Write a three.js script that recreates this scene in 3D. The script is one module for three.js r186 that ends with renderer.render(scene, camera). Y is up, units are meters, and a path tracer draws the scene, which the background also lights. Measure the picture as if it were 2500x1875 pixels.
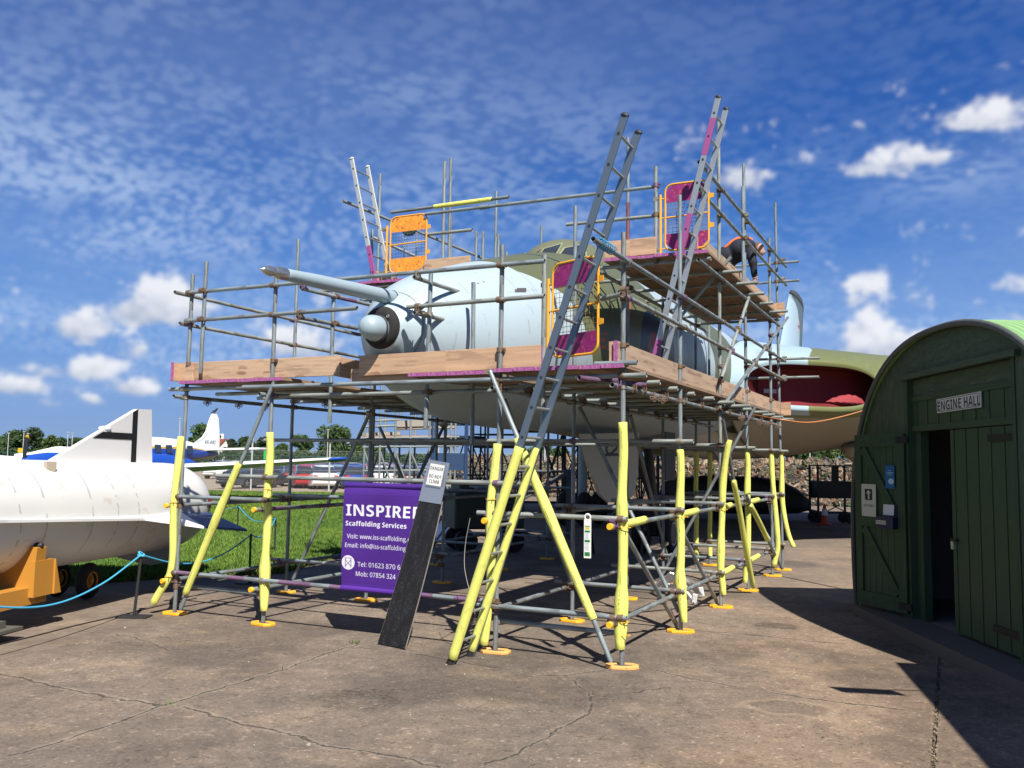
import * as THREE from 'three';
import { mergeGeometries, mergeVertices } from 'three/addons/utils/BufferGeometryUtils.js';
import { MarchingCubes } from 'three/addons/objects/MarchingCubes.js';
import { RoundedBoxGeometry } from 'three/addons/geometries/RoundedBoxGeometry.js';

// ------------------------------------------------------------------ camera, sky, sun, exposure
const scene = new THREE.Scene();
const camera = new THREE.PerspectiveCamera(46.451, 4 / 3, 0.05, 1500);
camera.rotation.order = 'YXZ';
camera.position.set(2.77, 1.88, 8.024);
camera.rotation.set(0.085975, 0.456342, 0.01425);
camera.updateMatrixWorld(true);
const renderer = new THREE.WebGLRenderer({ antialias: true });
renderer.toneMapping = THREE.LinearToneMapping;
renderer.toneMappingExposure = 1.6;
renderer.shadowMap.enabled = true;
renderer.setSize(1024, 768);
const SUNDIR = new THREE.Vector3(0.62, 1, 0.635).normalize();
const sun = new THREE.DirectionalLight(new THREE.Color(1.0, 0.95, 0.86), 5.0);
sun.position.copy(SUNDIR).multiplyScalar(60).add(new THREE.Vector3(-3, 0, -4));
sun.target.position.set(-3, 0, -4);
sun.castShadow = true;
Object.assign(sun.shadow.camera, { left: -45, right: 45, top: 45, bottom: -45, near: 1, far: 160 });
sun.shadow.mapSize.set(4096, 4096);
scene.add(sun, sun.target);

// ------------------------------------------------------------------ small maths
const V = (x, y, z) => new THREE.Vector3(x, y, z);
const clamp = (x, a = 0, b = 1) => Math.min(b, Math.max(a, x));
const mix = (a, b, t) => a + (b - a) * t;
const sstep = (a, b, x) => { const t = clamp((x - a) / (b - a)); return t * t * (3 - 2 * t); };
function rng(seed) { let a = seed >>> 0; return () => { a = (a + 0x6D2B79F5) >>> 0; let t = a; t = Math.imul(t ^ (t >>> 15), t | 1); t ^= t + Math.imul(t ^ (t >>> 7), t | 61); return ((t ^ (t >>> 14)) >>> 0) / 4294967296; }; }
const HT = new Float32Array(65536); { const r = rng(77); for (let i = 0; i < 65536; i++) HT[i] = r(); }
const hsh = (x, y) => HT[((x & 255) + ((y & 255) << 8))];
function vnoise(x, y) {
  const xi = Math.floor(x), yi = Math.floor(y), fx = x - xi, fy = y - yi;
  const u = fx * fx * (3 - 2 * fx), v = fy * fy * (3 - 2 * fy);
  const a = hsh(xi, yi), b = hsh(xi + 1, yi), c = hsh(xi, yi + 1), d = hsh(xi + 1, yi + 1);
  return a + (b - a) * u + (c - a) * v + (a - b - c + d) * u * v;
}
function fbm(x, y, o) { let s = 0, a = 0.5, t = 0; for (let i = 0; i < o; i++) { s += a * vnoise(x, y); t += a; x = x * 2.03 + 17.3; y = y * 2.03 + 9.1; a *= 0.5; } return s / t; }

// photo pixel (2500 x 1875) -> a direction; the distance comes from the plane or height it touches
const FOC = 2184.66, CAM = camera.position.clone(), CQ = camera.quaternion.clone();
const dirPx = (u, v) => V((u - 1250) / FOC, -(v - 937.5) / FOC, -1).applyQuaternion(CQ);
function onAxis(u, v, k, val) { const d = dirPx(u, v); return CAM.clone().addScaledVector(d, (val - CAM.getComponent(k)) / d.getComponent(k)); }
const G = (u, v, y = 0) => onAxis(u, v, 1, y);
const FZ = (u, v, z = 0) => onAxis(u, v, 2, z);
const RX = (u, v, x = 0) => onAxis(u, v, 0, x);
const PL = (u, v, p, n) => { const d = dirPx(u, v); return CAM.clone().addScaledVector(d, p.clone().sub(CAM).dot(n) / d.dot(n)); };
const FWD = V(-Math.sin(0.456342), 0, -Math.cos(0.456342)), RGT = V(Math.cos(0.456342), 0, -Math.sin(0.456342));
const AT = (u, v, depth) => { const d = dirPx(u, v); return CAM.clone().addScaledVector(d, depth / d.dot(FWD)); };

// ------------------------------------------------------------------ sky
// round cloudlets: strength falls off from jittered cell points
function puff(x, y) { const xi = Math.floor(x), yi = Math.floor(y); let s = 0; for (let j = -1; j <= 1; j++) for (let i = -1; i <= 1; i++) { const a = hsh(xi + i, yi + j), b = hsh(xi + i + 91, yi + j + 37), c = hsh(xi + i + 13, yi + j + 151); const dx = xi + i + .15 + .7 * a - x, dy = yi + j + .15 + .7 * b - y, q = 1 - (dx * dx + dy * dy) / (.30 + .34 * c); if (q > 0) s = Math.max(s, q * (.45 + .55 * c)); } return s; }
{
  const W = 2048, H = 1024, data = new Float32Array(W * H * 4);
  const azel = (u, v) => { const d = dirPx(u, v).normalize(); return [Math.atan2(d.z, d.x), Math.asin(d.y)]; };
  // low cumulus: pixel centre, half sizes (pixels), density
  const cum = [[400, 738, 100, 60, 1], [345, 765, 75, 40, 1], [455, 760, 75, 42, .9], [210, 800, 62, 42, .95], [340, 852, 62, 30, .5], [225, 902, 72, 32, .9], [120, 905, 55, 22, .5], [320, 946, 60, 24, .8], [50, 944, 75, 24, .8], [228, 974, 26, 16, .6], [130, 984, 26, 14, .45], [730, 835, 130, 46, .7], [860, 800, 40, 34, .45],
    [2400, 290, 85, 38, .72], [2330, 300, 60, 30, .5], [2230, 385, 110, 34, .66], [2150, 415, 80, 26, .5], [1810, 435, 62, 46, .8], [2120, 820, 62, 58, 1], [2170, 855, 75, 50, 1], [2235, 850, 52, 40, .95], [2090, 860, 44, 38, .8], [2100, 700, 62, 32, .62], [2080, 735, 50, 24, .5], [2235, 720, 62, 36, .4], [2460, 775, 50, 24, .35], [2290, 830, 60, 26, .6],
    [2640, 700, 140, 60, .8], [-200, 800, 140, 60, .8], [3000, 760, 150, 70, .9], [-500, 840, 170, 60, .8]]
    .map(([u, v, a, b, k]) => { const [az, el] = azel(u, v); return { az, el, a: a / FOC, b: b / FOC, k }; });
  const [azL] = azel(0, 900), lerpC = (a, b, t) => [mix(a[0], b[0], t), mix(a[1], b[1], t), mix(a[2], b[2], t)];
  const stops = [[-0.1, [.27, .37, .55]], [0.0, [.27, .40, .64]], [0.06, [.205, .365, .70]], [0.14, [.125, .305, .70]], [0.24, [.060, .200, .585]], [0.36, [.030, .122, .440]], [0.5, [.018, .082, .34]], [0.9, [.013, .058, .26]], [1.6, [.011, .045, .21]]];
  for (let j = 0; j < H; j++) {
    const el = ((j + .5) / H - .5) * Math.PI, sy = Math.sin(el), cy = Math.cos(el);
    let base = stops[0][1];
    for (let k = 0; k + 1 < stops.length; k++) if (el >= stops[k][0]) base = lerpC(stops[k][1], stops[k + 1][1], clamp((el - stops[k][0]) / (stops[k + 1][0] - stops[k][0])));
    for (let i = 0; i < W; i++) {
      const az = ((i + .5) / W - .5) * 2 * Math.PI, dx = Math.cos(az) * cy, dz = Math.sin(az) * cy;
      let c = base.slice();
      if (el > -0.02) {
        // high mackerel layer, seen in perspective on a plane above
        const h = 1 / (sy + 0.10), px = dx * h, pz = dz * h;
        const ax = px * .93 + pz * .37, bz = -px * .37 + pz * .93, wx = ax + .10 * (fbm(px * 2.3 + 3, pz * 2.3, 2) - .5), wz = bz + .10 * (fbm(px * 2.3 + 40, pz * 2.3 + 7, 2) - .5);
        const fq = 1 + .5 * fbm(px * .6 + 31, pz * .6, 2); const cell = puff(wx * 17 * fq + 3, wz * 23 * fq + 1) * .55 + .34 * vnoise(wx * 44 + 1, wz * 58 + 2) + .20 * vnoise(wx * 90, wz * 110 + 2) + .34 * vnoise(wx * 7 + 9, wz * 9) - .22;
        const band = sstep(.34, .60, fbm(px * .75 + 11.3, pz * .75 + 4.2, 3)), gap = sstep(.30, .55, fbm(px * 1.9 + 2.3, pz * 1.9 + 14.2, 3));
        const edge = sstep(.03, .12, el) * (1 - .5 * sstep(.6, 1.2, el));
        let m = sstep(.22, .74, cell) * (.12 + .88 * band) * (.22 + .78 * gap) * .56 * edge;
        // thin veil
        m = 1 - (1 - m) * (1 - .06 * band * edge);
        const veil = sstep(.42, .75, fbm(px * .5 + 1.7, pz * .8 + 8.2, 3)) * .13 * edge;
        m = 1 - (1 - m) * (1 - veil);
        c = lerpC(c, [.52, .66, .90], m);
        // low cumulus
        let den = 0, sh = 0, ws = 1e-4;
        for (const q of cum) {
          let da = az - q.az; if (da > Math.PI) da -= 2 * Math.PI; if (da < -Math.PI) da += 2 * Math.PI;
          da *= cy; const ex = da / q.a, ey = (el - q.el) / (q.b * (el > q.el ? 1.15 : .8));
          if (Math.abs(ex) > 2.4 || Math.abs(ey) > 2.4) continue;
          const g = q.k * (1.25 - Math.sqrt(ex * ex + ey * ey)); if (g > den) den = g;
          const w = Math.exp(-(ex * ex + ey * ey) * .8); sh += w * clamp(.5 + .62 * (el - q.el) / q.b + .2 * ex); ws += w;
        }
        if (den > -.35 && sh > 0) {
          const n = fbm(az * 46, el * 62, 4) - .5, n2 = fbm(az * 130 + 3, el * 170, 3) - .5;
          const d = sstep(.12, .66, den + n * .95 + n2 * .5);
          const t = clamp(sh / ws * 1.05 + n * .75 + n2 * .45 + .10);
          c = lerpC(c, lerpC([.36, .43, .58], [.90, .91, .95], t), d * .92);
        }
      } else c = [.11, .12, .10];
      const o = (j * W + i) * 4; data[o] = c[0] * .63; data[o + 1] = c[1] * .63; data[o + 2] = c[2] * .63; data[o + 3] = 1;
    }
  }
  const t = new THREE.DataTexture(data, W, H, THREE.RGBAFormat, THREE.FloatType);
  t.mapping = THREE.EquirectangularReflectionMapping; t.magFilter = THREE.LinearFilter; t.minFilter = THREE.LinearFilter; t.wrapS = THREE.RepeatWrapping; t.needsUpdate = true;
  scene.background = t; scene.environment = t;
}

// ------------------------------------------------------------------ scene helpers
const used = {};
function numbered(n) { const k = used[n] = (used[n] ?? -1) + 1; return k ? n + '_' + String(k).padStart(3, '0') : n; }
function tag(o, label, category, group) { o.userData.label = label; o.userData.category = category; if (group) o.userData.group = group; return o; }
function thing(name, label, category, pos = [0, 0, 0], turn = 0, group) { const g = new THREE.Group(); g.name = numbered(name); scene.add(g); g.position.set(...pos); g.rotation.y = turn; return tag(g, label, category, group); }
function part(p, name, geo, m, label) { const o = new THREE.Mesh(geo, m); o.name = name; o.castShadow = o.receiveShadow = true; p.add(o); if (label) o.userData.label = label; return o; }
function struct(name, geo, m) { const o = new THREE.Mesh(geo, m); o.name = numbered(name); o.castShadow = o.receiveShadow = true; o.userData.kind = 'structure'; scene.add(o); return o; }
const lin = (r, g, b) => new THREE.Color().setRGB(r, g, b);
const mat = (c, rough = .7, metal = 0, o = {}) => new THREE.MeshStandardMaterial({ color: c.isColor ? c : lin(...c), roughness: rough, metalness: metal, side: THREE.DoubleSide, ...o });
function canvasTex(w, h, draw, o = {}) { const c = document.createElement('canvas'); c.width = w; c.height = h; draw(c.getContext('2d'), w, h); const t = new THREE.CanvasTexture(c); t.colorSpace = THREE.SRGBColorSpace; t.anisotropy = 8; if (o.repeat) { t.wrapS = t.wrapT = THREE.RepeatWrapping; } return t; }
function dataTex(w, h, f, srgb = true, rep = true) {
  const d = new Uint8Array(w * h * 4);
  for (let j = 0; j < h; j++) for (let i = 0; i < w; i++) { const c = f(i, j), o = (j * w + i) * 4; d[o] = clamp(c[0]) * 255; d[o + 1] = clamp(c[1]) * 255; d[o + 2] = clamp(c[2]) * 255; d[o + 3] = 255; }
  const t = new THREE.DataTexture(d, w, h); t.magFilter = THREE.LinearFilter; t.minFilter = THREE.LinearMipmapLinearFilter; t.generateMipmaps = true; if (rep) t.wrapS = t.wrapT = THREE.RepeatWrapping; if (srgb) t.colorSpace = THREE.SRGBColorSpace; t.needsUpdate = true; return t;
}
const box = (w, h, d, x = 0, y = 0, z = 0) => new THREE.BoxGeometry(w, h, d).translate(x, y, z);
const rbox = (w, h, d, r, x = 0, y = 0, z = 0, s = 2) => new RoundedBoxGeometry(w, h, d, s, r).translate(x, y, z);
const merge = (a) => mergeGeometries(a.map((g) => { const q = g.index ? g.toNonIndexed() : g; for (const k of Object.keys(q.attributes)) if (!['position', 'normal', 'uv'].includes(k)) q.deleteAttribute(k); if (!q.attributes.uv) q.setAttribute('uv', new THREE.BufferAttribute(new Float32Array(q.attributes.position.count * 2), 2)); if (!q.attributes.normal) q.computeVertexNormals(); return q; }));
const UP = V(0, 1, 0);
function aim(geo, a, b) { const d = b.clone().sub(a), q = new THREE.Quaternion().setFromUnitVectors(UP, d.clone().normalize()); return geo.applyQuaternion(q).translate((a.x + b.x) / 2, (a.y + b.y) / 2, (a.z + b.z) / 2); }
const rod = (a, b, r, s = 8) => aim(new THREE.CylinderGeometry(r, r, a.distanceTo(b), s), a, b);
// a hollow steel tube with wall thickness and open ends
function pipe(a, b, r = .0242, seg = 12) {
  const L = a.distanceTo(b), h = L / 2, ri = r * .84, dp = Math.min(.14, L * .3);
  const p = [[0, -h + dp], [ri, -h + dp], [ri, -h], [r, -h], [r, -h], [r, h], [r, h], [ri, h], [ri, h - dp], [0, h - dp]].map(([x, y]) => new THREE.Vector2(Math.max(x, 1e-4), y));
  const g = new THREE.LatheGeometry(p, seg);
  const uv = g.attributes.uv, pos = g.attributes.position; for (let i = 0; i < uv.count; i++) uv.setXY(i, uv.getX(i) * .15, pos.getY(i) + h);
  return aim(g, a, b);
}
// swept tube through points with a radius at each
function sweep(pts, radii, seg = 12, n = 28, cap = true) {
  const c = new THREE.CatmullRomCurve3(pts, false, 'centripetal'), fr = c.computeFrenetFrames(n, false), pos = [], idx = [], uv = [];
  let up = Math.abs(fr.tangents[0].y) > .9 ? V(1, 0, 0) : V(0, 1, 0);
  const R = (t) => { const k = t * (radii.length - 1), i = Math.min(radii.length - 2, Math.floor(k)), f = k - i; const s = f * f * (3 - 2 * f); return mix(radii[i], radii[i + 1], s); };
  let N = up.clone().addScaledVector(fr.tangents[0], -up.dot(fr.tangents[0])).normalize(); const L = c.getLength();
  for (let i = 0; i <= n; i++) {
    const p = c.getPointAt(i / n), T = fr.tangents[i]; N.addScaledVector(T, -N.dot(T)).normalize(); const B = T.clone().cross(N), r = R(i / n);
    for (let j = 0; j <= seg; j++) { const a = j / seg * Math.PI * 2; const q = p.clone().addScaledVector(N, Math.cos(a) * r).addScaledVector(B, Math.sin(a) * r); pos.push(q.x, q.y, q.z); uv.push(j / seg * .25, i / n * L); }
  }
  for (let i = 0; i < n; i++) for (let j = 0; j < seg; j++) { const a = i * (seg + 1) + j, b = a + seg + 1; idx.push(a, b, a + 1, b, b + 1, a + 1); }
  if (cap) for (const e of [0, n]) { const p = c.getPointAt(e / n), k = pos.length / 3; pos.push(p.x, p.y, p.z); uv.push(0, 0); for (let j = 0; j < seg; j++) { const a = e * (seg + 1) + j; e ? idx.push(a, k, a + 1) : idx.push(a, a + 1, k); } }
  const g = new THREE.BufferGeometry(); g.setAttribute('position', new THREE.Float32BufferAttribute(pos, 3)); g.setAttribute('uv', new THREE.Float32BufferAttribute(uv, 2)); g.setIndex(idx); g.computeVertexNormals(); return g;
}
// loft closed rings (arrays of Vector3, same count) into a skin
function loft(rings, closed = true, caps = true, uvf) {
  const n = rings[0].length, pos = [], idx = [], uv = [], m = closed ? n + 1 : n;
  rings.forEach((r, i) => { for (let j = 0; j < m; j++) { const p = r[j % n]; pos.push(p.x, p.y, p.z); uv.push(...(uvf ? uvf(p, i, j) : [j / n, i / (rings.length - 1)])); } });
  for (let i = 0; i + 1 < rings.length; i++) for (let j = 0; j + 1 < m; j++) { const a = i * m + j, b = a + m; idx.push(a, a + 1, b, b, a + 1, b + 1); }
  if (caps) for (const e of [0, rings.length - 1]) { const c = rings[e].reduce((s, p) => s.add(p), V(0, 0, 0)).divideScalar(n), k = pos.length / 3; pos.push(c.x, c.y, c.z); uv.push(...(uvf ? uvf(c, e, 0) : [.5, 0])); for (let j = 0; j + 1 < m; j++) idx.push(e * m + j, k, e * m + j + 1); }
  const g = new THREE.BufferGeometry(); g.setAttribute('position', new THREE.Float32BufferAttribute(pos, 3)); g.setAttribute('uv', new THREE.Float32BufferAttribute(uv, 2)); g.setIndex(idx); g.computeVertexNormals(); return g;
}
// a slab from a polygon (array of V3 in a plane) with thickness along n
function plate(pts, n, t) {
  const a = pts, b = pts.map((p) => p.clone().addScaledVector(n, t)), pos = [], c0 = a.reduce((s, p) => s.add(p), V(0, 0, 0)).divideScalar(a.length), c1 = c0.clone().addScaledVector(n, t);
  const tri = (p, q, r) => pos.push(p.x, p.y, p.z, q.x, q.y, q.z, r.x, r.y, r.z);
  for (let i = 0; i < a.length; i++) { const j = (i + 1) % a.length; tri(a[i], c0, a[j]); tri(b[i], b[j], c1); tri(a[i], a[j], b[j]); tri(a[i], b[j], b[i]); }
  const g = new THREE.BufferGeometry(); g.setAttribute('position', new THREE.Float32BufferAttribute(pos, 3)); g.computeVertexNormals(); g.setAttribute('uv', new THREE.Float32BufferAttribute(new Float32Array(pos.length / 3 * 2), 2)); return g;
}
// a flat rectangle carrying print, given four corners (top left, top right, bottom right, bottom left)
function quad(tl, tr, br, bl, nu = 1, nv = 1, bend) {
  const pos = [], uv = [], idx = [];
  for (let j = 0; j <= nv; j++) for (let i = 0; i <= nu; i++) { const u = i / nu, v = j / nv, p = tl.clone().lerp(tr, u).lerp(bl.clone().lerp(br, u), v); if (bend) bend(p, u, v); pos.push(p.x, p.y, p.z); uv.push(u, 1 - v); }
  for (let j = 0; j < nv; j++) for (let i = 0; i < nu; i++) { const a = j * (nu + 1) + i; idx.push(a, a + nu + 1, a + 1, a + 1, a + nu + 1, a + nu + 2); }
  const g = new THREE.BufferGeometry(); g.setAttribute('position', new THREE.Float32BufferAttribute(pos, 3)); g.setAttribute('uv', new THREE.Float32BufferAttribute(uv, 2)); g.setIndex(idx); g.computeVertexNormals(); return g;
}
// smooth figure from tapered capsules: list of [a, b, ra, rb]
function bodyGeo(caps, cell, k = .05) {
  const bb = new THREE.Box3(); for (const [a, b, ra, rb] of caps) { const r = Math.max(ra, rb) + cell * 3; bb.expandByPoint(a.clone().addScalar(r)).expandByPoint(a.clone().addScalar(-r)).expandByPoint(b.clone().addScalar(r)).expandByPoint(b.clone().addScalar(-r)); }
  const size = bb.getSize(V(0, 0, 0)), ext = Math.max(size.x, size.y, size.z), res = Math.ceil(ext / cell) + 4, ctr = bb.getCenter(V(0, 0, 0)), half = res / 2, sc = ext / 2 * res / (res - 4);
  const mc = new MarchingCubes(res, new THREE.MeshStandardMaterial(), false, false, 200000); mc.isolation = 0;
  const p = V(0, 0, 0), ab = V(0, 0, 0), ap = V(0, 0, 0);
  for (let z = 0; z < res; z++) for (let y = 0; y < res; y++) for (let x = 0; x < res; x++) {
    p.set((x - half) / half * sc + ctr.x, (y - half) / half * sc + ctr.y, (z - half) / half * sc + ctr.z);
    let d = 9;
    for (const [a, b, ra, rb] of caps) { ab.subVectors(b, a); ap.subVectors(p, a); const t = clamp(ap.dot(ab) / Math.max(ab.lengthSq(), 1e-9)); const q = ap.addScaledVector(ab, -t).length() - mix(ra, rb, t); const h = clamp(.5 + .5 * (d - q) / k); d = mix(d, q, h) - k * h * (1 - h); }
    mc.field[x + y * res + z * res * res] = -d;
  }
  mc.update();
  const n = mc.count, pos = new Float32Array(n * 3), nor = new Float32Array(n * 3);
  for (let i = 0; i < n; i++) { pos[i * 3] = mc.positionArray[i * 3] * sc + ctr.x; pos[i * 3 + 1] = mc.positionArray[i * 3 + 1] * sc + ctr.y; pos[i * 3 + 2] = mc.positionArray[i * 3 + 2] * sc + ctr.z; }
  const g = new THREE.BufferGeometry(); g.setAttribute('position', new THREE.BufferAttribute(pos, 3)); const w = mergeVertices(g, 1e-4); w.computeVertexNormals(); return w;
}

// ------------------------------------------------------------------ ground
const s2 = (x) => (x <= .0031308 ? 12.92 * x : 1.055 * Math.pow(x, 1 / 2.4) - .055);
const crackPx = [
  [[0, 1644], [62, 1658], [169, 1683], [294, 1706], [390, 1723]], [[452, 1726], [520, 1748], [610, 1771], [706, 1788], [791, 1822], [904, 1836], [1074, 1870]],
  [[34, 1841], [169, 1802], [282, 1765], [407, 1720], [565, 1672], [706, 1630], [791, 1596], [865, 1576], [927, 1562]],
  [[390, 1553], [446, 1563], [525, 1570], [593, 1582], [701, 1597]], [[870, 1579], [994, 1593], [1074, 1607], [1158, 1621], [1226, 1632], [1312, 1647], [1380, 1648], [1408, 1672], [1448, 1700], [1436, 1740], [1380, 1774], [1318, 1808], [1267, 1836], [1187, 1864]],
  [[1380, 1648], [1476, 1638], [1500, 1632]], [[1448, 1700], [1532, 1692], [1634, 1678]], [[1566, 1630], [1600, 1635], [1679, 1655], [1781, 1673], [1872, 1689], [2069, 1717], [2210, 1734]],
  [[1679, 1536], [1730, 1542], [1815, 1548], [1917, 1558], [2007, 1568], [2058, 1571]], [[1792, 1460], [1872, 1466], [1945, 1474], [2010, 1482]], [[160, 1540], [250, 1545], [330, 1556], [420, 1590]]
].map((l) => l.map(([u, v]) => { const p = G(u, v); return [p.x, p.z]; }));
const crackW = [.9, .75, .65, .35, .45, .4, .3, .5, .9, .25, .25];
const segs = []; crackPx.forEach((l, k) => { for (let i = 0; i + 1 < l.length; i++) segs.push([...l[i], ...l[i + 1], crackW[k]]); });
const patchPx = [[870, 1705, .46, .30, 0], [1925, 1728, .36, .22, 1], [1893, 1528, .26, .2, 2], [60, 1640, .3, .2, 3]].map(([u, v, a, b, k]) => { const p = G(u, v); return [p.x, p.z, a, b, k]; });
// slow variation (stains, wash) and fast grain are evaluated apart: the slow part on a coarse grid
function slowConcrete(x, z) {
  const big = fbm(x * .23 + 4, z * .23 + 9, 3), mid = fbm(x * 1.3, z * 1.3 + 31, 4), t = sstep(.25, .75, big * .6 + mid * .4);
  // older greyer concrete to the west and south, warm newer wash by the hut
  const warm = sstep(-.6, 2.2, x + .9 * (mid - .5) * 2 + (big - .5) * 3);
  let r = mix(.122, .180, t), g = mix(.104, .149, t), b = mix(.087, .120, t);
  r = mix(r, r * 1.24 + .006, warm * .8); g = mix(g, g * 1.14 + .004, warm * .8); b = mix(b, b * 1.06, warm * .8);
  const sd = 1 - .30 * sstep(.52, .70, fbm(x * .8 + 50, z * .8 + 3, 4)); r *= sd; g *= sd; b *= sd * 1.02;
  const pale = sstep(.58, .76, fbm(x * 1.9 + 7, z * 2.4 + 60, 4)); r += .032 * pale; g += .024 * pale; b += .013 * pale;
  return [r, g, b, mid * .2];
}
const CELL = .25, cellMap = new Map();
segs.forEach((q, k) => { for (let i = Math.floor((Math.min(q[0], q[2]) - .2) / CELL); i <= (Math.max(q[0], q[2]) + .2) / CELL; i++) for (let j = Math.floor((Math.min(q[1], q[3]) - .2) / CELL); j <= (Math.max(q[1], q[3]) + .2) / CELL; j++) { const key = i * 4096 + j; if (!cellMap.has(key)) cellMap.set(key, []); cellMap.get(key).push(q); } });
function groundMat(x0, x1, z0, z1, n, fine) {
  const K = 8, m = n / K + 2, low = new Float32Array(m * m * 4), px = (x1 - x0) / n, pz = (z1 - z0) / n;
  for (let j = 0; j < m; j++) for (let i = 0; i < m; i++) low.set(slowConcrete(x0 + i * K * px, z0 + j * K * pz), (j * m + i) * 4);
  const col = new Uint8Array(n * n * 4), bmp = new Uint8Array(fine ? n * n * 4 : 4), lut = new Uint8Array(4096); for (let i = 0; i < 4096; i++) lut[i] = Math.round(s2(i / 4095) * 255);
  const Q = [0, 0, 0, 0];
  for (let j = 0; j < n; j++) for (let i = 0; i < n; i++) {
    const x = x0 + (i + .5) * px, z = z0 + (j + .5) * pz, ci = i / K | 0, cj = j / K | 0, fx = i / K - ci, fy = j / K - cj, o00 = (cj * m + ci) * 4, o10 = o00 + 4, o01 = o00 + m * 4, o11 = o01 + 4;
    for (let k = 0; k < 4; k++) Q[k] = (low[o00 + k] * (1 - fx) + low[o10 + k] * fx) * (1 - fy) + (low[o01 + k] * (1 - fx) + low[o11 + k] * fx) * fy;
    let [r, g, b, h] = Q; const sm = .6 * vnoise(x * 9 + 2, z * 9) + .4 * vnoise(x * 19 + 5, z * 19 + 3); let k = .78 + .44 * sm; h += sm * .35;
    if (fine) {
      const f1 = vnoise(x * 70, z * 70), f2 = vnoise(x * 150 + 9, z * 150), f3 = vnoise(x * 34 + 3, z * 34 + 8);
      k *= .66 + .38 * f1 + .26 * f2 + .08 * f3; h += .25 * f1 + .2 * f2;
      if (f3 > .84 && f1 > .5) { k *= 1.5; h += .3; } if (f3 < .16 && f2 < .55) { k *= .62; h -= .3; }
    } else k *= .80 + .40 * vnoise(x * 40, z * 40);
    r *= k * 1.16; g *= k * 1.07; b *= k * .98;
    const cell = z > -8 ? cellMap.get(Math.floor(x / CELL) * 4096 + Math.floor(z / CELL)) : undefined;
    if (cell) {
      const jx = x + (vnoise(x * 9, z * 9) - .5) * .05 + (vnoise(x * 31, z * 31) - .5) * .02, jz = z + (vnoise(x * 9 + 40, z * 9) - .5) * .05 + (vnoise(x * 31 + 9, z * 31) - .5) * .02;
      for (const [ax, az, bx, bz, w] of cell) {
        const ex = bx - ax, ez = bz - az, tt = clamp(((jx - ax) * ex + (jz - az) * ez) / (ex * ex + ez * ez)), dx = jx - ax - ex * tt, dz = jz - az - ez * tt, d = Math.sqrt(dx * dx + dz * dz); if (d > .12) continue;
        const brk = vnoise(x * 5 + 8, z * 5 + 2), core = (1 - sstep(.002 + .006 * w, .006 + .016 * w, d)) * sstep(.12, .32, brk + w * .25), sp = (1 - sstep(.01, .055 * w + .015, d)) * sstep(.3, .6, vnoise(x * 7, z * 7 + 5)) * w;
        const spg = sp * (.35 + .5 * vnoise(x * 60, z * 60)); r = mix(r, .30, spg); g = mix(g, .25, spg); b = mix(b, .19, spg); h -= sp * .25;
        const grit = core * .86 * (vnoise(x * 90, z * 90) > .66 ? .5 : 1); r = mix(r, .028, grit); g = mix(g, .025, grit); b = mix(b, .02, grit); h -= core * 1.6;
      }
    }
    for (const [cx, cz, a, bb, kind] of patchPx) {
      if (Math.abs(x - cx) > a * 1.5 || Math.abs(z - cz) > bb * 1.5) continue;
      const q = Math.hypot((x - cx) / a, (z - cz) / bb) + (vnoise(x * 6, z * 6) - .5) * .5; if (q > 1.4) continue;
      const inn = 1 - sstep(.8, 1.05, q), rim = sstep(.75, .95, q) * (1 - sstep(1, 1.25, q)), gr = .65 + .7 * vnoise(x * 55, z * 55);
      if (kind === 1) { r += rim * .06; g += rim * .045; b += rim * .03; const f = 1 - .10 * inn; r *= f; g *= f; b *= f; }
      else if (kind === 3) { r += inn * .035; g += inn * .026; b += inn * .014; }
      else { const f = mix(1, (kind === 2 ? .58 : .82) * gr, inn); r *= f; g *= f; b *= f; h -= inn * .3; }
    }
    const o = (j * n + i) * 4; col[o] = lut[clamp(r) * 4095 | 0]; col[o + 1] = lut[clamp(g) * 4095 | 0]; col[o + 2] = lut[clamp(b) * 4095 | 0]; col[o + 3] = 255;
    if (fine) { bmp[o] = bmp[o + 1] = bmp[o + 2] = clamp(.55 + .28 * h) * 255; bmp[o + 3] = 255; }
  }
  const mk = (d, srgb) => { const t = new THREE.DataTexture(d, n, n); t.magFilter = THREE.LinearFilter; t.minFilter = THREE.LinearMipmapLinearFilter; t.generateMipmaps = true; if (srgb) t.colorSpace = THREE.SRGBColorSpace; t.needsUpdate = true; return t; };
  const o = { map: mk(col, true) }; if (fine) { o.bumpMap = mk(bmp, false); o.bumpScale = .012; }
  return mat([1, 1, 1], .93, 0, o);
}
const NR = [-5.2, 4.2, -4.4, 5.0], FR = [-24, 14, -36, 6];
const worldUV = (g, R) => { const p = g.attributes.position, u = g.attributes.uv; for (let i = 0; i < p.count; i++) u.setXY(i, (p.getX(i) - R[0]) / (R[1] - R[0]), (p.getZ(i) - R[2]) / (R[3] - R[2])); return g; };
const mNear = groundMat(...NR, 2048, true), mFar = groundMat(...FR, 2048, false);
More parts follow.
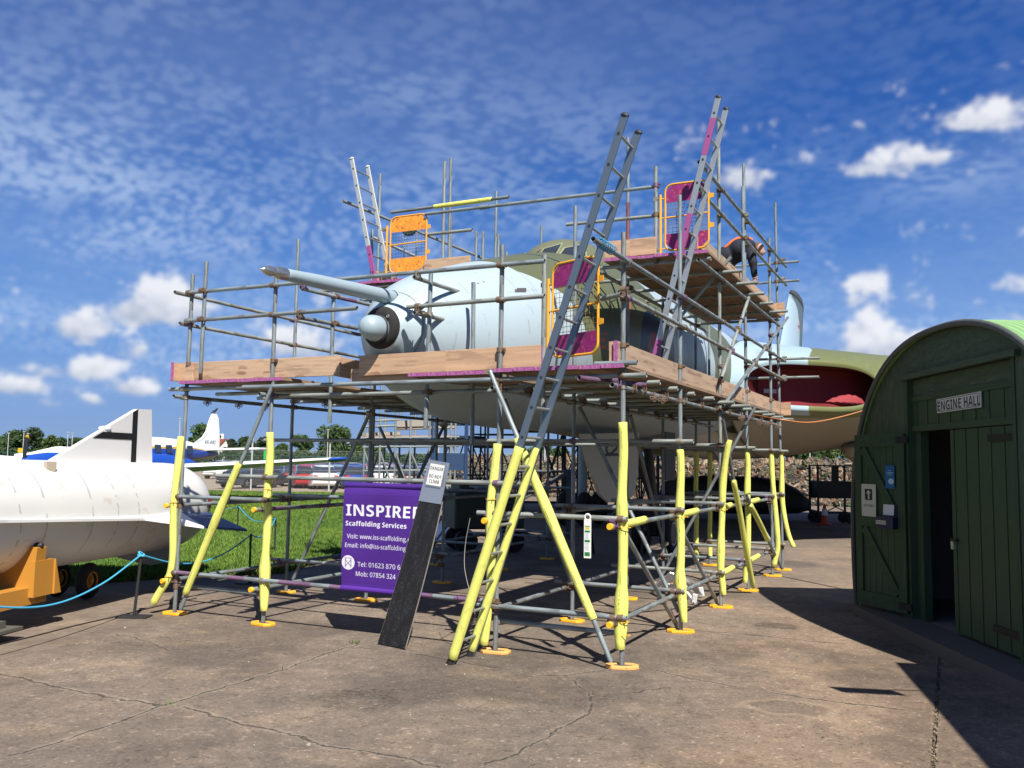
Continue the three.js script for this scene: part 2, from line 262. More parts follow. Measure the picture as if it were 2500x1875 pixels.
{
  const ap = new THREE.Group(); ap.name = 'concrete_apron'; ap.userData.kind = 'structure'; scene.add(ap);
  const JX = 2.615, T = .16;
  const slab = (x0, x1, z0, z1, m, R) => part(ap, 'slab', worldUV(box(x1 - x0, T, z1 - z0, (x0 + x1) / 2, -T / 2, (z0 + z1) / 2), R), m);
  slab(NR[0], JX - .014, NR[2], NR[3], mNear, NR); slab(JX + .016, NR[1], NR[2], NR[3], mNear, NR);
  slab(FR[0], NR[0], NR[2], NR[3] + 1, mFar, FR); slab(NR[1], FR[1], NR[2], NR[3] + 1, mFar, FR); slab(FR[0], FR[1], FR[2], NR[2], mFar, FR); slab(NR[0], NR[1], NR[3], NR[3] + 1, mFar, FR);
  const soil = struct('joint_soil', new THREE.PlaneGeometry(20, 14).rotateX(-Math.PI / 2).translate(0, -.018, -1), mat([.09, .075, .058], .95));
  // loose grit in the joint
  const st = new THREE.IcosahedronGeometry(.009, 0), r = rng(5), N = 900, im = new THREE.InstancedMesh(st, mat([.3, .26, .2], .9), N), M = new THREE.Matrix4();
  for (let i = 0; i < N; i++) { const s = .4 + r() * 1.1; M.compose(V(JX + (r() + r() - 1) * .035, -.018 + r() * .02, -4.3 + r() * 9), new THREE.Quaternion().setFromEuler(new THREE.Euler(r() * 6, r() * 6, r() * 6)), V(s, s * .7, s)); im.setMatrixAt(i, M); { const v = .25 + .75 * r(); im.setColorAt(i, lin(v, v * .9, v * .74)); } }
  im.name = 'joint_grit'; im.userData.kind = 'stuff'; tag(im, 'pale grit lying in the open slab joint beside the hut step', 'grit'); im.castShadow = im.receiveShadow = true; scene.add(im);
}
// grass field, far ground, car park
function grid(x0, x1, z0, z1, nx, nz, yf) { const g = new THREE.PlaneGeometry(x1 - x0, z1 - z0, nx, nz).rotateX(-Math.PI / 2).translate((x0 + x1) / 2, 0, (z0 + z1) / 2); const p = g.attributes.position; for (let i = 0; i < p.count; i++) p.setY(i, yf(p.getX(i), p.getZ(i))); g.computeVertexNormals(); const u = g.attributes.uv; for (let i = 0; i < u.count; i++) u.setXY(i, p.getX(i) / 6, p.getZ(i) / 6); return g; }
const grassTex = dataTex(512, 512, (i, j) => { const a = fbm(i / 512 * 16, j / 512 * 16, 4), b = vnoise(i * .45, j * .45); const k = .55 + .5 * b; return [s2((.055 + .05 * a) * k), s2((.12 + .07 * a) * k), s2(.018 * k)]; });
const mGrassGround = mat([1, 1, 1], .95, 0, { map: grassTex });
struct('field_ground', grid(-400, 400, -500, 60, 20, 20, () => -.17), mGrassGround);
const grassPoly = [[-60, 6], [-10.6, 6], [-9.9, 1.4], [-8.75, -.9], [-8.2, -2.3], [-7.1, -3.6], [-8.4, -8], [-10.8, -13], [-16.5, -24], [-24, -36], [-34, -52], [-70, -40]];
function polyMesh(pts, y, m, name) { const s = new THREE.Shape(pts.map(([x, z]) => new THREE.Vector2(x, -z))); const g = new THREE.ShapeGeometry(s).rotateX(-Math.PI / 2).translate(0, y, 0); const p = g.attributes.position, u = g.attributes.uv; for (let i = 0; i < p.count; i++) u.setXY(i, p.getX(i) / 6, p.getZ(i) / 6); return struct(name, g, m); }
polyMesh(grassPoly, .012, mGrassGround, 'lawn');
const gravelTex = dataTex(512, 512, (i, j) => { const k = .7 + .5 * vnoise(i * .6, j * .6), a = fbm(i / 64, j / 64, 3); return [s2((.24 + .08 * a) * k), s2((.195 + .06 * a) * k), s2((.14 + .04 * a) * k)]; });
const mGravel = mat([1, 1, 1], .95, 0, { map: gravelTex });
polyMesh([[-24, -33], [-60, -22.5], [-130, -60], [-120, -170], [20, -190], [-6, -60], [-14, -41]], .02, mGravel, 'car_park');
{
  const inside = (x, z) => { let c = false; for (let i = 0, j = grassPoly.length - 1; i < grassPoly.length; j = i++) { const [xi, zi] = grassPoly[i], [xj, zj] = grassPoly[j]; if ((zi > z) !== (zj > z) && x < (xj - xi) * (z - zi) / (zj - zi) + xi) c = !c; } return c; };
  const bl = []; const r0 = rng(3);
  for (let k = 0; k < 7; k++) { const a = r0() * 6.28, w = .006 + .005 * r0(), h = .05 + .06 * r0(), l = (r0() - .5) * .08, ox = (r0() - .5) * .09, oz = (r0() - .5) * .09; const g = new THREE.BufferGeometry(); const c = Math.cos(a) * w, s = Math.sin(a) * w; g.setAttribute('position', new THREE.Float32BufferAttribute([ox - c, 0, oz - s, ox + c, 0, oz + s, ox + l, h, oz + l * .6], 3)); g.computeVertexNormals(); bl.push(g); }
  const tuft = merge(bl), r = rng(19), list = [];
  while (list.length < 100000) { const d = 11 + 36 * Math.pow(r(), 1.7), px = -60 + 1260 * r(); const p = CAM.clone().addScaledVector(FWD, d).addScaledVector(RGT, (px - 1250) / FOC * d); if (inside(p.x, p.z)) list.push([p.x, p.z, d]); }
  const im = new THREE.InstancedMesh(tuft, mat([1, 1, 1], .9), list.length), M = new THREE.Matrix4(), q = new THREE.Quaternion();
  list.forEach(([x, z, d], i) => { const s = (.7 + .7 * r()) * (1 + d * .015); q.setFromAxisAngle(UP, r() * 6.28); M.compose(V(x, .01, z), q, V(s * 1.3, s * .8, s * 1.3)); im.setMatrixAt(i, M); const t = fbm(x * .4, z * .4, 3), v = .8 + .4 * r(); im.setColorAt(i, lin((.07 + .06 * t) * v, (.15 + .06 * t) * v, .022 * v)); });
  im.name = 'lawn_grass'; im.userData.kind = 'stuff'; tag(im, 'short mown green grass beyond the concrete', 'grass'); im.receiveShadow = true; scene.add(im);
  // buttercup patches by the fence
  const N = 420, fl = new THREE.InstancedMesh(new THREE.IcosahedronGeometry(.026, 0), mat([.75, .55, .02], .8), N);
  for (let i = 0; i < N; i++) { const d = 30 + 16 * r(), px = 540 + 330 * r(); const p = CAM.clone().addScaledVector(FWD, d).addScaledVector(RGT, (px - 1250) / FOC * d); M.compose(V(p.x, .09, p.z), q, V(1, 1, 1)); fl.setMatrixAt(i, M); }
  fl.name = 'buttercups'; fl.userData.kind = 'stuff'; tag(fl, 'yellow buttercups scattered in the lawn', 'flowers'); scene.add(fl);
}

// ------------------------------------------------------------------ shared materials
const galvTex = dataTex(256, 256, (i, j) => { const a = fbm(i * .05, j * .02, 4), b = vnoise(i * .5, j * .5), s = sstep(.62, .78, fbm(i * .03 + 9, j * .012, 4)); const k = .62 + .5 * a + .14 * (b - .5); return [mix(.60 * k, .50 * k, s), mix(.63 * k, .45 * k, s), mix(.64 * k, .40 * k, s)]; });
galvTex.repeat.set(4, 1.1);
const mTube = mat([.92, .97, 1], .5, .3, { map: galvTex });
const mTubeB = mat([.84, .85, .86], .55, .3, { map: galvTex }), mTubeC = mat([1, .98, .90], .6, .2, { map: galvTex });
const mPurpleTube = mat([.66, .34, .58], .55, .1, { map: galvTex }), mRedTube = mat([.85, .24, .22], .6, .1, { map: galvTex });
const mCoup = mat([.18, .12, .085], .7, .45), mCoupB = mat([.30, .27, .22], .55, .6), mBolt = mat([.11, .09, .08], .6, .6);
const foamTex = dataTex(128, 512, (i, j) => { const k = .95 + .05 * vnoise(i * .3, j * .3) - .07 * sstep(.66, .8, fbm(i * .06, j * .05, 3)); const slit = Math.abs(i - 90 - 1.5 * Math.sin(j * .04)) < 1.2 ? .62 : 1, dirt = 1 - .22 * sstep(.60, .78, fbm(i * .05 + 9, j * .02, 4)) * vnoise(i * .5, j * .5); const pr = slit * dirt * (i > 30 && i < 34 && (j % 170) > 20 && (j % 170) < 95 && vnoise(j * .8, 3) > .5) ? .72 : 1; return [.895 * k * pr, .90 * k * pr, .485 * k * pr]; });
foamTex.repeat.set(4, .5);
const mFoam = mat([.90, .90, .82], .75, 0, { map: foamTex, bumpMap: foamTex, bumpScale: .002 });
const mPad = mat([.86, .42, .02], .5), mPadOld = mat([.80, .40, .12], .65), mCap = mat([.85, .45, .02], .45);
const woodTexs = [0, 1, 2, 3].map((k) => dataTex(512, 128, (i, j) => {
  const g = fbm(i * .012 + k * 31, j * .22 + 2 * fbm(i * .01, j * .05 + k * 9, 2), 4), f = vnoise(i * .9, j * 2.2 + k * 7), st = sstep(.6, .75, fbm(i * .02 + k * 17, j * .06 + 3, 4)), kn = sstep(.80, .86, vnoise(i * .022 + k * 13, j * .06));
  const v = .84 + .20 * g + .07 * (f - .5); return [.75 * v * (1 - .10 * st) * (1 - .16 * kn), .65 * v * (1 - .11 * st) * (1 - .20 * kn), .56 * v * (1 - .10 * st) * (1 - .22 * kn)];
}));
const mWood = woodTexs.map((t, k) => mat([[1, .93, .86], [.86, .84, .80], [1, .88, .78], [.80, .74, .68]][k], .85, 0, { map: t, bumpMap: t, bumpScale: .003 }));
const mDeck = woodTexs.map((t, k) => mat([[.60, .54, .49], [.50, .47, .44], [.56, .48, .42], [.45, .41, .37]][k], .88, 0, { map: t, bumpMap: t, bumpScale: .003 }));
const purpTex = dataTex(256, 64, (i, j) => { const w = vnoise(i * .3, j * .3) > .74 || fbm(i * .09, j * .2, 3) > .66; const v = .85 + .3 * vnoise(i * .2, j * .4); return w ? [.66 * v, .55 * v, .60 * v] : [.56 * v, .18 * v, .50 * v]; });
const mPurple = mat([1, 1, 1], .8, 0, { map: purpTex });
const woodUV = (g, ax, L = 3) => { const p = g.attributes.position, n = g.attributes.normal, u = g.attributes.uv; for (let i = 0; i < p.count; i++) { const P = [p.getX(i), p.getY(i), p.getZ(i)], N = [Math.abs(n.getX(i)), Math.abs(n.getY(i)), Math.abs(n.getZ(i))]; const o = [0, 1, 2].filter((k) => k !== ax); const c = N[o[0]] > N[o[1]] ? o[1] : o[0]; u.setXY(i, P[ax] / L, P[c] / .5); } return g; };
const mBlack = mat([.02, .02, .022], .6), mDark = mat([.012, .012, .013], .8), mSteel = mat([.5, .5, .5], .4, .8), mRubber = mat([.02, .02, .02], .85), mGlass = new THREE.MeshPhysicalMaterial({ color: lin(.03, .035, .04), roughness: .08, metalness: 0, clearcoat: 1, clearcoatRoughness: .05, side: THREE.DoubleSide });

// ------------------------------------------------------------------ main scaffold round the nose
const X0 = 0, X1 = -1.31, X2 = -4.29, X3 = -5.62, ROWS = [0, -1.99, -3.96, -5.72, -7.74, -8.75];
const scaf = thing('access_scaffold', 'large tube and board scaffold with yellow foam sleeved legs round the jet nose', 'scaffold');
const tubes = [];
const rs = rng(41);
function tubeP(name, a, b, m, label) { const o = part(scaf, name, pipe(a, b), m ?? (rs() < .62 ? mTube : rs() < .6 ? mTubeB : mTubeC), label); tubes.push([a, b, o]); return o; }
const capGeo = merge([new THREE.CylinderGeometry(.031, .031, .03, 14), new THREE.CylinderGeometry(.027, .031, .006, 14).translate(0, .018, 0)]);
function endCap(o, p, dir) { const c = part(o, 'end_cap', aim(capGeo.clone(), p.clone().addScaledVector(dir, -.012), p.clone().addScaledVector(dir, .018)), mCap); return c; }
const padGeo = (() => { const s = new THREE.Shape(); const w = .145, h = .085, c = .05; s.moveTo(-w + c, -h); s.lineTo(w - c, -h); s.lineTo(w, -h + c); s.lineTo(w, h - c); s.lineTo(w - c, h); s.lineTo(-w + c, h); s.lineTo(-w, h - c); s.lineTo(-w, -h + c); s.closePath(); const hole = new THREE.Path(); hole.absellipse(0, 0, w * .72, h * .66, 0, Math.PI * 2, true); s.holes.push(hole); const ring = new THREE.ExtrudeGeometry(s, { depth: .018, bevelEnabled: true, bevelThickness: .006, bevelSize: .006, bevelSegments: 2, curveSegments: 10 }).rotateX(-Math.PI / 2).translate(0, .006, 0); const fl = new THREE.CylinderGeometry(.11, .11, .01, 14).scale(1.1, 1, .62).translate(0, .008, 0); return merge([ring, fl]); })();
const plateGeo = merge([box(.15, .006, .15, 0, .021, 0), new THREE.CylinderGeometry(.018, .018, .09, 10).translate(0, .06, 0)]);
function std(x, z, top, o = {}) {
  const lean = o.lean ?? [0, 0];
  const s = tubeP('standard', V(x, .03, z), V(x + lean[0], top, z + lean[1]), o.m);
  if (o.pad !== false) { const p = part(s, 'sole_pad', padGeo, o.old ? mPadOld : mPad); p.position.set(x, 0, z); p.rotation.y = (o.turn ?? (rs() - .5) * .5); const b = part(s, 'base_plate', plateGeo, mCoupB); b.position.set(x, 0, z); }
  if (o.foam) { const [yt, yb, pts] = o.foam; const P = pts.map(([y, dx, dz]) => V(x + dx, y, z + dz)); const R = o.rad ?? pts.map((_, i) => .043 + .003 * Math.sin(i * 2.1)); part(s, 'foam_sleeve', sweep(P, R, 14, 34), mFoam); for (const t of (o.ties ?? [])) part(s, 'cable_tie', merge([new THREE.TorusGeometry(.050, .0035, 6, 18).rotateX(Math.PI / 2).translate(x + t[1], t[0], z + t[2]), rod(V(x + t[1] + .03, t[0], z + t[2] + .035), V(x + t[1] + .055, t[0] + .008, z + t[2] + .065), .0045, 5)]), mCap); }
  return s;
}
const fz = (y0, y1, bot = [0, 0]) => { const n = 9, a = []; for (let i = 0; i < n; i++) { const t = i / (n - 1), y = mix(y0, y1, t), k = sstep(.75, 1, t); a.push([y, bot[0] * k + .006 * Math.sin(i * 1.7), bot[1] * k + .006 * Math.cos(i * 2.3)]); } return a; };
const bulge = (list) => list;
// front row
std(X3, 0, 4.12, { lean: [.05, 0], foam: [2.2, .2, [[2.12, .0, .02], [1.7, -.01, .045], [1.35, -.03, .06], [1.0, -.03, .05], [.7, -.02, .05], [.45, -.05, .06], [.25, -.17, .09], [.12, -.24, .11]]], ties: [[1.33, -.03, .06], [.45, -.05, .06]], turn: .1 });
std(-4.254, 0, 3.97, { lean: [.0, 0], foam: [2.2, .2, fz(2.17, .16, [.02, .02])], rad: [.043, .044, .050, .045, .052, .047, .045, .066, .056, .043], ties: [[1.52, 0, 0], [.45, 0, 0]], turn: -.1 });
std(X1, 0, 4.08, { lean: [.01, 0], old: true, foam: [2.1, .1, [[2.05, -.01, .0], [1.75, -.03, .02], [1.5, -.05, .05], [1.25, -.05, .06], [.9, -.03, .06], [.5, -.05, .06], [.22, -.08, .06], [.08, -.1, .06]]], ties: [[1.5, -.05, .05]], turn: .12 });
std(X0, 0, 4.08, { old: true, foam: [2.35, .12, fz(2.26, .17, [-.02, .01])], rad: [.043, .043, .044, .044, .056, .048, .045, .047, .068, .064, .044], ties: [[1.28, .03, .01], [.42, .02, .02], [.3, .03, .01]], turn: .35 });
// right row
std(X0, ROWS[1], 5.0, { foam: [2.0, .1, fz(2.04, .12, [.05, .04])], rad: [.043, .043, .045, .054, .048, .044, .046, .066, .052, .034], ties: [[1.28, .04, 0]], turn: .3 });
std(X0, ROWS[2], 6.58, { foam: [2.0, .1, [[2.2, .13, .06], [1.9, .07, .03], [1.6, .03, .0], [1.25, .02, 0], [.8, .0, 0], [.45, .0, .0], [.3, .02, .0], [.17, .03, 0]]], rad: [.042, .042, .050, .044, .042, .056, .046, .038], ties: [[1.28, .04, 0]], turn: .15 });
std(X0, ROWS[3], 6.54, { lean: [-.02, 0], foam: [2.0, .1, fz(2.1, .12, [-.05, 0])], rad: [.040, .041, .050, .044, .041, .042, .050, .040], turn: .2 });
std(X0, ROWS[4], 5.83, { foam: [2.0, .2, [[2.1, 0, 0], [1.7, .01, 0], [1.2, .05, 0], [.8, .08, 0], [.5, .09, 0], [.3, .05, 0], [.17, .02, 0]]], turn: .1 });
std(X0, ROWS[5], 6.74, { lean: [-.06, 0], foam: [2.1, .2, [[2.15, 0, 0], [1.6, 0, 0], [1.3, 0, 0], [.9, .05, 0], [.6, .12, 0], [.42, .2, .02]]], rad: [.040, .041, .050, .044, .041, .040], turn: .1 });
// inner rows and left side
const topY = (u, v, x, z) => (z === undefined ? RX(u, v, x) : FZ(u, v, z)).y;
std(X1, -1.99, topY(1399, 504, 0, -1.99)); std(X1, -3.98, topY(1532, 336, 0, -3.98), { m: mTube }); std(X1, -5.72, 4.7); std(X1, -7.76, 4.6, { foam: [2, .1, fz(2.1, .15)] }); std(X1, -8.75, 4.7, { foam: [2, .1, fz(2.1, .15)] });
std(-5.66, -2.05, topY(724, 580, -5.62)); std(X2, -2.03, topY(884, 733, X2)); std(X3, -4.0, topY(921.7, 425, 0, -4.0)); std(X2, -4.03, topY(1054, 394, 0, -4.03)); std(X3, -6.0, 4.6); std(X2, -6.0, 4.7); std(X3, -8.0, 4.6); std(X2, -8.0, 5.2);
part(scaf, 'red_painted_tube', pipe(V(X1 - .001, 4.6, -3.98), V(X1 - .001, 5.6, -3.98), .0252), mRedTube, 'flaking red paint on the tall standard');
// shorter posts seen over the fuselage and round the nose opening
for (const [u, v, v2, x] of [[1086, 395, 658, -4.25], [909.5, 560, 720, -5.55], [1212, 467, 645, -4.25], [1163, 565, 650, -4.3], [1179.5, 565, 650, -4.3], [1217, 572, 650, -4.3], [1237, 615, 650, -4.35], [1322, 551, 650, -4.3], [1282, 617, 650, -4.35], [1101, 530, 640, -4.3]]) { const a = RX(u, v, x), b = RX(u - 1, v2 + 60, x); b.x = a.x; b.z = a.z; tubeP('guard_post', b, a); }
{ const a = FZ(1601, 407, -2.93), b = FZ(1601, 640, -2.93); tubeP('guard_post', b, a); const c = FZ(1811, 456, -5.3), d = FZ(1809, 702, -5.3); c.x = d.x = .05; tubeP('guard_post', d, c); }
tubeP('guard_post', FZ(489.5, 912, .06), FZ(504.4, 639, .06)); tubeP('guard_post', FZ(1039, 1047, -.06), FZ(1052, 668, -.06)); tubeP('guard_post', V(-1.95, 2.06, -.62), V(-1.97, 3.86, -.62)); tubeP('guard_post', V(-.85, 2.2, -.05), V(-.85, 3.95, -.05));
tubeP('guard_post', V(-3.84, 2.3, -.55), V(-3.84, 3.95, -.55));
// guard rails
const rail = (a, b, m, n = 'guard_rail') => tubeP(n, a, b, m);
const OUT = .052;
rail(V(-5.55, 3.88, OUT), V(-.80, 3.86, OUT), mTube); rail(V(-5.56, 3.53, OUT), V(-3.05, 3.53, OUT), mTubeB); rail(V(-2.40, 3.50, OUT), V(-.80, 3.51, OUT), mTubeC);
rail(V(X3 - OUT, 3.87, .18), V(X3 - OUT, 3.85, -3.6), mTubeC); rail(V(X3 - OUT, 3.50, .08), V(X3 - OUT, 3.50, -3.3), mTubeC); rail(V(X3 - OUT, 3.86, -3.2), V(X3 - OUT, 3.85, -8.4)); rail(V(X3 - OUT, 3.5, -3.0), V(X3 - OUT, 3.5, -8.3));
rail(V(-2.28, 3.80, .12), V(-2.28, 3.82, -1.39), mTubeC); rail(V(-2.27, 3.42, .12), V(-2.27, 3.46, -1.14), mTubeC); rail(V(-3.84, 3.47, .1), V(-3.84, 3.5, -1.04), mTubeB); rail(V(-3.81, 3.80, .06), V(-3.81, 3.84, -1.6), mTubeC); part(scaf, 'pink_painted_band', pipe(V(-3.81, 3.81, -.5), V(-3.81, 3.825, -.95), .0249), mPurpleTube);
rail(V(OUT, 3.79, .95), V(OUT, 3.79, -8.95), mTube); rail(V(OUT, 3.44, .16), V(OUT, 3.44, -8.95), mTubeC); rail(V(-.2, 3.44, .052), V(OUT + .0, 3.44, .2), mTubeC);
{ const y = RX(1749, 446, OUT).y, y2 = RX(1749, 509, OUT).y; rail(V(OUT, y, RX(1707, 404, OUT).z), V(OUT, y, -9.2)); rail(V(OUT, y2, RX(1707, 470, OUT).z), V(OUT, y2, -9.2)); rail(V(-1.4, y, -8.8), V(.35, y, -8.8)); rail(V(-1.5, y2, -8.8), V(.35, y2, -8.8)); }
rail(FZ(1823, 924, -8.8), FZ(1999.6, 920, -8.8), mTubeC); rail(FZ(1841, 878, -8.8), FZ(2002, 874, -8.8), mTubeC);
{ const a = FZ(1038, 522.7, -2.99), b = FZ(1607, 455, -2.99); rail(a, b, mTube); const c = FZ(1383, 548.5, -2.99), d = FZ(1609, 526, -2.99); rail(c, d); part(scaf, 'sleeve_joint', pipe(a.clone().lerp(b, .26), a.clone().lerp(b, .3), .032), mTubeB); }
{ const a = FZ(955.6, 518.7, -3.25), b = FZ(1243, 480.7, -3.25), o = rail(a, b, mTubeB); const q = (t) => a.clone().lerp(b, t); part(o, 'foam_sleeve', sweep([q(.38), q(.6), q(.86)], [.034, .036, .034], 12, 12), mFoam); rail(FZ(1038, 573, -3.05), FZ(1153, 561, -3.05), mTubeC); }
rail(FZ(837, 490, -3.2), RX(1300, 680, -3.9), mTubeB); rail(FZ(912, 580, -3.4), RX(1160, 690, -4.0), mTubeB);
// ledgers along the faces, transoms across, with orange end caps to the front
for (const [x, far] of [[X0 - .075, -9], [X1 - .075, -9], [-4.33, -8.6], [X3 - .075, -8.6]]) for (const y of [1.29, .40]) { const a = V(x, y, .13), o = tubeP('ledger', V(x, y, far), a, x === X0 - .075 && y < 1 ? mTube : undefined); endCap(o, a, V(0, 0, 1)); }
for (const x of [X0 - .05, X1, X2, X3]) tubeP('ledger', V(x, 2.60, x < -3 ? -8.6 : -9), V(x, 2.60, .17), mTubeB);
for (const z of [0.05, ...ROWS.slice(1).map((q) => q + .05)]) {
  for (const y of [1.36, .46]) { tubeP('transom', V(X1 - .2, y, z), V(.06, y, z), y < 1 && z > 0 ? mTube : undefined); }
  if (z < 0) tubeP('transom', V(z > -5 ? -6.1 : -1.6, 2.13, z), V(.12 + .05 * rs(), 2.13, z), mTubeC);
  if (z < 0) for (const y of [1.36, .46]) tubeP('transom', V(-5.85, y, z), V(-4.1, y, z));
}
tubeP('transom', V(-5.68, 1.40, .05), V(-4.2, 1.40, .05)); tubeP('transom', V(-5.0, 1.66, .05), V(-1.02, 1.66, .05), mTubeC); tubeP('transom', V(-5.66, .50, .05), V(-1.3, .50, .05), mTube); tubeP('transom', V(-5.6, .33, -.05), V(-4.3, .33, -.05)); tubeP('transom', V(-1.28, .30, -.05), V(-.03, .30, -.05));
for (const [a, b] of [[-5.55, -5.2], [-4.75, -4.5], [-4.0, -3.55], [-3.3, -2.95], [-2.25, -2.0], [-1.75, -1.45]]) part(scaf, 'pink_painted_band', pipe(V(a, .50, .05), V(b, .50, .05), .0249), mPurpleTube);
for (const [a, b] of [[-.05, -.35], [-.65, -.75], [-1.0, -1.3]]) part(scaf, 'pink_painted_band', pipe(V(-4.33, 1.29, a), V(-4.33, 1.29, b), .0249), mPurpleTube);
// transoms under the lower deck, ends poking out
for (let i = 0; i < 12; i++) { const z = .05 - i * .78; tubeP('deck_transom', V(X1 - .25, 2.695, z), V(.06 + .22 * rs(), 2.695, z), mTubeC); tubeP('deck_transom', V(X3 - .2, 2.695, z), V(X2 + .25, 2.695, z), mTubeC); }
tubeP('deck_transom', V(-4.6, 2.69, .1), V(-1.35, 2.69, .1), mTube); tubeP('deck_transom', V(-4.4, 2.60, -.15), V(-1.1, 2.60, -.15), mTubeC); tubeP('deck_transom', V(-2.6, 2.69, -1.1), V(-1.2, 2.69, -1.1)); tubeP('deck_transom', V(-.32, 2.66, .32), V(.02, 2.66, -.6), mPurpleTube); tubeP('deck_transom', V(-.25, 2.81, .09), V(.17, 2.81, .09), mTube);
// foam on the right hand ledgers
for (const [z0, z1, y] of [[-.06, -.9, 1.29], [-2.04, -3.0, 1.29], [-4.02, -4.9, 1.29], [-5.8, -6.9, 1.30], [-4.05, -5.0, .40], [-5.8, -6.9, .40]]) part(scaf, 'foam_sleeve', sweep([V(X0 - .075, y, z0), V(X0 - .075, y, (z0 + z1) / 2), V(X0 - .075, y + .01, z1)], [.042, .043, .041], 12, 10), mFoam);
// braces
const brace = (a, b, m) => tubeP('brace', a, b, m);
brace(V(-4.12, 2.78, .10), V(-5.42, .09, .10), mTube); part(scaf, 'foam_sleeve', sweep([[.36], [.5], [.62], [.72], [.85], [.93]].map(([t]) => V(mix(-4.12, -5.42, t) - .01, mix(2.78, .09, t), .115)), [.040, .043, .052, .043, .042, .040], 14, 30), mFoam);
brace(V(-1.37, 2.78, .10), V(-.06, .07, .13), mTube); part(scaf, 'foam_sleeve', sweep([.25, .4, .52, .62, .75, .865].map((t) => V(mix(-1.37, -.06, t), mix(2.78, .07, t), .125)), [.041, .043, .053, .046, .043, .040], 14, 30), mFoam);
brace(V(-.10, 1.4, -.05), RX(1659, 1539, -.1), mTube); part(scaf, 'pink_painted_band', pipe(RX(1634, 1490, -.1), RX(1657, 1535, -.1), .0252), mPurpleTube);
brace(RX(1645, 1258, -.1), RX(1753, 1475, -.1), mTube); brace(RX(1764, 1023, .1), RX(1838, 1432, .1), mTubeB); part(scaf, 'foam_sleeve', sweep([RX(1791, 1175, .12), RX(1805, 1245, .12), RX(1822, 1345, .12), RX(1839, 1433, .12)], [.038, .04, .042, .038], 12, 16), mFoam);
brace(RX(1822, 1210, .05), RX(1909, 1388, .05), mTube); part(scaf, 'foam_sleeve', sweep([RX(1832, 1234, .06), RX(1856, 1280, .06), RX(1874, 1318, .06)], [.04, .041, .04], 12, 8), mFoam);
brace(FZ(1845, 991, -5.6), FZ(1590, 1452, -5.6), mTubeB); brace(FZ(1785, 627, -3.9), FZ(1578, 872, -3.9), mTube); brace(RX(1834, 709, .08), RX(1762, 922, .08), mTubeC); brace(RX(1923, 775, .08), RX(1770, 985, .08), mTubeB);
brace(V(X2, 2.5, -2.0), V(-5.5, .2, -2.0), mTubeB); brace(V(X2 - .02, 2.5, -4.1), V(X2 - .02, .3, -2.1), mTubeB); brace(V(-5.5, 2.4, -4.0), V(-4.3, .3, -4.0), mTubeB); brace(V(-1.3, 2.5, -.1), V(-1.3, .4, -2.0), mTubeB); brace(V(-1.28, 2.55, -2.1), V(-.05, .2, -2.1), mTubeB); brace(V(-1.3, 2.55, -4.1), V(-1.3, .3, -6.0), mTubeB); brace(V(-1.3, 2.2, -8.7), V(-.05, .3, -8.7), mTubeB); brace(V(-.05, 1.3, -7.7), V(-.05, .1, -8.7), mTube);
// upper deck frame on the right and left
for (const x of [.06, X1]) tubeP('ledger', V(x, 4.36, -2.6), V(x, 4.36, -8.6), mTubeB);
for (let i = 0; i < 7; i++) tubeP('deck_transom', V(X1 - .3 - .2 * rs(), 4.44, -2.95 - i * .86), V(.1 + .3 * rs(), 4.44, -2.95 - i * .86), mTubeC);
for (const z of [-3.02, -3.9, -4.6]) tubeP('deck_transom', V(-6.0, 4.47, z), V(-3.3, 4.47, z), mTubeB); tubeP('ledger', V(-4.3, 4.40, -2.7), V(-4.3, 4.40, -5.6), mTubeB);
// boards
const boardGeos = {};
function board(w, t, L, ax) { const k = [w, t, L.toFixed(2), ax].join(); return boardGeos[k] ??= woodUV(ax === 2 ? rbox(w, t, L, .004, 0, 0, 0, 1) : rbox(L, t, w, .004, 0, 0, 0, 1), ax); }
const endGeoZ = box(.222, .039, .012);
function deck(x0, n, z0, z1, y, purple) {
  for (let i = 0; i < n; i++) { let z = z0 - .04 * rs(), first = true; while (z > z1 + .2) { const L = Math.min([3.9, 3, 2.4][Math.floor(rs() * 3)], z - z1), b = part(scaf, 'deck_board', board(.225, .038, L, 2), mDeck[Math.floor(rs() * 4)]); b.position.set(x0 - .115 - i * .229, y - .019 + .004 * rs(), z - L / 2); if (first && purple) { const e = part(b, 'painted_end', endGeoZ, mPurple); e.position.set(0, 0, L / 2 + .004); } first = false; z -= L + .006; } }
}
deck(.05, 6, .14, -8.9, 2.80, true); deck(-1.42, 4, .12, -1.35, 2.785, true); deck(-4.0, 7, .13, -8.4, 2.79, true);
deck(.12, 6, -2.82, -8.3, 4.53, true); deck(-3.5, 9, -2.95, -5.2, 4.55, true);
function toe(a, b, h, m, name = 'toe_board', endP) { const L = a.distanceTo(b), g = woodUV(rbox(L, h, .038, .004, 0, 0, 0, 1), 0), o = part(scaf, name, g, m); o.position.copy(a).add(b).multiplyScalar(.5); o.quaternion.setFromUnitVectors(V(1, 0, 0), b.clone().sub(a).normalize()); if (endP) { const e = part(o, 'painted_end', box(.012, h + .002, .039), mPurple); e.position.x = endP * (L / 2 + .003); } return o; }
toe(V(-5.50, 2.915, -.04), V(-3.32, 2.915, -.04), .225, mWood[0]); toe(V(-3.36, 2.905, -.02), V(-3.20, 2.86, -1.1), .22, mWood[2]); toe(V(-3.06, 2.90, -.045), V(-.86, 2.925, -.045), .225, mWood[2], 'toe_board', 1); toe(V(-3.20, 2.80, -.09), V(-2.3, 2.80, -.09), .15, mWood[2]);
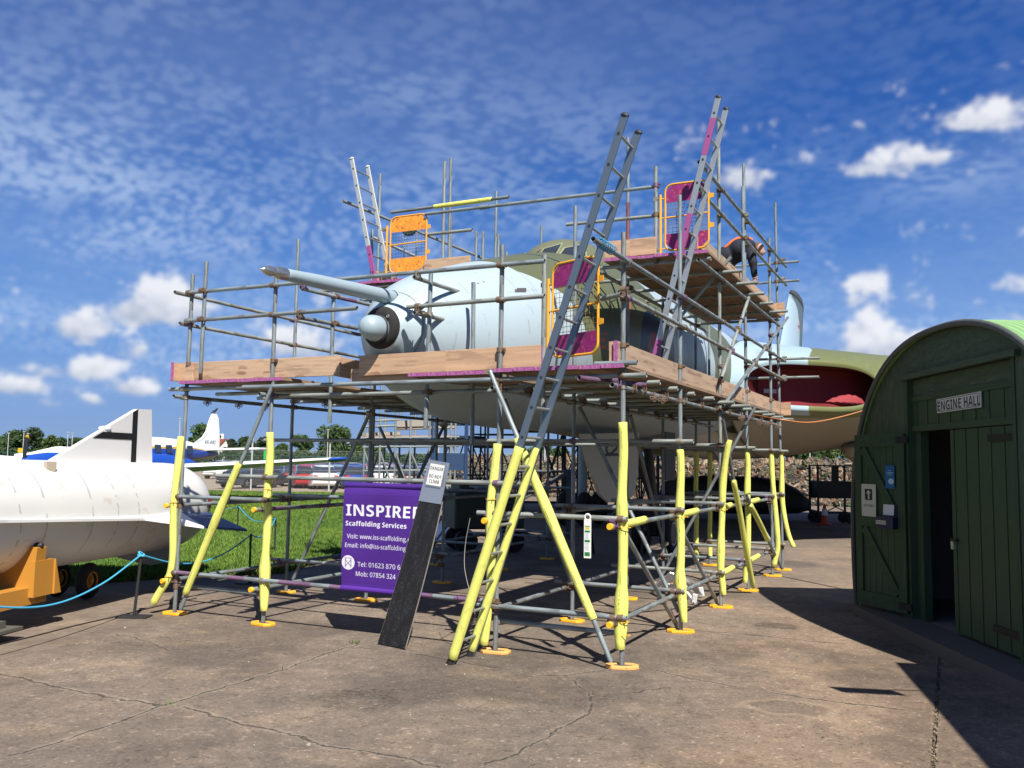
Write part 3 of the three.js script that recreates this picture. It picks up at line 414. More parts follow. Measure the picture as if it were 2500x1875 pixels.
toe(V(X3 - .05, 2.90, .16), V(X3 - .05, 2.90, -3.9), .225, mWood[2], 'toe_board', -1); toe(V(X3 - .04, 2.90, -3.95), V(X3 - .04, 2.90, -8.0), .225, mWood[1]); toe(V(-5.68, 2.90, .06), V(-5.42, 2.90, .06), .225, mWood[2]);
toe(V(-.04, 2.90, .10), V(-.04, 2.90, -3.92), .245, mWood[1], 'toe_board', -1); toe(V(-.035, 2.905, -3.95), V(-.035, 2.905, -7.75), .245, mWood[0]); toe(V(-.03, 2.90, -7.78), V(-.03, 2.90, -8.8), .235, mWood[2]); toe(V(-.2, 2.90, -8.84), V(.16, 2.90, -8.84), .235, mWood[2]); toe(V(-.095, 2.90, .08), V(-.095, 2.90, -.6), .24, mWood[2]);
toe(V(-.04, 4.66, -2.86), V(-.04, 4.66, -5.7), .225, mWood[1], 'toe_board', -1); toe(V(-.04, 4.665, -5.72), V(-.04, 4.665, -8.25), .225, mWood[0]); toe(V(-.12, 4.66, -8.3), V(.16, 4.66, -8.3), .225, mWood[2]); toe(V(-1.26, 4.66, -2.90), V(-.56, 4.66, -2.90), .225, mWood[2]);
toe(V(-4.08, 4.68, -2.98), V(-3.32, 4.68, -2.98), .225, mWood[0]); toe(V(-5.15, 4.67, -3.3), V(-5.15, 4.67, -5.0), .225, mWood[2]);
// couplers wherever two tubes pass against each other
{
  const band = (ax) => { const g = new THREE.CylinderGeometry(.033, .033, .052, 12); return ax === 'x' ? g.rotateZ(Math.PI / 2) : g; };
  const coupG = merge([band('y'), band('x').translate(0, 0, .052), box(.05, .05, .026, 0, 0, .026), rod(V(-.05, .012, -.01), V(-.05, .012, .05), .008, 6), rod(V(.05, -.012, .0), V(.05, -.012, .075), .008, 6), box(.02, .03, .02, -.045, .012, .005), box(.03, .02, .022, .046, -.012, .06)]);
  const coupS = merge([new THREE.CylinderGeometry(.034, .034, .045, 12), box(.03, .04, .03, .04, 0, 0), rod(V(.05, 0, -.03), V(.05, 0, .04), .008, 6)]);
  const a = V(0, 0, 0), b = V(0, 0, 0), X = V(0, 0, 0), Y = V(0, 0, 0), Z = V(0, 0, 0), M = new THREE.Matrix4(); let n = 0;
  for (let i = 0; i < tubes.length; i++) for (let j = i + 1; j < tubes.length; j++) {
    const [p1, q1] = tubes[i], [p2, q2] = tubes[j]; const d1 = q1.clone().sub(p1), d2 = q2.clone().sub(p2), r = p1.clone().sub(p2), A = d1.dot(d1), E = d2.dot(d2), F = d2.dot(r), B = d1.dot(d2), Cc = d1.dot(r), den = A * E - B * B; if (den < 1e-3 * A * E) continue;
    let s = (B * F - Cc * E) / den, t = (B * s + F) / E; if (s < -.02 || s > 1.02 || t < -.02 || t > 1.02) continue; s = clamp(s); t = clamp(t); a.copy(p1).addScaledVector(d1, s); b.copy(p2).addScaledVector(d2, t); const dist = a.distanceTo(b); if (dist > .095 || n > 285) continue; n++;
    Y.copy(d1).normalize(); X.copy(d2).addScaledVector(Y, -d2.dot(Y)).normalize(); Z.crossVectors(X, Y); if (dist > .01 && Z.dot(b.clone().sub(a)) < 0) { Z.negate(); X.negate(); }
    M.makeBasis(X, Y, Z); const o = part(scaf, 'coupler', coupG, [mCoup, mCoup, mCoupB, mPurpleTube][n % 4 === 3 && rs() < .6 ? 1 : n % 4]); o.position.copy(a); o.quaternion.setFromRotationMatrix(M);
  }
  for (const [x, y, z] of [[0, 2.99, 0], [0, 2.99, -1.99], [0, 2.99, -3.95], [0, 2.99, -5.72], [0, 2.99, -7.73], [X1, 3.0, 0], [-4.25, 3.0, 0], [X3, 2.99, 0], [-5.51, 3.0, .06]]) { const o = part(scaf, 'toe_board_clip', coupS, mCoup); o.position.set(x, y, z); }
  // swivel clips hanging below the deck
  const hang = merge([box(.02, .09, .02, 0, -.03, 0), new THREE.TorusGeometry(.018, .006, 6, 10).translate(0, -.09, 0), new THREE.TorusGeometry(.02, .007, 6, 10).translate(.04, -.06, 0), new THREE.TorusGeometry(.02, .007, 6, 10).translate(-.04, -.06, 0), box(.09, .014, .014, 0, -.045, 0)]);
  for (const [x, z] of [[-5.62, -.35], [-5.62, -.9], [-5.62, -1.4], [-4.29, -.4], [-4.29, -1.0], [.0, -5.2], [.0, -5.5], [.0, -7.2], [.0, -8.2], [-.0, -.9], [.0, -1.2], [.0, -6.6]]) { const o = part(scaf, 'hanging_clamp', hang, mCoup); o.position.set(x + .03, 2.60, z); o.rotation.y = rs() * .6; o.scale.setScalar(.8); }
}

// ------------------------------------------------------------------ the big delta jet
const AX = -2.8;
const FP = [[.02, .10, 3.31], [-.05, .22, 3.315], [-.16, .30, 3.32], [-.35, .48, 3.325], [-.75, .70, 3.33], [-1.46, .93, 3.35], [-2.67, 1.155, 3.49], [-4.0, 1.34, 3.67], [-5.2, 1.42, 3.785], [-7, 1.43, 3.80], [-10, 1.43, 3.80], [-14, 1.43, 3.80], [-20, 1.36, 3.92], [-26, .95, 4.25], [-30, .4, 4.5]];
function prof(z, k) { const n = FP.length; if (z >= FP[0][0]) return FP[0][k]; if (z <= FP[n - 1][0]) return FP[n - 1][k]; let i = 0; while (z < FP[i + 1][0]) i++; const s = (a, b) => (FP[b][k] - FP[a][k]) / (FP[b][0] - FP[a][0]); const h = FP[i + 1][0] - FP[i][0], t = (z - FP[i][0]) / h; const m0 = i ? (s(i - 1, i) + s(i, i + 1)) / 2 : s(i, i + 1), m1 = i + 2 < n ? (s(i, i + 1) + s(i + 1, i + 2)) / 2 : s(i, i + 1); const t2 = t * t, t3 = t2 * t; return (2 * t3 - 3 * t2 + 1) * FP[i][k] + (t3 - 2 * t2 + t) * h * m0 + (-2 * t3 + 3 * t2) * FP[i + 1][k] + (t3 - t2) * h * m1; }
const fr = (z) => prof(z, 1), fy = (z) => prof(z, 2);
function hitFus(u, v) { const d = dirPx(u, v), f = (t) => { const z = CAM.z + d.z * t, x = CAM.x + d.x * t - AX, y = CAM.y + d.y * t - fy(z); return Math.hypot(x, y) - fr(z); }; let t = 5, p = f(5); while (t < 40) { const q = f(t + .05); if (p > 0 && q <= 0) { let a = t, b = t + .05; for (let i = 0; i < 20; i++) { const m = (a + b) / 2; f(m) > 0 ? a = m : b = m; } const P = CAM.clone().addScaledVector(d, b); return { p: P, z: P.z, a: Math.atan2(P.x - AX, P.y - fy(P.z)) }; } p = q; t += .05; } return null; }
const jet = thing('delta_wing_jet', 'large delta wing jet in grey and green camouflage with long refuelling probe', 'aircraft');
const TZ = 15.2, TW = 2048, TH = 1024;
const paint = canvasTex(TW, TH, (c) => {
  const X = (z) => (.1 - z) / TZ * TW, Y = (a) => (1 - (a + Math.PI) / (2 * Math.PI)) * TH;
  const GREY = 'rgb(172,187,194)', GREEN = 'rgb(98,102,70)';
  c.fillStyle = GREY; c.fillRect(0, 0, TW, TH);
  const poly = (col, pts) => { c.fillStyle = col; c.beginPath(); pts.forEach((p, i) => { const q = Array.isArray(p) ? p : [X(p.z), Y(p.a)]; i ? c.lineTo(...q) : c.moveTo(...q); }); c.closePath(); c.fill(); };
  const H = (u, v) => hitFus(u, v);
  // green camouflage behind the grey nose, edge taken along the fuselage side
  const edge = [[1262, 662], [1322, 686], [1376, 718], [1390, 733], [1422, 785], [1438, 830], [1448, 885], [1450, 935], [1448, 975]].map(([u, v]) => H(u, v)).filter(Boolean);
  const e0 = edge[0], e1 = edge[edge.length - 1];
  poly(GREEN, [[X(e0.z + .5), Y(-1.2)], [X(e0.z + .1), Y(0)], ...edge, [X(e1.z), Y(2.2)], [X(-6.9), Y(2.2)], [X(-6.6), Y(1.6)], [X(-6.3), Y(.9)], [X(-5.9), Y(.3)], [X(-5.2), Y(0)], [X(-4.9), Y(-1.2)]]);
  for (const [z0, z1, s] of [[-9.2, -11.4, 1], [-13.2, -15.2, -1]]) { c.fillStyle = GREEN; c.beginPath(); for (let i = 0; i <= 20; i++) { const a = mix(-1.4, 2.1, i / 20); const q = [X(z0 + .35 * Math.sin(a * 2 + s)), Y(a)]; i ? c.lineTo(...q) : c.moveTo(...q); } for (let i = 20; i >= 0; i--) { const a = mix(-1.4, 2.1, i / 20); c.lineTo(X(z1 + .4 * Math.sin(a * 1.7 + 2 * s)), Y(a)); } c.closePath(); c.fill(); }
  // light underside stays grey; two-colour roundel on the side
  const rc = H(1596, 852), sx = TW / TZ, sy = TH / (2 * Math.PI * 1.43);
  for (const [rad, col] of [[.62, 'rgb(24,38,74)'], [.27, 'rgb(150,52,40)']]) { c.fillStyle = col; c.beginPath(); c.ellipse(X(rc.z), Y(rc.a), rad * sx, rad * sy, 0, 0, 7); c.fill(); }
  // stencils, small labels and hatches
  const pr = (col, u0, v0, u1, v1) => { const a = H(u0, v0), b = H(u1, v0), d = H(u1, v1), e = H(u0, v1); if (a && b && d && e) poly(col, [a, b, d, e]); };
  for (const r of [[1465, 813, 1473, 817], [1475, 811, 1484, 818], [1465.5, 825, 1476.5, 834.5], [1465, 843, 1480, 852], [1477, 831, 1482, 833]]) pr('rgb(196,92,66)', ...r);
  pr('rgb(222,216,196)', 1485, 833.5, 1492.6, 855); pr('rgb(176,70,56)', 1487, 839, 1490.5, 848); pr('rgb(200,92,60)', 1532, 720, 1536, 790);
  pr('rgb(88,84,84)', 1257, 706, 1284, 714); pr('rgb(86,82,82)', 1262, 703, 1285, 712);
  for (const [u, v] of [[1181, 688], [1167, 692], [1467, 771], [1476, 779]]) pr('rgb(40,40,40)', u - 1.3, v - 1.3, u + 1.3, v + 1.3);
  // panel lines and grime
  c.strokeStyle = 'rgba(60,62,60,.55)'; c.lineWidth = 1.3;
  const ln = (pts) => { c.beginPath(); pts.forEach(([u, v], i) => { const h = H(u, v); if (h) (i ? c.lineTo(X(h.z), Y(h.a)) : c.moveTo(X(h.z), Y(h.a))); }); c.stroke(); };
  ln([[1461, 783], [1488, 788]]); ln([[1470, 856], [1492, 859]]); ln([[984, 740], [1000, 722], [1022, 705]]); ln([[1488, 778], [1492, 800], [1492, 880]]); ln([[986, 765], [1030, 758]]); ln([[950, 905], [1000, 870], [1080, 880], [1240, 900]]);
  const r = rng(8); for (let i = 0; i < 2600; i++) { const w = 1 + r() * 5; c.fillStyle = r() < .6 ? `rgba(70,72,66,${.02 + .05 * r()})` : `rgba(235,238,236,${.02 + .05 * r()})`; c.fillRect(r() * TW, r() * TH, w * (1 + 2 * r()), w * (r() * 3 + .5)); }
  for (let i = 0; i < 26; i++) { c.fillStyle = 'rgba(50,52,48,.30)'; const x = X(-1 - r() * 13); c.fillRect(x, 0, 1.2, TH); if (i % 2) for (let y = 0; y < TH; y += 5) { c.fillStyle = 'rgba(40,42,40,.35)'; c.fillRect(x + 4, y, 1, 1); } } for (const a of [-.9, .35, .95, 1.7, 2.3]) { c.fillStyle = 'rgba(60,62,58,.25)'; c.fillRect(X(-1.6), Y(a), TW, 1.1); } for (let i = 0; i < 60; i++) { const x = X(-.4 - r() * 14), y = Y(.2 + r() * 2); c.fillStyle = `rgba(66,60,48,${.05 + .09 * r()})`; c.fillRect(x, y, 1.5 + 3 * r(), 14 + 50 * r()); }
});
const mPaint = mat([.88, .90, .92], .42, 0, { map: paint });
const mGreyPaint = mat([.30, .38, .43], .42), mLightPaint = mat([.36, .43, .47], .42);
{
  const rings = [], n = 96, zs = []; for (let z = .0; z > -4; z -= .06) zs.push(z); for (let z = -4; z >= -15; z -= .2) zs.push(z);
  for (const z of zs) rings.push([...Array(n)].map((_, j) => { const a = -Math.PI + 2 * Math.PI * j / n; return V(AX + Math.sin(a) * fr(z), fy(z) + Math.cos(a) * fr(z), z); }));
  part(jet, 'fuselage', loft(rings, true, true, (p, i, j) => [(.1 - p.z) / TZ, j / n]), mPaint);
  const r2 = []; for (let z = -15; z >= -30; z -= .6) r2.push([...Array(48)].map((_, j) => { const a = 2 * Math.PI * j / 48; return V(AX + Math.sin(a) * fr(z), fy(z) + Math.cos(a) * fr(z), z); }));
  part(jet, 'rear_fuselage', loft(r2), mLightPaint);
  // radar thimble with black collar
  const ball = new THREE.LatheGeometry([[.0001, .30], [.03, .298], [.07, .285], [.105, .255], [.128, .21], [.138, .15], [.14, .09], [.14, -.12]].map((q) => new THREE.Vector2(...q)), 32).rotateX(Math.PI / 2).translate(AX + .01, 3.29, -.02);
  const th = part(jet, 'radar_thimble', ball, mGreyPaint);
  part(th, 'thimble_clamp', new THREE.TorusGeometry(.142, .014, 8, 32).translate(AX + .01, 3.29, .05), mBlack);
  part(th, 'black_collar', new THREE.LatheGeometry([[.14, .07], [.18, .075], [.215, .05], [.236, .0], [.24, -.07], [.22, -.12]].map((q) => new THREE.Vector2(...q)), 36).rotateX(Math.PI / 2).translate(AX, 3.315, -.06), mat([.018, .018, .018], .95));
  part(th, 'latch', new THREE.TorusGeometry(.014, .004, 6, 10).translate(AX + .14, 3.42, .03), mSteel);
  // refuelling probe
  const tip = RX(642, 658, AX), root = RX(958, 727, AX), dir = tip.clone().sub(root).normalize();
  const at = (t) => root.clone().addScaledVector(dir, t), L = tip.distanceTo(root);
  const pb = part(jet, 'refuelling_probe', sweep([at(L - .28), at(L * .7), at(L * .35), at(0)], [.058, .070, .076, .082], 20, 24), mGreyPaint);
  part(pb, 'probe_nozzle', sweep([at(L + .03), at(L), at(L - .03), at(L - .08), at(L - .1), at(L - .2), at(L - .21), at(L - .27), at(L - .3)], [.006, .030, .042, .050, .038, .050, .058, .060, .060], 20, 40), mat([.55, .53, .5], .28, .9));
  part(pb, 'joint_band', sweep([at(.0), at(.012)], [.086, .086], 20, 3), mBlack);
  part(jet, 'probe_fairing', sweep([at(.0), at(-.25), at(-.7).add(V(0, .06, 0)), at(-1.3).add(V(0, .14, 0))], [.083, .11, .17, .24], 24, 20), mat([.38, .46, .51], .42));
  part(jet, 'pitot_mast', merge([rod(V(AX + 1.36, 4.1, -3.6), V(AX + 1.5, 4.1, -3.45), .012, 6)]), mSteel);
  // cockpit canopy with framed panes
  const EC = V(AX, 4.66, -5.85), ES = V(.80, .88, 1.9);
  const cg = new THREE.SphereGeometry(1, 48, 32, 0, Math.PI * 2, 0, Math.PI * .62).scale(ES.x, ES.y, ES.z).translate(EC.x, EC.y, EC.z);
  const can = part(jet, 'canopy', cg, mat([.14, .15, .082], .45));
  const hitE = (u, v, off) => { const d = dirPx(u, v), o = CAM.clone().sub(EC).divide(ES), q = d.clone().divide(ES), A = q.dot(q), B = o.dot(q), C2 = o.dot(o) - 1, D = B * B - A * C2; const t = (-B - Math.sqrt(Math.max(D, 0))) / A; const p = CAM.clone().addScaledVector(d, t); const n = p.clone().sub(EC).divide(ES).divide(ES).normalize(); return p.addScaledVector(n, off); };
  const patch = (c4, off, nn = 6) => { const pos = [], idx = []; for (let j = 0; j <= nn; j++) for (let i = 0; i <= nn; i++) { const u = i / nn, v = j / nn, L2 = (k) => mix(mix(c4[0][k], c4[1][k], u), mix(c4[3][k], c4[2][k], u), v), p = hitE(L2(0), L2(1), off); pos.push(p.x, p.y, p.z); } for (let j = 0; j < nn; j++) for (let i = 0; i < nn; i++) { const a = j * (nn + 1) + i; idx.push(a, a + nn + 1, a + 1, a + 1, a + nn + 1, a + nn + 2); } const g = new THREE.BufferGeometry(); g.setAttribute('position', new THREE.Float32BufferAttribute(pos, 3)); g.setIndex(idx); g.computeVertexNormals(); return g; };
  const frameM = mat([.26, .27, .15], .45);
  for (const q of [[[1329, 609], [1370, 597], [1352, 628], [1313, 632]], [[1379, 607], [1424, 598], [1428, 625], [1362, 629]], [[1300, 625], [1322, 609], [1306, 632], [1289, 642]]]) {
    const c = q.reduce((s, p) => [s[0] + p[0] / 4, s[1] + p[1] / 4], [0, 0]), big = q.map((p) => [c[0] + (p[0] - c[0]) * 1.16, c[1] + (p[1] - c[1]) * 1.2]);
    const w = part(can, 'window_frame', patch(big, .008), frameM); part(can, 'cockpit_window', patch(q, .014), mGlass);
  }
  // wing with the engine intake in its root
  const bOpen = (x) => { const q = Math.abs((x - .10) / 1.20); return q >= 1 ? 0 : .45 * Math.pow(1 - Math.pow(q, 3.4), .42); };
  const zLE = (x) => x < 1.35 ? -11.25 - (x + 1) * 1.02 : -13.65 - (x - 1.35) * 1.13, zTE = (x) => -27.2 - .1 * (x + 1.4);
  const fN = (s) => 10 * (.2969 * Math.sqrt(s) - .126 * s - .3516 * s * s + .2843 * s ** 3 - .1015 * s ** 4);
  const section = (x, sgn) => {
    const b = bOpen(x), q = Math.min(1, b / .12), lip = .13 * q, t = mix(2.85, .4, Math.pow(clamp((x + 1.4) / 15), .8)), LE = zLE(x), c = LE - zTE(x), ring = [];
    const ym = (s) => mix(3.62, mix(3.48, 3.9, clamp((x + 1.4) / 8)), sstep(0, .25, s)), hh = (s) => Math.sqrt((t / 2 * fN(s)) ** 2 + ((b + lip) * Math.exp(-7 * s)) ** 2);
    const P = (s, k) => V(AX + sgn * (x - AX), ym(s) + k * hh(s), LE - .10 * q - s * c);
    for (let i = 24; i >= 1; i--) ring.push(P((i / 24) ** 2.2, 1));
    for (const k of [1, -1]) { const o = [[.10, lip], [.04, lip * .95], [.0, lip * .5], [.05, .0], [.05, .0], [.5, -.01 * q], [1.25, -.02 * q]].map(([dz, dy]) => V(AX + sgn * (x - AX), 3.62 + k * (b + dy), LE - dz * q)); if (k < 0) o.reverse(); ring.push(...o); }
    for (let i = 1; i <= 24; i++) ring.push(P((i / 24) ** 2.2, -1));
    return ring;
  };
  const wTex = canvasTex(1024, 1024, (c, w, h) => { const X = (x) => (x + 3) / 18 * w, Z = (z) => (-z - 10) / 22 * h; c.fillStyle = 'rgb(164,186,196)'; c.fillRect(0, 0, w, h); c.fillStyle = 'rgb(112,116,72)'; c.beginPath(); [[.05, -10], [.0, -12.5], [-.05, -13.4], [-.35, -14.6], [-.8, -16.2], [-1.3, -18], [-1.4, -22], [3, -24], [5, -27], [6, -32], [15, -32], [15, -10]].forEach(([x, z], i) => i ? c.lineTo(X(x), Z(z)) : c.moveTo(X(x), Z(z))); c.fill(); const r = rng(4); for (let i = 0; i < 1800; i++) { c.fillStyle = r() < .5 ? 'rgba(40,42,36,.05)' : 'rgba(220,222,210,.05)'; c.fillRect(r() * w, r() * h, 2 + 10 * r(), 2 + 10 * r()); } c.fillStyle = 'rgb(78,12,18)'; c.fillRect(w - 24, h - 24, 24, 24); c.fillStyle = 'rgb(150,143,128)'; c.fillRect(w - 66, h - 24, 40, 24); });
  const mWing = mat([.88, .9, .9], .45, 0, { map: wTex });
  for (const sgn of [1, -1]) {
    const xs = []; for (let x = -1.5; x < 1.6; x += .05) xs.push(x); for (let x = 1.6; x <= 14.2; x += .6) xs.push(x);
    const g = loft(xs.map((x) => section(x, sgn)), true, true, (p, i, j) => j >= 28 && j <= 33 ? [.992, .008] : j >= 41 && j <= 61 ? [.955, .008] : [((p.x - AX) * sgn + AX + 3) / 18, 1 - (-p.z - 10) / 22]);
    const w = part(jet, 'wing', g, mWing);
    const pos = [], idx = []; let k = 0; for (let x = -1.08; x <= 1.29; x += .04) { const b = bOpen(x) + .03; for (const s of [1, .33, -.33, -1]) pos.push(AX + sgn * (x - AX), 3.62 + s * b, zLE(x) - 1.02 + .02 * Math.sin(x * 9 + s * 2)); k++; } for (let i = 0; i + 1 < k; i++) for (let j = 0; j < 3; j++) { const a = i * 4 + j; idx.push(a, a + 1, a + 4, a + 4, a + 1, a + 5); }
    const cg2 = new THREE.BufferGeometry(); cg2.setAttribute('position', new THREE.Float32BufferAttribute(pos, 3)); cg2.setIndex(idx); cg2.computeVertexNormals();
    const cv = part(w, 'intake_cover', cg2, mat([.20, .016, .022], .8), 'dark red padded intake cover');
    if (sgn > 0) { const lp = V(-.95, 3.52, zLE(-.95) - .98), d = V(.70, 0, -.714); part(cv, 'white_label', quad(lp.clone().add(V(0, .045, 0)), lp.clone().addScaledVector(d, .34).add(V(0, .045, 0)), lp.clone().addScaledVector(d, .34).add(V(0, -.045, 0)), lp.clone().add(V(0, -.045, 0))), mat([.5, .48, .46], .7));
      const fold = []; for (let i = 0; i <= 12; i++) { const t = i / 12, x = .30 + t * .74; fold.push([...Array(10)].map((_, j) => { const a = j / 10 * Math.PI * 2, s = Math.sin(t * Math.PI) ** .6; return V(x + .05 * Math.cos(a) * s, 3.29 + .12 * s * (1 + t) * Math.max(-.25, Math.sin(a)) + .012 * Math.sin(i * 2.7 + j), zLE(x) - .26 + .12 * Math.cos(a) * s); })); }
      part(cv, 'folded_flap', loft(fold), mat([.27, .03, .035], .8)); }
  }
  // fin
  const lens = (z0, z1, y, t) => { const r = []; for (let i = 0; i <= 14; i++) { const s = i / 14; r.push(V(AX + t * Math.sin(Math.PI * s ** .7) * .5, y, mix(z0, z1, s))); } for (let i = 13; i >= 1; i--) { const s = i / 14; r.push(V(AX - t * Math.sin(Math.PI * s ** .7) * .5, y, mix(z0, z1, s))); } return r; };
  const fTex = canvasTex(512, 512, (c, w, h) => { const X = (z) => (-z - 23) / 9.5 * w, Y = (y) => (9.2 - y) / 4.6 * h; c.fillStyle = 'rgb(176,196,208)'; c.fillRect(0, 0, w, h); c.fillStyle = 'rgb(96,108,108)'; c.beginPath(); [[-28.2, 8.5], [-29.0, 8.1], [-29.55, 7.4], [-29.5, 6.6], [-29.2, 6], [-29.6, 5], [-32.5, 4.6], [-32.5, 9.2], [-28.4, 9.2]].forEach(([z, y], i) => i ? c.lineTo(X(z), Y(y)) : c.moveTo(X(z), Y(y))); c.fill(); c.fillStyle = 'rgb(228,228,228)'; c.fillRect(X(-28.95), Y(7.75), 26, 62); c.fillStyle = 'rgb(170,40,52)'; c.fillRect(X(-28.95), Y(7.5), 26, 12); c.fillRect(X(-28.95) + 9, Y(7.75), 8, 62); c.fillStyle = 'rgb(228,230,232)'; c.beginPath(); c.ellipse(X(-28.3), Y(6.25), 15, 34, 0, 0, 7); c.fill(); c.fillStyle = 'rgb(40,46,60)'; c.fillRect(X(-28.3) - 5, Y(6.35), 9, 18); });
  part(jet, 'tail_fin', loft([lens(-23.6, -30.6, 4.6, .5), lens(-25.75, -30.9, 6.4, .42), lens(-27.6, -31.6, 8.3, .3), lens(-27.95, -31.8, 8.62, .22)], true, true, (p) => [(-p.z - 23) / 9.5, 1 - (9.2 - p.y) / 4.6]), mat([.9, .92, .94], .45, 0, { map: fTex }));
  part(jet, 'fin_tip', loft([lens(-27.9, -31.8, 8.6, .26), lens(-28.2, -31.7, 8.8, .22), lens(-29.2, -31.4, 8.95, .1)]), mat([.06, .065, .07], .6));
  // nose wheel leg, wheels and doors under the belly
  const hatch = [[-4.5, 2.30], [-4.75, 1.9], [-5.3, 1.38], [-5.7, 1.24], [-6.6, 1.22], [-7.0, 1.34], [-7.2, 1.7], [-7.25, 2.42]].map(([z, y]) => V(-2.25, y, z));
  const em = canvasTex(256, 256, (c, w, h) => { c.fillStyle = 'rgb(196,194,184)'; c.fillRect(0, 0, w, h); c.strokeStyle = 'rgb(34,38,70)'; c.lineWidth = 9; c.beginPath(); c.arc(118, 70, 15, .4, 5.6); c.stroke(); c.beginPath(); c.arc(134, 60, 13, 3.4, 8.2); c.stroke(); c.beginPath(); c.moveTo(98, 88); c.lineTo(154, 86); c.stroke(); c.fillStyle = 'rgb(150,50,46)'; c.beginPath(); c.arc(120, 42, 6, 0, 7); c.fill(); c.fillStyle = 'rgb(110,106,98)'; c.font = '15px sans-serif'; c.fillText('CAT', 108, 140); });
  const dg = plate(hatch, V(1, 0, 0), .05); { const p = dg.attributes.position, u = dg.attributes.uv; for (let i = 0; i < p.count; i++) u.setXY(i, (-p.getZ(i) - 4.4) / 2.9, (p.getY(i) - 1.15) / 1.3); }
  part(jet, 'crew_hatch_door', dg, mat([.9, .9, .88], .5, 0, { map: em }), 'pale hatch door with a small round emblem');
  const leg = part(jet, 'nose_gear_leg', merge([rod(V(AX, 2.5, -9.6), V(AX, .45, -10.2), .10, 14), rod(V(AX, 2.3, -8.6), V(AX, 1.1, -9.95), .06, 10), rod(V(AX - .35, .42, -10.2), V(AX + .35, .42, -10.2), .06, 10), box(.06, 1.0, .7, AX + .55, 2.05, -9.3), box(.06, 1.0, .7, AX - .55, 2.05, -9.3)]), mat([.05, .05, .05], .6));
  for (const s of [-1, 1]) { const w = part(jet, 'nose_wheel', new THREE.TorusGeometry(.32, .12, 14, 30).rotateY(Math.PI / 2).translate(AX + s * .3, .43, -10.2), mRubber); part(w, 'wheel_rim', new THREE.TorusGeometry(.235, .016, 8, 28).rotateY(Math.PI / 2).translate(AX + s * .38, .43, -10.2), mat([.6, .6, .6], .5)); part(w, 'wheel_hub', new THREE.CylinderGeometry(.22, .22, .16, 20).rotateZ(Math.PI / 2).translate(AX + s * .3, .43, -10.2), mat([.09, .09, .09], .6)); }
  for (const sx of [1.6, -7.2]) { for (const z of [-16.6, -17.8]) for (const s of [-.3, .3]) part(jet, 'main_wheel', new THREE.TorusGeometry(.36, .15, 12, 24).rotateY(Math.PI / 2).translate(sx + s, .51, z), mRubber); part(jet, 'main_gear_leg', merge([rod(V(sx, 3.2, -17.2), V(sx, .6, -17.2), .14, 12), rod(V(sx, .55, -16.5), V(sx, .55, -17.9), .1, 10)]), mGreyPaint); }
  // hanging bay doors below the wing
  for (const [x, z, L, r, t] of [[.9, -15.4, 2.6, .36, .5], [2.3, -15.2, 2.2, .40, -.3]]) { const rg = []; for (let i = 0; i <= 10; i++) { const s = i / 10, q = Math.sin(Math.PI * clamp(s, .04, .96)) ** .5; rg.push([...Array(14)].map((_, j) => { const a = j / 14 * Math.PI * 2; return V(x + Math.cos(a) * r * q * 1.7 + t * (s - .5), 2.3 + Math.sin(a) * r * q + .05 * Math.sin(i * 1.9 + j), z - L * s); })); } part(jet, 'bay_door', loft(rg), mat([.30, .27, .23], .6)); }
  const belly = part(jet, 'belly_fairing', loft([-11, -13, -16, -22, -26].map((z, i) => [...Array(20)].map((_, j) => { const a = j / 20 * Math.PI * 2; return V(AX + Math.cos(a) * [.5, 1.1, 1.4, 1.4, .8][i], 2.6 + Math.sin(a) * [.2, .5, .62, .5, .3][i], z); }))), mat([.42, .40, .36], .55));
}

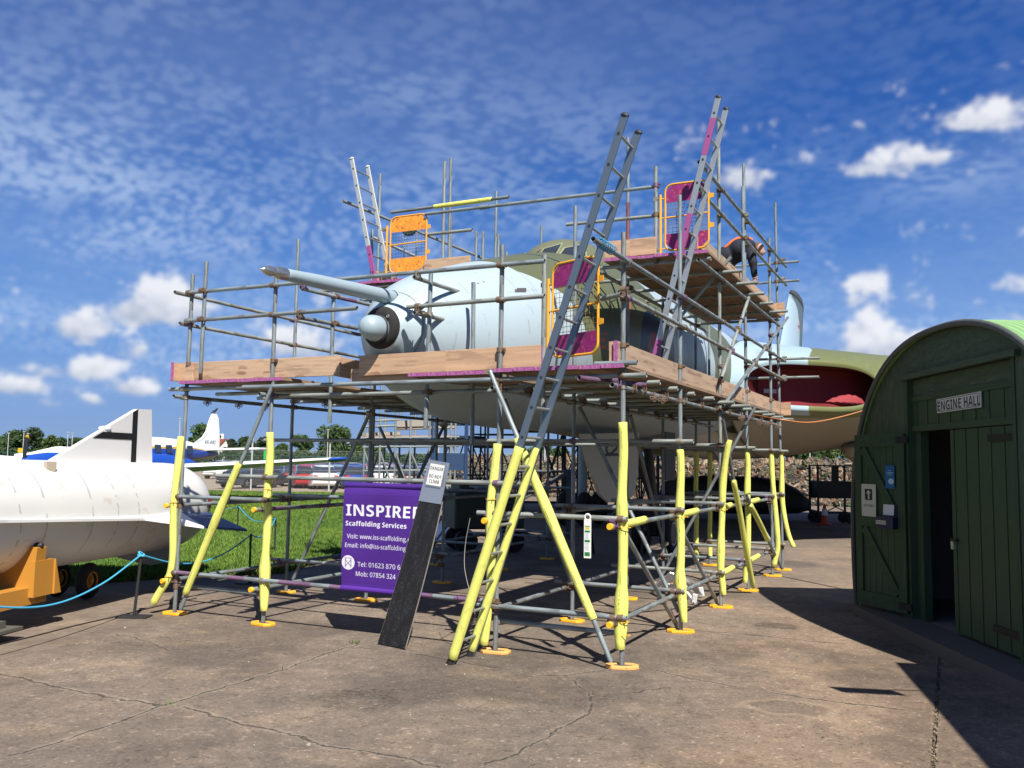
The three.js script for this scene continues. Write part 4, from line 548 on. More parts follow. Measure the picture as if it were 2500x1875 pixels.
// ------------------------------------------------------------------ corrugated hut
const HO = V(2.575, 0, -2.094), HU = V(-.4125, 0, -.911).normalize(), HN = V(-.911, 0, .4125).normalize();
const hp = (u, y, n) => HO.clone().addScaledVector(HU, u).addScaledVector(HN, n).setY(y);
const HPX = (u, v, n) => PL(u, v, hp(0, 0, n), HN);
const hut = thing('corrugated_hut', 'dark green round topped corrugated hut with plank doors and hall sign', 'hut');
{
  const CU = .45, CY = 1.0, R = 2.68, RB = 2.36, SP = 2 / 2.35, NW = -.36, DEEP = 11; const arch = (th, o = 0) => { const c = Math.cos(th), s = Math.sin(th); return [Math.sign(c) * Math.pow(Math.abs(c), SP) * (R + o), s < 0 ? s * 4 : Math.pow(s, SP) * (RB + o)]; };
  const gt = dataTex(256, 256, (i, j) => { const a = fbm(i * .04, j * .015, 4), b = vnoise(i * .6, j * .6), s = sstep(.62, .8, fbm(i * .05 + 7, j * .02, 4)); const k = .75 + .4 * a + .08 * (b - .5); return [(.26 + .10 * s) * k, (.33 + .05 * s) * k, (.25 + .05 * s) * k]; });
  const mHutWall = mat([1, 1, .98], .75, 0, { map: gt }), mDoor = mat([.50, .74, .54], .62, 0, { map: gt }), mTrim = mat([.54, .74, .56], .7, 0, { map: gt }), mRoof = mat([.30, .50, .22], .55), mIron = mat([.015, .015, .016], .6, .3);
  const tri = (f, nU, nV) => { const pos = [], idx = [], uv = []; for (let i = 0; i <= nU; i++) for (let j = 0; j <= nV; j++) { const p = f(i / nU, j / nV); pos.push(p.x, p.y, p.z); uv.push(i / nU * 3, j / nV * 3); } for (let i = 0; i < nU; i++) for (let j = 0; j < nV; j++) { const a = i * (nV + 1) + j, b = a + nV + 1; idx.push(a, b, a + 1, b, b + 1, a + 1); } const g = new THREE.BufferGeometry(); g.setAttribute('position', new THREE.Float32BufferAttribute(pos, 3)); g.setAttribute('uv', new THREE.Float32BufferAttribute(uv, 2)); g.setIndex(idx); g.computeVertexNormals(); return g; };
  // corrugated barrel roof: ridges run round the arch
  const roofF = (off) => (a, b) => { const th = mix(Math.PI + .3, -.3, a), n = NW + .06 - b * DEEP, q = arch(th, off + .018 * Math.cos(n / .076 * Math.PI * 2)); return hp(CU + q[0], Math.max(0, CY + q[1]), n); };
  part(hut, 'roof', tri(roofF(.03), 60, 900), mRoof); part(hut, 'roof_lining', tri((a, b) => { const th = mix(Math.PI + .3, -.3, a); const w = arch(th, -.04); return hp(CU + w[0], Math.max(0, CY + w[1]), NW - .02 - b * (DEEP - .1)); }, 40, 2), mat([.32, .32, .30], .9));
  part(hut, 'roof_edge', tri((a, b) => { const th = mix(Math.PI + .3, -.3, a), q = b * Math.PI * 2, w = arch(th, .02 + .035 * Math.cos(q)); return hp(CU + w[0], Math.max(.01, CY + w[1]), NW + .07 + .03 * Math.sin(q)); }, 60, 8), mat([.10, .11, .10], .7));
  // front wall with the door opening: pieces round the opening
  const DU0 = -1.0, DU1 = 1.50, DT = 2.93, arcY = (u) => CY + RB * Math.pow(Math.max(0, 1 - Math.pow(Math.abs(u - CU) / R, 2.35)), 1 / 2.35);
  const wall = (u0, u1, y0) => { const n = 24, A = [], B = []; for (let i = 0; i <= n; i++) { const u = mix(u0, u1, i / n); A.push(hp(u, Math.max(arcY(u), y0 + .01), NW)); B.push(hp(u, y0, NW)); } return tri((a, b) => { const i = Math.round(a * n); return A[i].clone().lerp(B[i], b).addScaledVector(HN, 0); }, n, 4); };
  part(hut, 'front_wall', merge([wall(DU1, CU + R - .02, 0), wall(CU - R + .02, DU0, 0), wall(DU0, DU1, DT)]), mHutWall);
  part(hut, 'back_wall', tri((a, b) => { const u = mix(CU - R, CU + R, a); return hp(u, arcY(u) * b, NW - DEEP + .1); }, 24, 2), mHutWall);
  const B2 = (u0, u1, y0, y1, n0, n1) => { const g = box(Math.abs(u1 - u0), y1 - y0, Math.abs(n1 - n0)); const m = new THREE.Matrix4().makeBasis(HU, UP, HU.clone().cross(UP)); m.setPosition(hp((u0 + u1) / 2, (y0 + y1) / 2, (n0 + n1) / 2)); return g.applyMatrix4(m); };
  part(hut, 'header_beam', B2(DU0 - .1, DU1 + .02, 2.90, 2.96, NW - .02, NW + .06), mHutWall); part(hut, 'header_panel', B2(DU0, DU1, 2.70, 2.90, NW - .10, NW - .06), mHutWall);
  // planked header above the doors, each plank its own piece
  for (let i = 0; i < 26; i++) { const w = (DU1 - DU0 - .06) / 26, u = DU0 + .03 + i * w; part(hut, 'header_plank', B2(u + .003, u + w - .003, 2.30, 2.70, NW - .09, NW - .05 - .003 * (i % 3)), mDoor); }
  part(hut, 'header_rail', B2(DU0, DU1, 2.64, 2.70, NW - .06, NW - .035), mDoor); part(hut, 'header_rail', B2(DU0, DU1, 2.29, 2.36, NW - .06, NW - .033), mDoor);
  for (const [a, b] of [[DU1 - .10, DU1], [DU0, DU0 + .06]]) part(hut, 'door_jamb', B2(a, b, .12, 2.92, NW - .12, NW + .012), mTrim); part(hut, 'inner_jamb', B2(1.24, 1.44, .12, 2.29, NW - .16, NW - .07), mTrim);
  part(hut, 'inner_floor', B2(-2.1, 3.0, .1, .122, NW - DEEP + .3, NW - .12), mat([.2, .19, .17], .9));
  // closed leaf
  const leaf = part(hut, 'closed_door', B2(DU0 + .06, .44, .16, 2.28, NW - .10, NW - .07), mDoor); const pw = (.44 - DU0 - .06) / 16;
  for (let i = 0; i < 16; i++) part(leaf, 'plank', B2(DU0 + .06 + i * pw + .003, DU0 + .06 + (i + 1) * pw - .003, .16, 2.28, NW - .07, NW - .045 - .003 * ((i * 7) % 3)), mDoor);
  for (const y of [2.17, .35]) part(leaf, 'strap_hinge', B2(DU0 + .0, DU0 + .62, y - .035, y + .035, NW - .045, NW - .03), mIron); part(leaf, 'padlock', B2(.37, .43, 1.02, 1.10, NW - .05, NW - .015), mSteel); part(leaf, 'hasp', B2(.32, .46, 1.10, 1.13, NW - .05, NW - .025), mIron);
  // open leaf: swung out to face the yard
  const hinge = hp(1.46, 0, NW + .02), oTL = AT(2091, 1065, 1), dU = V(0, 0, 0);
  const far = (() => { const d0 = dirPx(2094, 1290), tgt = .86; let best = null; for (let t = 8; t < 16; t += .01) { const p = CAM.clone().addScaledVector(d0, t); const q = Math.hypot(p.x - hinge.x, p.z - hinge.z); if (q <= tgt || !best) best = p; } return best; })();
  dU.subVectors(far, hinge).setY(0).normalize(); const dN = V(-dU.z, 0, dU.x); if (dN.dot(CAM.clone().sub(hinge)) < 0) dN.negate();
  const W = Math.hypot(far.x - hinge.x, far.z - hinge.z);
  const D3 = (a0, a1, y0, y1, n0, n1) => { const g = box(a1 - a0, y1 - y0, n1 - n0); const m = new THREE.Matrix4().makeBasis(dU, UP, dU.clone().cross(UP)); const s = dU.clone().cross(UP).dot(dN) > 0 ? 1 : -1; m.setPosition(hinge.clone().addScaledVector(dU, (a0 + a1) / 2).addScaledVector(dN, (n0 + n1) / 2).setY((y0 + y1) / 2)); return g.applyMatrix4(m); };
  const ol = part(hut, 'open_door', D3(0, W, .17, 2.27, -.03, -.012), mDoor); const ow = W / 8;
  for (let i = 0; i < 8; i++) part(ol, 'plank', D3(i * ow + .003, (i + 1) * ow - .003, .17, 2.27, -.012, .002), mDoor);
  for (const [a0, a1, y0, y1] of [[0, .13, .17, 2.27], [W - .11, W, .17, 2.27], [.13, W - .11, 2.12, 2.27], [.13, W - .11, 1.14, 1.28], [.13, W - .11, .17, .34]]) part(ol, 'ledge', D3(a0, a1, y0, y1, .002, .026), mTrim);
  const diag = (y0, y1) => { const p0 = hinge.clone().addScaledVector(dU, W - .14).setY(y1 - .02), p1 = hinge.clone().addScaledVector(dU, .16).setY(y0 + .02), d = p1.clone().sub(p0), L = d.length(); d.normalize(); const g = box(L, .11, .024), y = dN.clone().cross(d).normalize(); const m = new THREE.Matrix4().makeBasis(d, y, dN); m.setPosition(p0.clone().add(p1).multiplyScalar(.5).addScaledVector(dN, .0135)); return g.applyMatrix4(m); };
  part(ol, 'diagonal_brace', diag(1.28, 2.12), mTrim); part(ol, 'diagonal_brace', diag(.34, 1.14), mTrim);
  for (const y of [2.2, .25]) part(ol, 'hinge', D3(-.08, .12, y - .04, y + .04, .026, .04), mIron);
  // step
  part(hut, 'concrete_step', B2(-3.2, 2.4, 0.002, .128, -.0, -.45), mat([.12, .105, .09], .9));
  // notices on the open leaf and the name board
  const notice = (name, label, a0, a1, y0, y1, tex, off = .03, sk = 0) => { const o = thing(name, label, 'sign'); const P = (a, y) => hinge.clone().addScaledVector(dU, a).addScaledVector(dN, off).setY(y); part(o, 'sheet', quad(P(a0, y1), P(a1, y1), P(a1, y0), P(a0, y0 + sk), 4, 4, (p, u, v) => p.addScaledVector(dN, .004 * Math.sin(u * 4 + v * 3))), mat([.85, .85, .85], .6, 0, { map: tex })); return o; };
  const aOf = (u, v) => { const p = PL(u, v, hinge, dN); return [p.clone().sub(hinge).dot(dU), p.y]; };
  const rect = (u0, v0, u1, v1) => { const a = aOf(u0, v0), b = aOf(u1, v1); return [a[0], b[0], b[1], a[1]]; };
  notice('entry_notice', 'white paper notice with black up arrow and ENTRY on open hut door', ...rect(2108, 1181, 2144, 1262), canvasTex(256, 512, (c, w, h) => { c.fillStyle = 'rgb(206,206,190)'; c.fillRect(0, 0, w, h); c.fillStyle = 'rgb(24,24,26)'; c.fillRect(64, 78, 126, 176); c.fillStyle = 'rgb(214,214,200)'; c.beginPath(); c.moveTo(127, 92); c.lineTo(168, 146); c.lineTo(150, 152); c.lineTo(140, 138); c.lineTo(140, 240); c.lineTo(114, 240); c.lineTo(114, 138); c.lineTo(104, 152); c.lineTo(86, 146); c.fill(); c.fillStyle = 'rgb(40,40,40)'; c.font = 'bold 54px serif'; c.textAlign = 'center'; c.fillText('ENTRY', 128, 362); }), .031);
  notice('blue_notice', 'narrow blue notice with white disc high on open hut door', ...rect(2166, 1136, 2189, 1193), canvasTex(128, 320, (c, w, h) => { c.fillStyle = 'rgb(20,104,160)'; c.fillRect(0, 0, w, h); c.fillStyle = 'rgb(190,214,230)'; for (const [y, a, b] of [[70, 44, 84], [96, 20, 108], [106, 26, 100], [130, 30, 100]]) c.fillRect(a, y, b - a, 5); c.beginPath(); c.arc(78, 222, 40, 0, 7); c.fill(); }), .031);
  { const o = thing('leaflet_box', 'small dark blue leaflet box holding a white card on open hut door', 'box'); const [a0, a1, y0, y1] = rect(2154, 1231, 2197, 1292); part(o, 'box', D3(a1, a0, y0, (y0 + y1) / 2, .03, .10), mat([.012, .012, .06], .5)); part(o, 'back', D3(a1, a0 - .06, y0, y1, .028, .04), mat([.012, .012, .06], .5)); const P = (a, y, n) => hinge.clone().addScaledVector(dU, a).addScaledVector(dN, n).setY(y); const [b0, b1, c0, c1] = rect(2165, 1231, 2192, 1259); part(o, 'card', quad(P(b0, c1, .05), P(b1, c1, .05), P(b1, c0, .06), P(b0, c0, .06)), mat([.62, .64, .66], .6)); const [e0, e1, f0, f1] = rect(2155, 1269, 2180, 1281); part(o, 'strip', quad(P(e0, f1, .103), P(e1, f1, .103), P(e1, f0, .103), P(e0, f0, .103)), mat([.8, .8, .8], .6, 0, { map: canvasTex(128, 48, (c, w, h) => { c.fillStyle = 'rgb(205,200,190)'; c.fillRect(0, 0, w, h); c.fillStyle = 'rgb(150,30,30)'; c.font = 'bold 24px sans-serif'; c.textAlign = 'center'; c.fillText('Thank You', 64, 32); }) })); }
  { const o = thing('engine_hall_sign', 'white name board reading ENGINE HALL above the hut doors', 'sign'); const n = NW - .028, T = canvasTex(1024, 256, (c, w, h) => { c.fillStyle = 'rgb(206,206,200)'; c.fillRect(0, 0, w, h); c.strokeStyle = 'rgb(22,22,26)'; c.lineWidth = 9; c.beginPath(); c.roundRect(24, 22, w - 48, h - 44, 34); c.stroke(); c.fillStyle = 'rgb(18,18,22)'; c.font = 'bold 210px sans-serif'; c.textAlign = 'center'; c.textBaseline = 'middle'; c.save(); c.translate(w / 2, h / 2 + 10); const m = c.measureText('ENGINE HALL').width; c.scale(1010 / m, 1.12); c.fillText('ENGINE HALL', 0, 0); c.restore(); });
    const a = HPX(2286.5, 975, n), b = HPX(2394, 955, n), c = HPX(2395, 994, n), d = HPX(2288, 1009, n); part(o, 'board', plate([a, b, c, d].map((p) => p.clone().addScaledVector(HN, -.012)), HN, .010), mat([.6, .6, .6], .6)); part(o, 'print', quad(a, b, c, d), mat([.9, .9, .9], .5, 0, { map: T })); }
}
// neighbour building just outside the frame: its roof corner and bracket sign throw the shadow on the right
{
  const sh = thing('flat_roof_shed', 'plain flat roofed shed beside the hut', 'shed'); const k = 3.2, c0 = V(2.231 + .62 * k, k, -1.539 + .635 * k), d = V(.225, 0, .975).normalize(), q = V(.975, 0, -.225);
  const pr = (a, b, y0, y1, e, f) => { const g = box(b - a, y1 - y0, f - e); const m = new THREE.Matrix4().makeBasis(q, UP, q.clone().cross(UP)); const s = q.clone().cross(UP).dot(d); m.setPosition(c0.clone().addScaledVector(q, (a + b) / 2).addScaledVector(d, (e + f) / 2).setY((y0 + y1) / 2)); return g.applyMatrix4(m); };
  part(sh, 'roof', pr(0, 4, k - .12, k, 0, 6), mat([.1, .1, .1], .8)); part(sh, 'wall', pr(.25, 3.8, 0, k - .12, .2, 5.8), mat([.2, .24, .2], .8));
  const sg = thing('bracket_sign', 'projecting board sign on a thin bracket from shed roof', 'sign'); const y = 3.0, L = (u, v) => { const p = G(u, v); return V(p.x + .62 * y, y, p.z + .635 * y); }; const a = L(2020, 1676), b = L(2174, 1684); part(sg, 'board', plate([a, b, b.clone().add(V(0, -.2, 0)), a.clone().add(V(0, -.2, 0))], V(.7, 0, .7), .03), mat([.3, .3, .3], .7)); part(sg, 'bracket', rod(b, L(2330, 1690), .012, 6), mIron2());
}
function mIron2() { return mat([.03, .03, .03], .6, .3); }

// ------------------------------------------------------------------ ladders
const mAlu = mat([.15, .19, .24], .42, .65), mAluLight = mat([.42, .44, .45], .42, .7), mPurpPaint = mat([.28, .065, .22], .6);
function ladder(name, label, a0, a1, b0, b1, o = {}) {
  const g = thing(name, label, 'ladder', [0, 0, 0], 0, 'aluminium ladders on the scaffold'), m = o.m ?? mAlu, d = a1.clone().sub(a0).normalize(), w = b0.clone().sub(a0).normalize(), n = d.clone().cross(w).normalize();
  const seg = (p, q, wd, th, mm, nm) => { const L = p.distanceTo(q), k = new THREE.Matrix4().makeBasis(n, d, n.clone().cross(d)); k.setPosition(p.clone().add(q).multiplyScalar(.5)); return part(g, nm, rbox(wd, L, th, .005, 0, 0, 0, 2).applyMatrix4(k), mm); };
  for (const [p, q] of [[a0, a1], [b0, b1]]) { const s = seg(p, q, o.wd ?? .07, .028, m, 'stile'); const c = part(s, 'end_cap', new THREE.SphereGeometry(.042, 14, 8, 0, 6.3, 0, Math.PI / 2).scale(1, .75, .62).applyQuaternion(new THREE.Quaternion().setFromUnitVectors(UP, d)).translate(q.x, q.y, q.z), o.cap ?? mBlack); if (o.foot !== false) part(s, 'rubber_foot', rod(p.clone().addScaledVector(d, -.01), p.clone().addScaledVector(d, .05), .036, 10), mRubber); }
  const L = a0.distanceTo(a1), sp = .285, plugs = []; for (let t = .22; t < L - .1; t += sp) { const p = a0.clone().addScaledVector(d, t), q = b0.clone().addScaledVector(d, t); part(g, 'rung', rod(p, q, .0145, 8), o.rm ?? mAluLight); plugs.push(rod(p.clone().addScaledVector(w, -.018), p.clone().addScaledVector(w, -.010), .014, 8)); }
  part(g, 'rung_rivets', merge(plugs), mBlack);
  for (const [s, t0, t1] of (o.paint ?? [])) { const [p, q] = s ? [b0, b1] : [a0, a1]; const A = p.clone().lerp(q, t0), B = p.clone().lerp(q, t1); seg(A, B, (o.wd ?? .07) + .004, .032, mPurpPaint, 'painted_band'); }
  return { g, d, w, n };
}
{
  const a0 = V(-1.437, .0, .658), a1 = V(.233, 4.956, .658), b0 = V(-1.447, 0, .263), b1 = V(.23, 4.934, .263), l = ladder('access_ladder', 'long ladder with yellow foam sleeved feet leaning from the ground to the scaffold corner', a0, a1, b0, b1);
  for (const [p, q, r] of [[a0, a1, .047], [b0, b1, .042]]) { const at = (t) => p.clone().addScaledVector(l.d, t); part(l.g, 'foam_sleeve', sweep([at(.06), at(.5), at(1.0), at(1.5), at(2.12)], [r, r * 1.04, r, r * .98, r * .96], 14, 30), mFoam); }
  const p = FZ(1753.6, 238, -2.35), q0 = FZ(1598, 876, -2.35), r = FZ(1771.7, 263.7, -2.75), s0 = FZ(1617.6, 882, -2.75); const dn = (a, b) => b.clone().addScaledVector(b.clone().sub(a).normalize(), (b.y - 2.81) / Math.abs(b.clone().sub(a).normalize().y));
  const w2 = V(0, 0, -.4), A0 = dn(p, q0); ladder('deck_ladder', 'ladder with purple painted bands rising from the lower deck past the upper purple gate', A0, p, A0.clone().add(w2), p.clone().add(w2), { m: mAluLight, paint: [[0, .03, .16], [0, .44, .6], [0, .80, .93]] });
  const e = FZ(859, 388.5, -3.0), f = FZ(926, 742, -3.0), D = f.clone().sub(e).normalize(), F0 = f.clone().addScaledVector(D, (f.y - 2.82) / -D.y); ladder('far_ladder', 'pale ladder with a purple painted band beside the orange gate over the nose', F0, e, F0.clone().add(V(0, 0, -.42)), e.clone().add(V(0, 0, -.42)), { m: mat([.55, .55, .53], .45, .5), paint: [[0, .34, .62]], cap: mat([.6, .6, .58], .5) });
  const ro = thing('blue_lashing', 'blue cord lashing the long ladder to a rail', 'cord'); const c = V(.0, 3.80, .62), R = []; for (let i = 0; i < 60; i++) { const t = i / 59; R.push(V(c.x + .05 + .042 * Math.cos(t * 40), c.y + .042 * Math.sin(t * 40), c.z - .18 + .36 * t)); } part(ro, 'coil', sweep(R, [.005, .005], 5, 160), mat([.03, .22, .42], .7));
}
// ------------------------------------------------------------------ safety gates
function gate(name, label, hinge, dir, w, h, col, edge, o = {}) {
  const g = thing(name, label, 'gate', [0, 0, 0], 0, 'mesh safety gates'), n = V(-dir.z, 0, dir.x), P = (a, y, k = 0) => hinge.clone().addScaledVector(dir, a).addScaledVector(n, k).setY(hinge.y + y), rr = .09;
  const loop = []; const arc = (ca, cy, a0) => { for (let i = 0; i <= 5; i++) { const t = a0 + i / 5 * Math.PI / 2; loop.push(P(ca + Math.cos(t) * rr, cy + Math.sin(t) * rr)); } }; arc(w - rr, h - rr, 0); arc(rr, h - rr, Math.PI / 2); arc(rr, rr, Math.PI); arc(w - rr, rr, -Math.PI / 2); loop.push(loop[0].clone());
  const curve = new THREE.CurvePath(); for (let i = 0; i + 1 < loop.length; i++) curve.add(new THREE.LineCurve3(loop[i], loop[i + 1]));
  part(g, 'frame', new THREE.TubeGeometry(curve, 90, .0135, 8, false), edge);
  for (const [y0, y1, nm] of [[h - .235, h - .012, 'top_panel'], [.012, .215, 'bottom_panel']]) { const pts = [P(.014, y0), P(w - .014, y0), P(w - .014, nm === 'top_panel' ? y1 - rr * .7 : y0), P(w - rr, nm === 'top_panel' ? y1 : y0), P(rr, nm === 'top_panel' ? y1 : y0), P(.014, nm === 'top_panel' ? y1 - rr * .7 : y0)]; const q = nm === 'top_panel' ? [P(.012, y0), P(w - .012, y0), P(w - .012, y1 - .08), P(w - .09, y1), P(.09, y1), P(.012, y1 - .08)] : [P(.012, y1), P(w - .012, y1), P(w - .012, y0 + .08), P(w - .09, y0), P(.09, y0), P(.012, y0 + .08)]; const pg = plate(q, n, .006); const pp = pg.attributes.position, uu = pg.attributes.uv; for (let i = 0; i < pp.count; i++) uu.setXY(i, V(pp.getX(i), pp.getY(i), pp.getZ(i)).sub(hinge).dot(dir), pp.getY(i)); part(g, nm, pg, col); }
  part(g, 'mid_bar', rod(P(0, h * .5), P(w, h * .5 + .01), .012, 8), edge);
  const wires = []; for (let a = .05; a < w; a += .05) wires.push(rod(P(a, .2, .004), P(a, h - .22, .004), .0026, 4)); for (let y = .24; y < h - .22; y += .05) wires.push(rod(P(.01, y, -.002), P(w - .01, y, -.002), .0026, 4)); part(g, 'wire_mesh', merge(wires), o.wire ?? mat([.24, .17, .07], .6, .2));
  part(g, 'hinge_post', merge([rod(P(-.065, -.04), P(-.065, h * .86), .018, 10), rod(P(-.065, .02), P(.01, .03), .009, 6), rod(P(-.065, h * .8), P(.01, h * .79), .009, 6), rod(P(-.065, h * .5), P(.0, h * .5), .009, 6)]), edge);
  for (const y of [.02, h * .8]) part(g, 'hinge_clamp', merge([rod(P(-.16, y), P(-.05, y), .01, 6), box(.05, .045, .05, P(-.13, y).x, P(-.13, y).y, P(-.13, y).z)]), mCoupB);
  for (const y of [h * .28, h * .72]) part(g, 'latch_tab', plate([P(w + .008, y), P(w + .07, y + .01), P(w + .07, y + .06), P(w + .008, y + .07)], n, .008), edge);
  return g;
}
const gp = (base, chip) => dataTex(256, 256, (i, j) => { const s = fbm(i * .16, j * .16, 4), t = vnoise(i * .5, j * .5), e = s > .72 || (t > .95 && s > .56), v = .9 + .2 * vnoise(i * .11, j * .11); return (e ? chip : base).map((c) => c * v); });
const mGateP = mat([1, 1, 1], .6, 0, { map: gp([.53, .12, .40], [.72, .34, .22]) }), mGateO = mat([1, 1, 1], .6, 0, { map: gp([.90, .57, .20], [.66, .36, .14]) }), mGateY = mat([.78, .36, .02], .5), mGateOe = mat([.74, .34, .05], .5);
{
  const hd = V(.927, 0, .375).normalize(); gate('safety_gate', 'yellow framed mesh gate with purple panels behind the long ladder', V(-.752, 2.905, -.047), hd, .61, .93, mGateP, mGateY);
  gate('safety_gate', 'yellow framed mesh gate with purple panels on the upper deck', V(-.45, 4.585, -2.93), V(1, 0, .02).normalize(), .56, .86, mGateP, mGateY);
  gate('safety_gate', 'orange mesh gate with orange panels beside the far ladder', V(-4.72, 4.655, -3.02), V(1, 0, 0), .63, .85, mGateO, mGateOe, { wire: mat([.05, .06, .12], .6) });
  const pu = thing('chain_pulley', 'dark green chain pulley hanging behind the orange gate', 'pulley'); const c = FZ(1000, 555, -3.3); part(pu, 'wheel', new THREE.TorusGeometry(.11, .03, 10, 24).translate(c.x, c.y, c.z), mat([.02, .05, .03], .6)); part(pu, 'hub', new THREE.CylinderGeometry(.09, .09, .06, 18).rotateX(Math.PI / 2).translate(c.x, c.y, c.z), mat([.02, .05, .03], .6)); for (const s of [-.09, .13]) part(pu, 'chain', merge([...Array(26)].map((_, i) => new THREE.TorusGeometry(.012, .004, 5, 8).rotateY(i % 2 ? 0 : 1.57).translate(c.x + s, c.y - .1 - i * .024, c.z))), mSteel);
}
// ------------------------------------------------------------------ banner, leaning ladder guard, inspection tag
{
  const T = canvasTex(1024, 1180, (c, w, h) => {
    c.fillStyle = 'rgb(72,30,132)'; c.fillRect(0, 0, w, h); const r = rng(12); for (let i = 0; i < 500; i++) { c.fillStyle = `rgba(${r() < .5 ? '30,10,60' : '120,80,170'},.06)`; c.fillRect(r() * w, r() * h, 60 * r(), 30 * r()); }
    c.strokeStyle = 'rgba(40,14,84,.9)'; c.lineWidth = 3; for (const y of [108, 1078]) { c.beginPath(); c.moveTo(0, y); c.lineTo(w, y); c.stroke(); }
    c.fillStyle = 'rgb(226,226,232)'; const fit = (t, x, y, wd, px, wt = 'bold') => { c.font = `${wt} ${px}px sans-serif`; const m = c.measureText(t).width; c.save(); c.translate(x, y); c.scale(wd / m, 1); c.fillText(t, 0, 0); c.restore(); };
    fit('INSPIRED', 32, 340, 1000, 176); fit('Scaffolding Services', 32, 452, 800, 74); fit('Visit: www.iss-scaffolding.co', 60, 592, 850, 68, 'normal'); fit('Email: info@iss-scaffolding.', 36, 692, 800, 68, 'normal'); fit('Tel: 01623 870 68', 204, 900, 590, 72, 'normal'); fit('Mob: 07854 324', 176, 1006, 520, 72, 'normal');
    c.beginPath(); c.arc(88, 862, 80, 0, 7); c.fill(); c.strokeStyle = 'rgb(72,30,132)'; c.lineWidth = 6; for (const [a, b, d, e] of [[52, 812, 52, 918], [124, 812, 124, 918], [44, 812, 132, 812], [52, 906, 124, 830], [52, 830, 124, 906]]) { c.beginPath(); c.moveTo(a, b); c.lineTo(d, e); c.stroke(); } c.lineWidth = 3; for (let i = 0; i < 5; i++) { c.beginPath(); c.moveTo(52, 830 + i * 18); c.lineTo(66, 830 + i * 18); c.moveTo(110, 830 + i * 18); c.lineTo(124, 830 + i * 18); c.stroke(); }
  });
  const bn = thing('purple_banner', 'purple fabric banner with white scaffolding firm lettering hung on the rails', 'banner'); const z = .085, tl = FZ(841, 1184, z), bl = FZ(829.5, 1442, z), tr = V(tl.x + 1.0, tl.y, z), br = V(bl.x + 1.02, bl.y, z);
  part(bn, 'cloth', quad(tl, tr, br, bl, 16, 18, (p, u, v) => { p.z += .011 * Math.sin(u * 9 + v * 3) * Math.sin(v * 3.1) + .007 * Math.sin(v * 11 + u * 4) - .02 * v; if (v < .06) p.z += -.03 * (1 - v / .06); }), mat([.9, .9, .9], .62, 0, { map: T }));
  part(bn, 'top_hem', sweep([V(tl.x, tl.y, .05), V(tr.x, tr.y, .05)], [.031, .031], 12, 4), mat([.055, .012, .20], .62)); part(bn, 'bottom_hem', sweep([V(bl.x, bl.y + .03, .06), V(br.x, br.y + .03, .06)], [.029, .029], 12, 4), mat([.075, .018, .26], .62));
  // ladder guard
  const lg = thing('ladder_guard_board', 'scratched black ladder guard board with metal top and danger notice leaning on banner', 'board'); const P = [V(-2.525, .012, .25), V(-2.14, .012, .335), FZ(1100, 1131, .115), FZ(1049, 1122, .115)];
  const bt = dataTex(512, 1024, (i, j) => { const n = fbm(i * .02, j * .012, 4), s = vnoise(i * .33, j * .33), k = vnoise(i * .07 + 5, j * .5), l = vnoise(i * .9 + j * .22, j * .03); let v = .105 + .05 * n; if (s > .9 && n > .52) v = .85; if (k > .94 && n > .4) v = .6; if (l > .965 && n > .5) v = .6; return [v, v, v * 1.08]; });
  const nn = P[1].clone().sub(P[0]).cross(P[3].clone().sub(P[0])).normalize(); const L = (u, v) => P[0].clone().lerp(P[1], u).lerp(P[3].clone().lerp(P[2], u), v); const bow = (v) => .03 * Math.sin(v * Math.PI);
  const slab = (v0, v1, th, off) => { const f = quad(L(0, v1), L(1, v1), L(1, v0), L(0, v0), 2, 14, (p, u, v) => p.addScaledVector(nn, off + th / 2 - bow(mix(v1, v0, v)))), b = quad(L(1, v1), L(0, v1), L(0, v0), L(1, v0), 2, 14, (p, u, v) => p.addScaledVector(nn, off - th / 2 - bow(mix(v1, v0, v)))); const e = []; for (const u of [0, 1]) e.push(quad(L(u, v1), L(u, v1), L(u, v0), L(u, v0), 1, 14, (p, uu, v) => p.addScaledVector(nn, off + (uu - .5) * th - bow(mix(v1, v0, v))))); for (const v of [v0, v1]) e.push(quad(L(0, v), L(1, v), L(1, v), L(0, v), 1, 1, (p, u, w) => p.addScaledVector(nn, off + (w - .5) * th - bow(v)))); return merge([f, b, ...e]); };
  part(lg, 'board', slab(0, .80, .014, 0), mat([.42, .42, .42], .55, 0, { map: bt })); const top = part(lg, 'metal_top', slab(.775, 1, .006, .011), mat([.42, .45, .50], .42, .8)); part(top, 'folded_edge', quad(L(0, 1), L(1, 1), L(1, 1), L(0, 1), 1, 1, (p, u, v) => p.addScaledVector(nn, -.05 * v + .014).add(V(0, -.02 * v, 0))), mat([.42, .45, .50], .42, .8));
  for (const u of [0, 1]) part(lg, 'raw_edge', quad(L(u, .79), L(u, .79), L(u, 0), L(u, 0), 1, 14, (p, uu, v) => p.addScaledVector(nn, (uu - .5) * .0144 - bow(mix(.79, 0, v))).addScaledVector(P[1].clone().sub(P[0]).normalize(), u ? .002 : -.002)), mat([.30, .27, .23], .8));
  const DT = canvasTex(256, 256, (c, w, h) => { c.fillStyle = 'rgb(226,226,222)'; c.fillRect(0, 0, w, h); c.strokeStyle = 'rgb(90,90,90)'; c.lineWidth = 5; c.strokeRect(4, 4, w - 8, h - 8); c.fillStyle = 'rgb(34,34,40)'; c.textAlign = 'center'; c.font = 'bold 56px sans-serif'; c.fillText('DANGER', 128, 76, 226); c.fillText('DO NOT', 128, 168, 220); c.fillText('CLIMB', 128, 226, 190); });
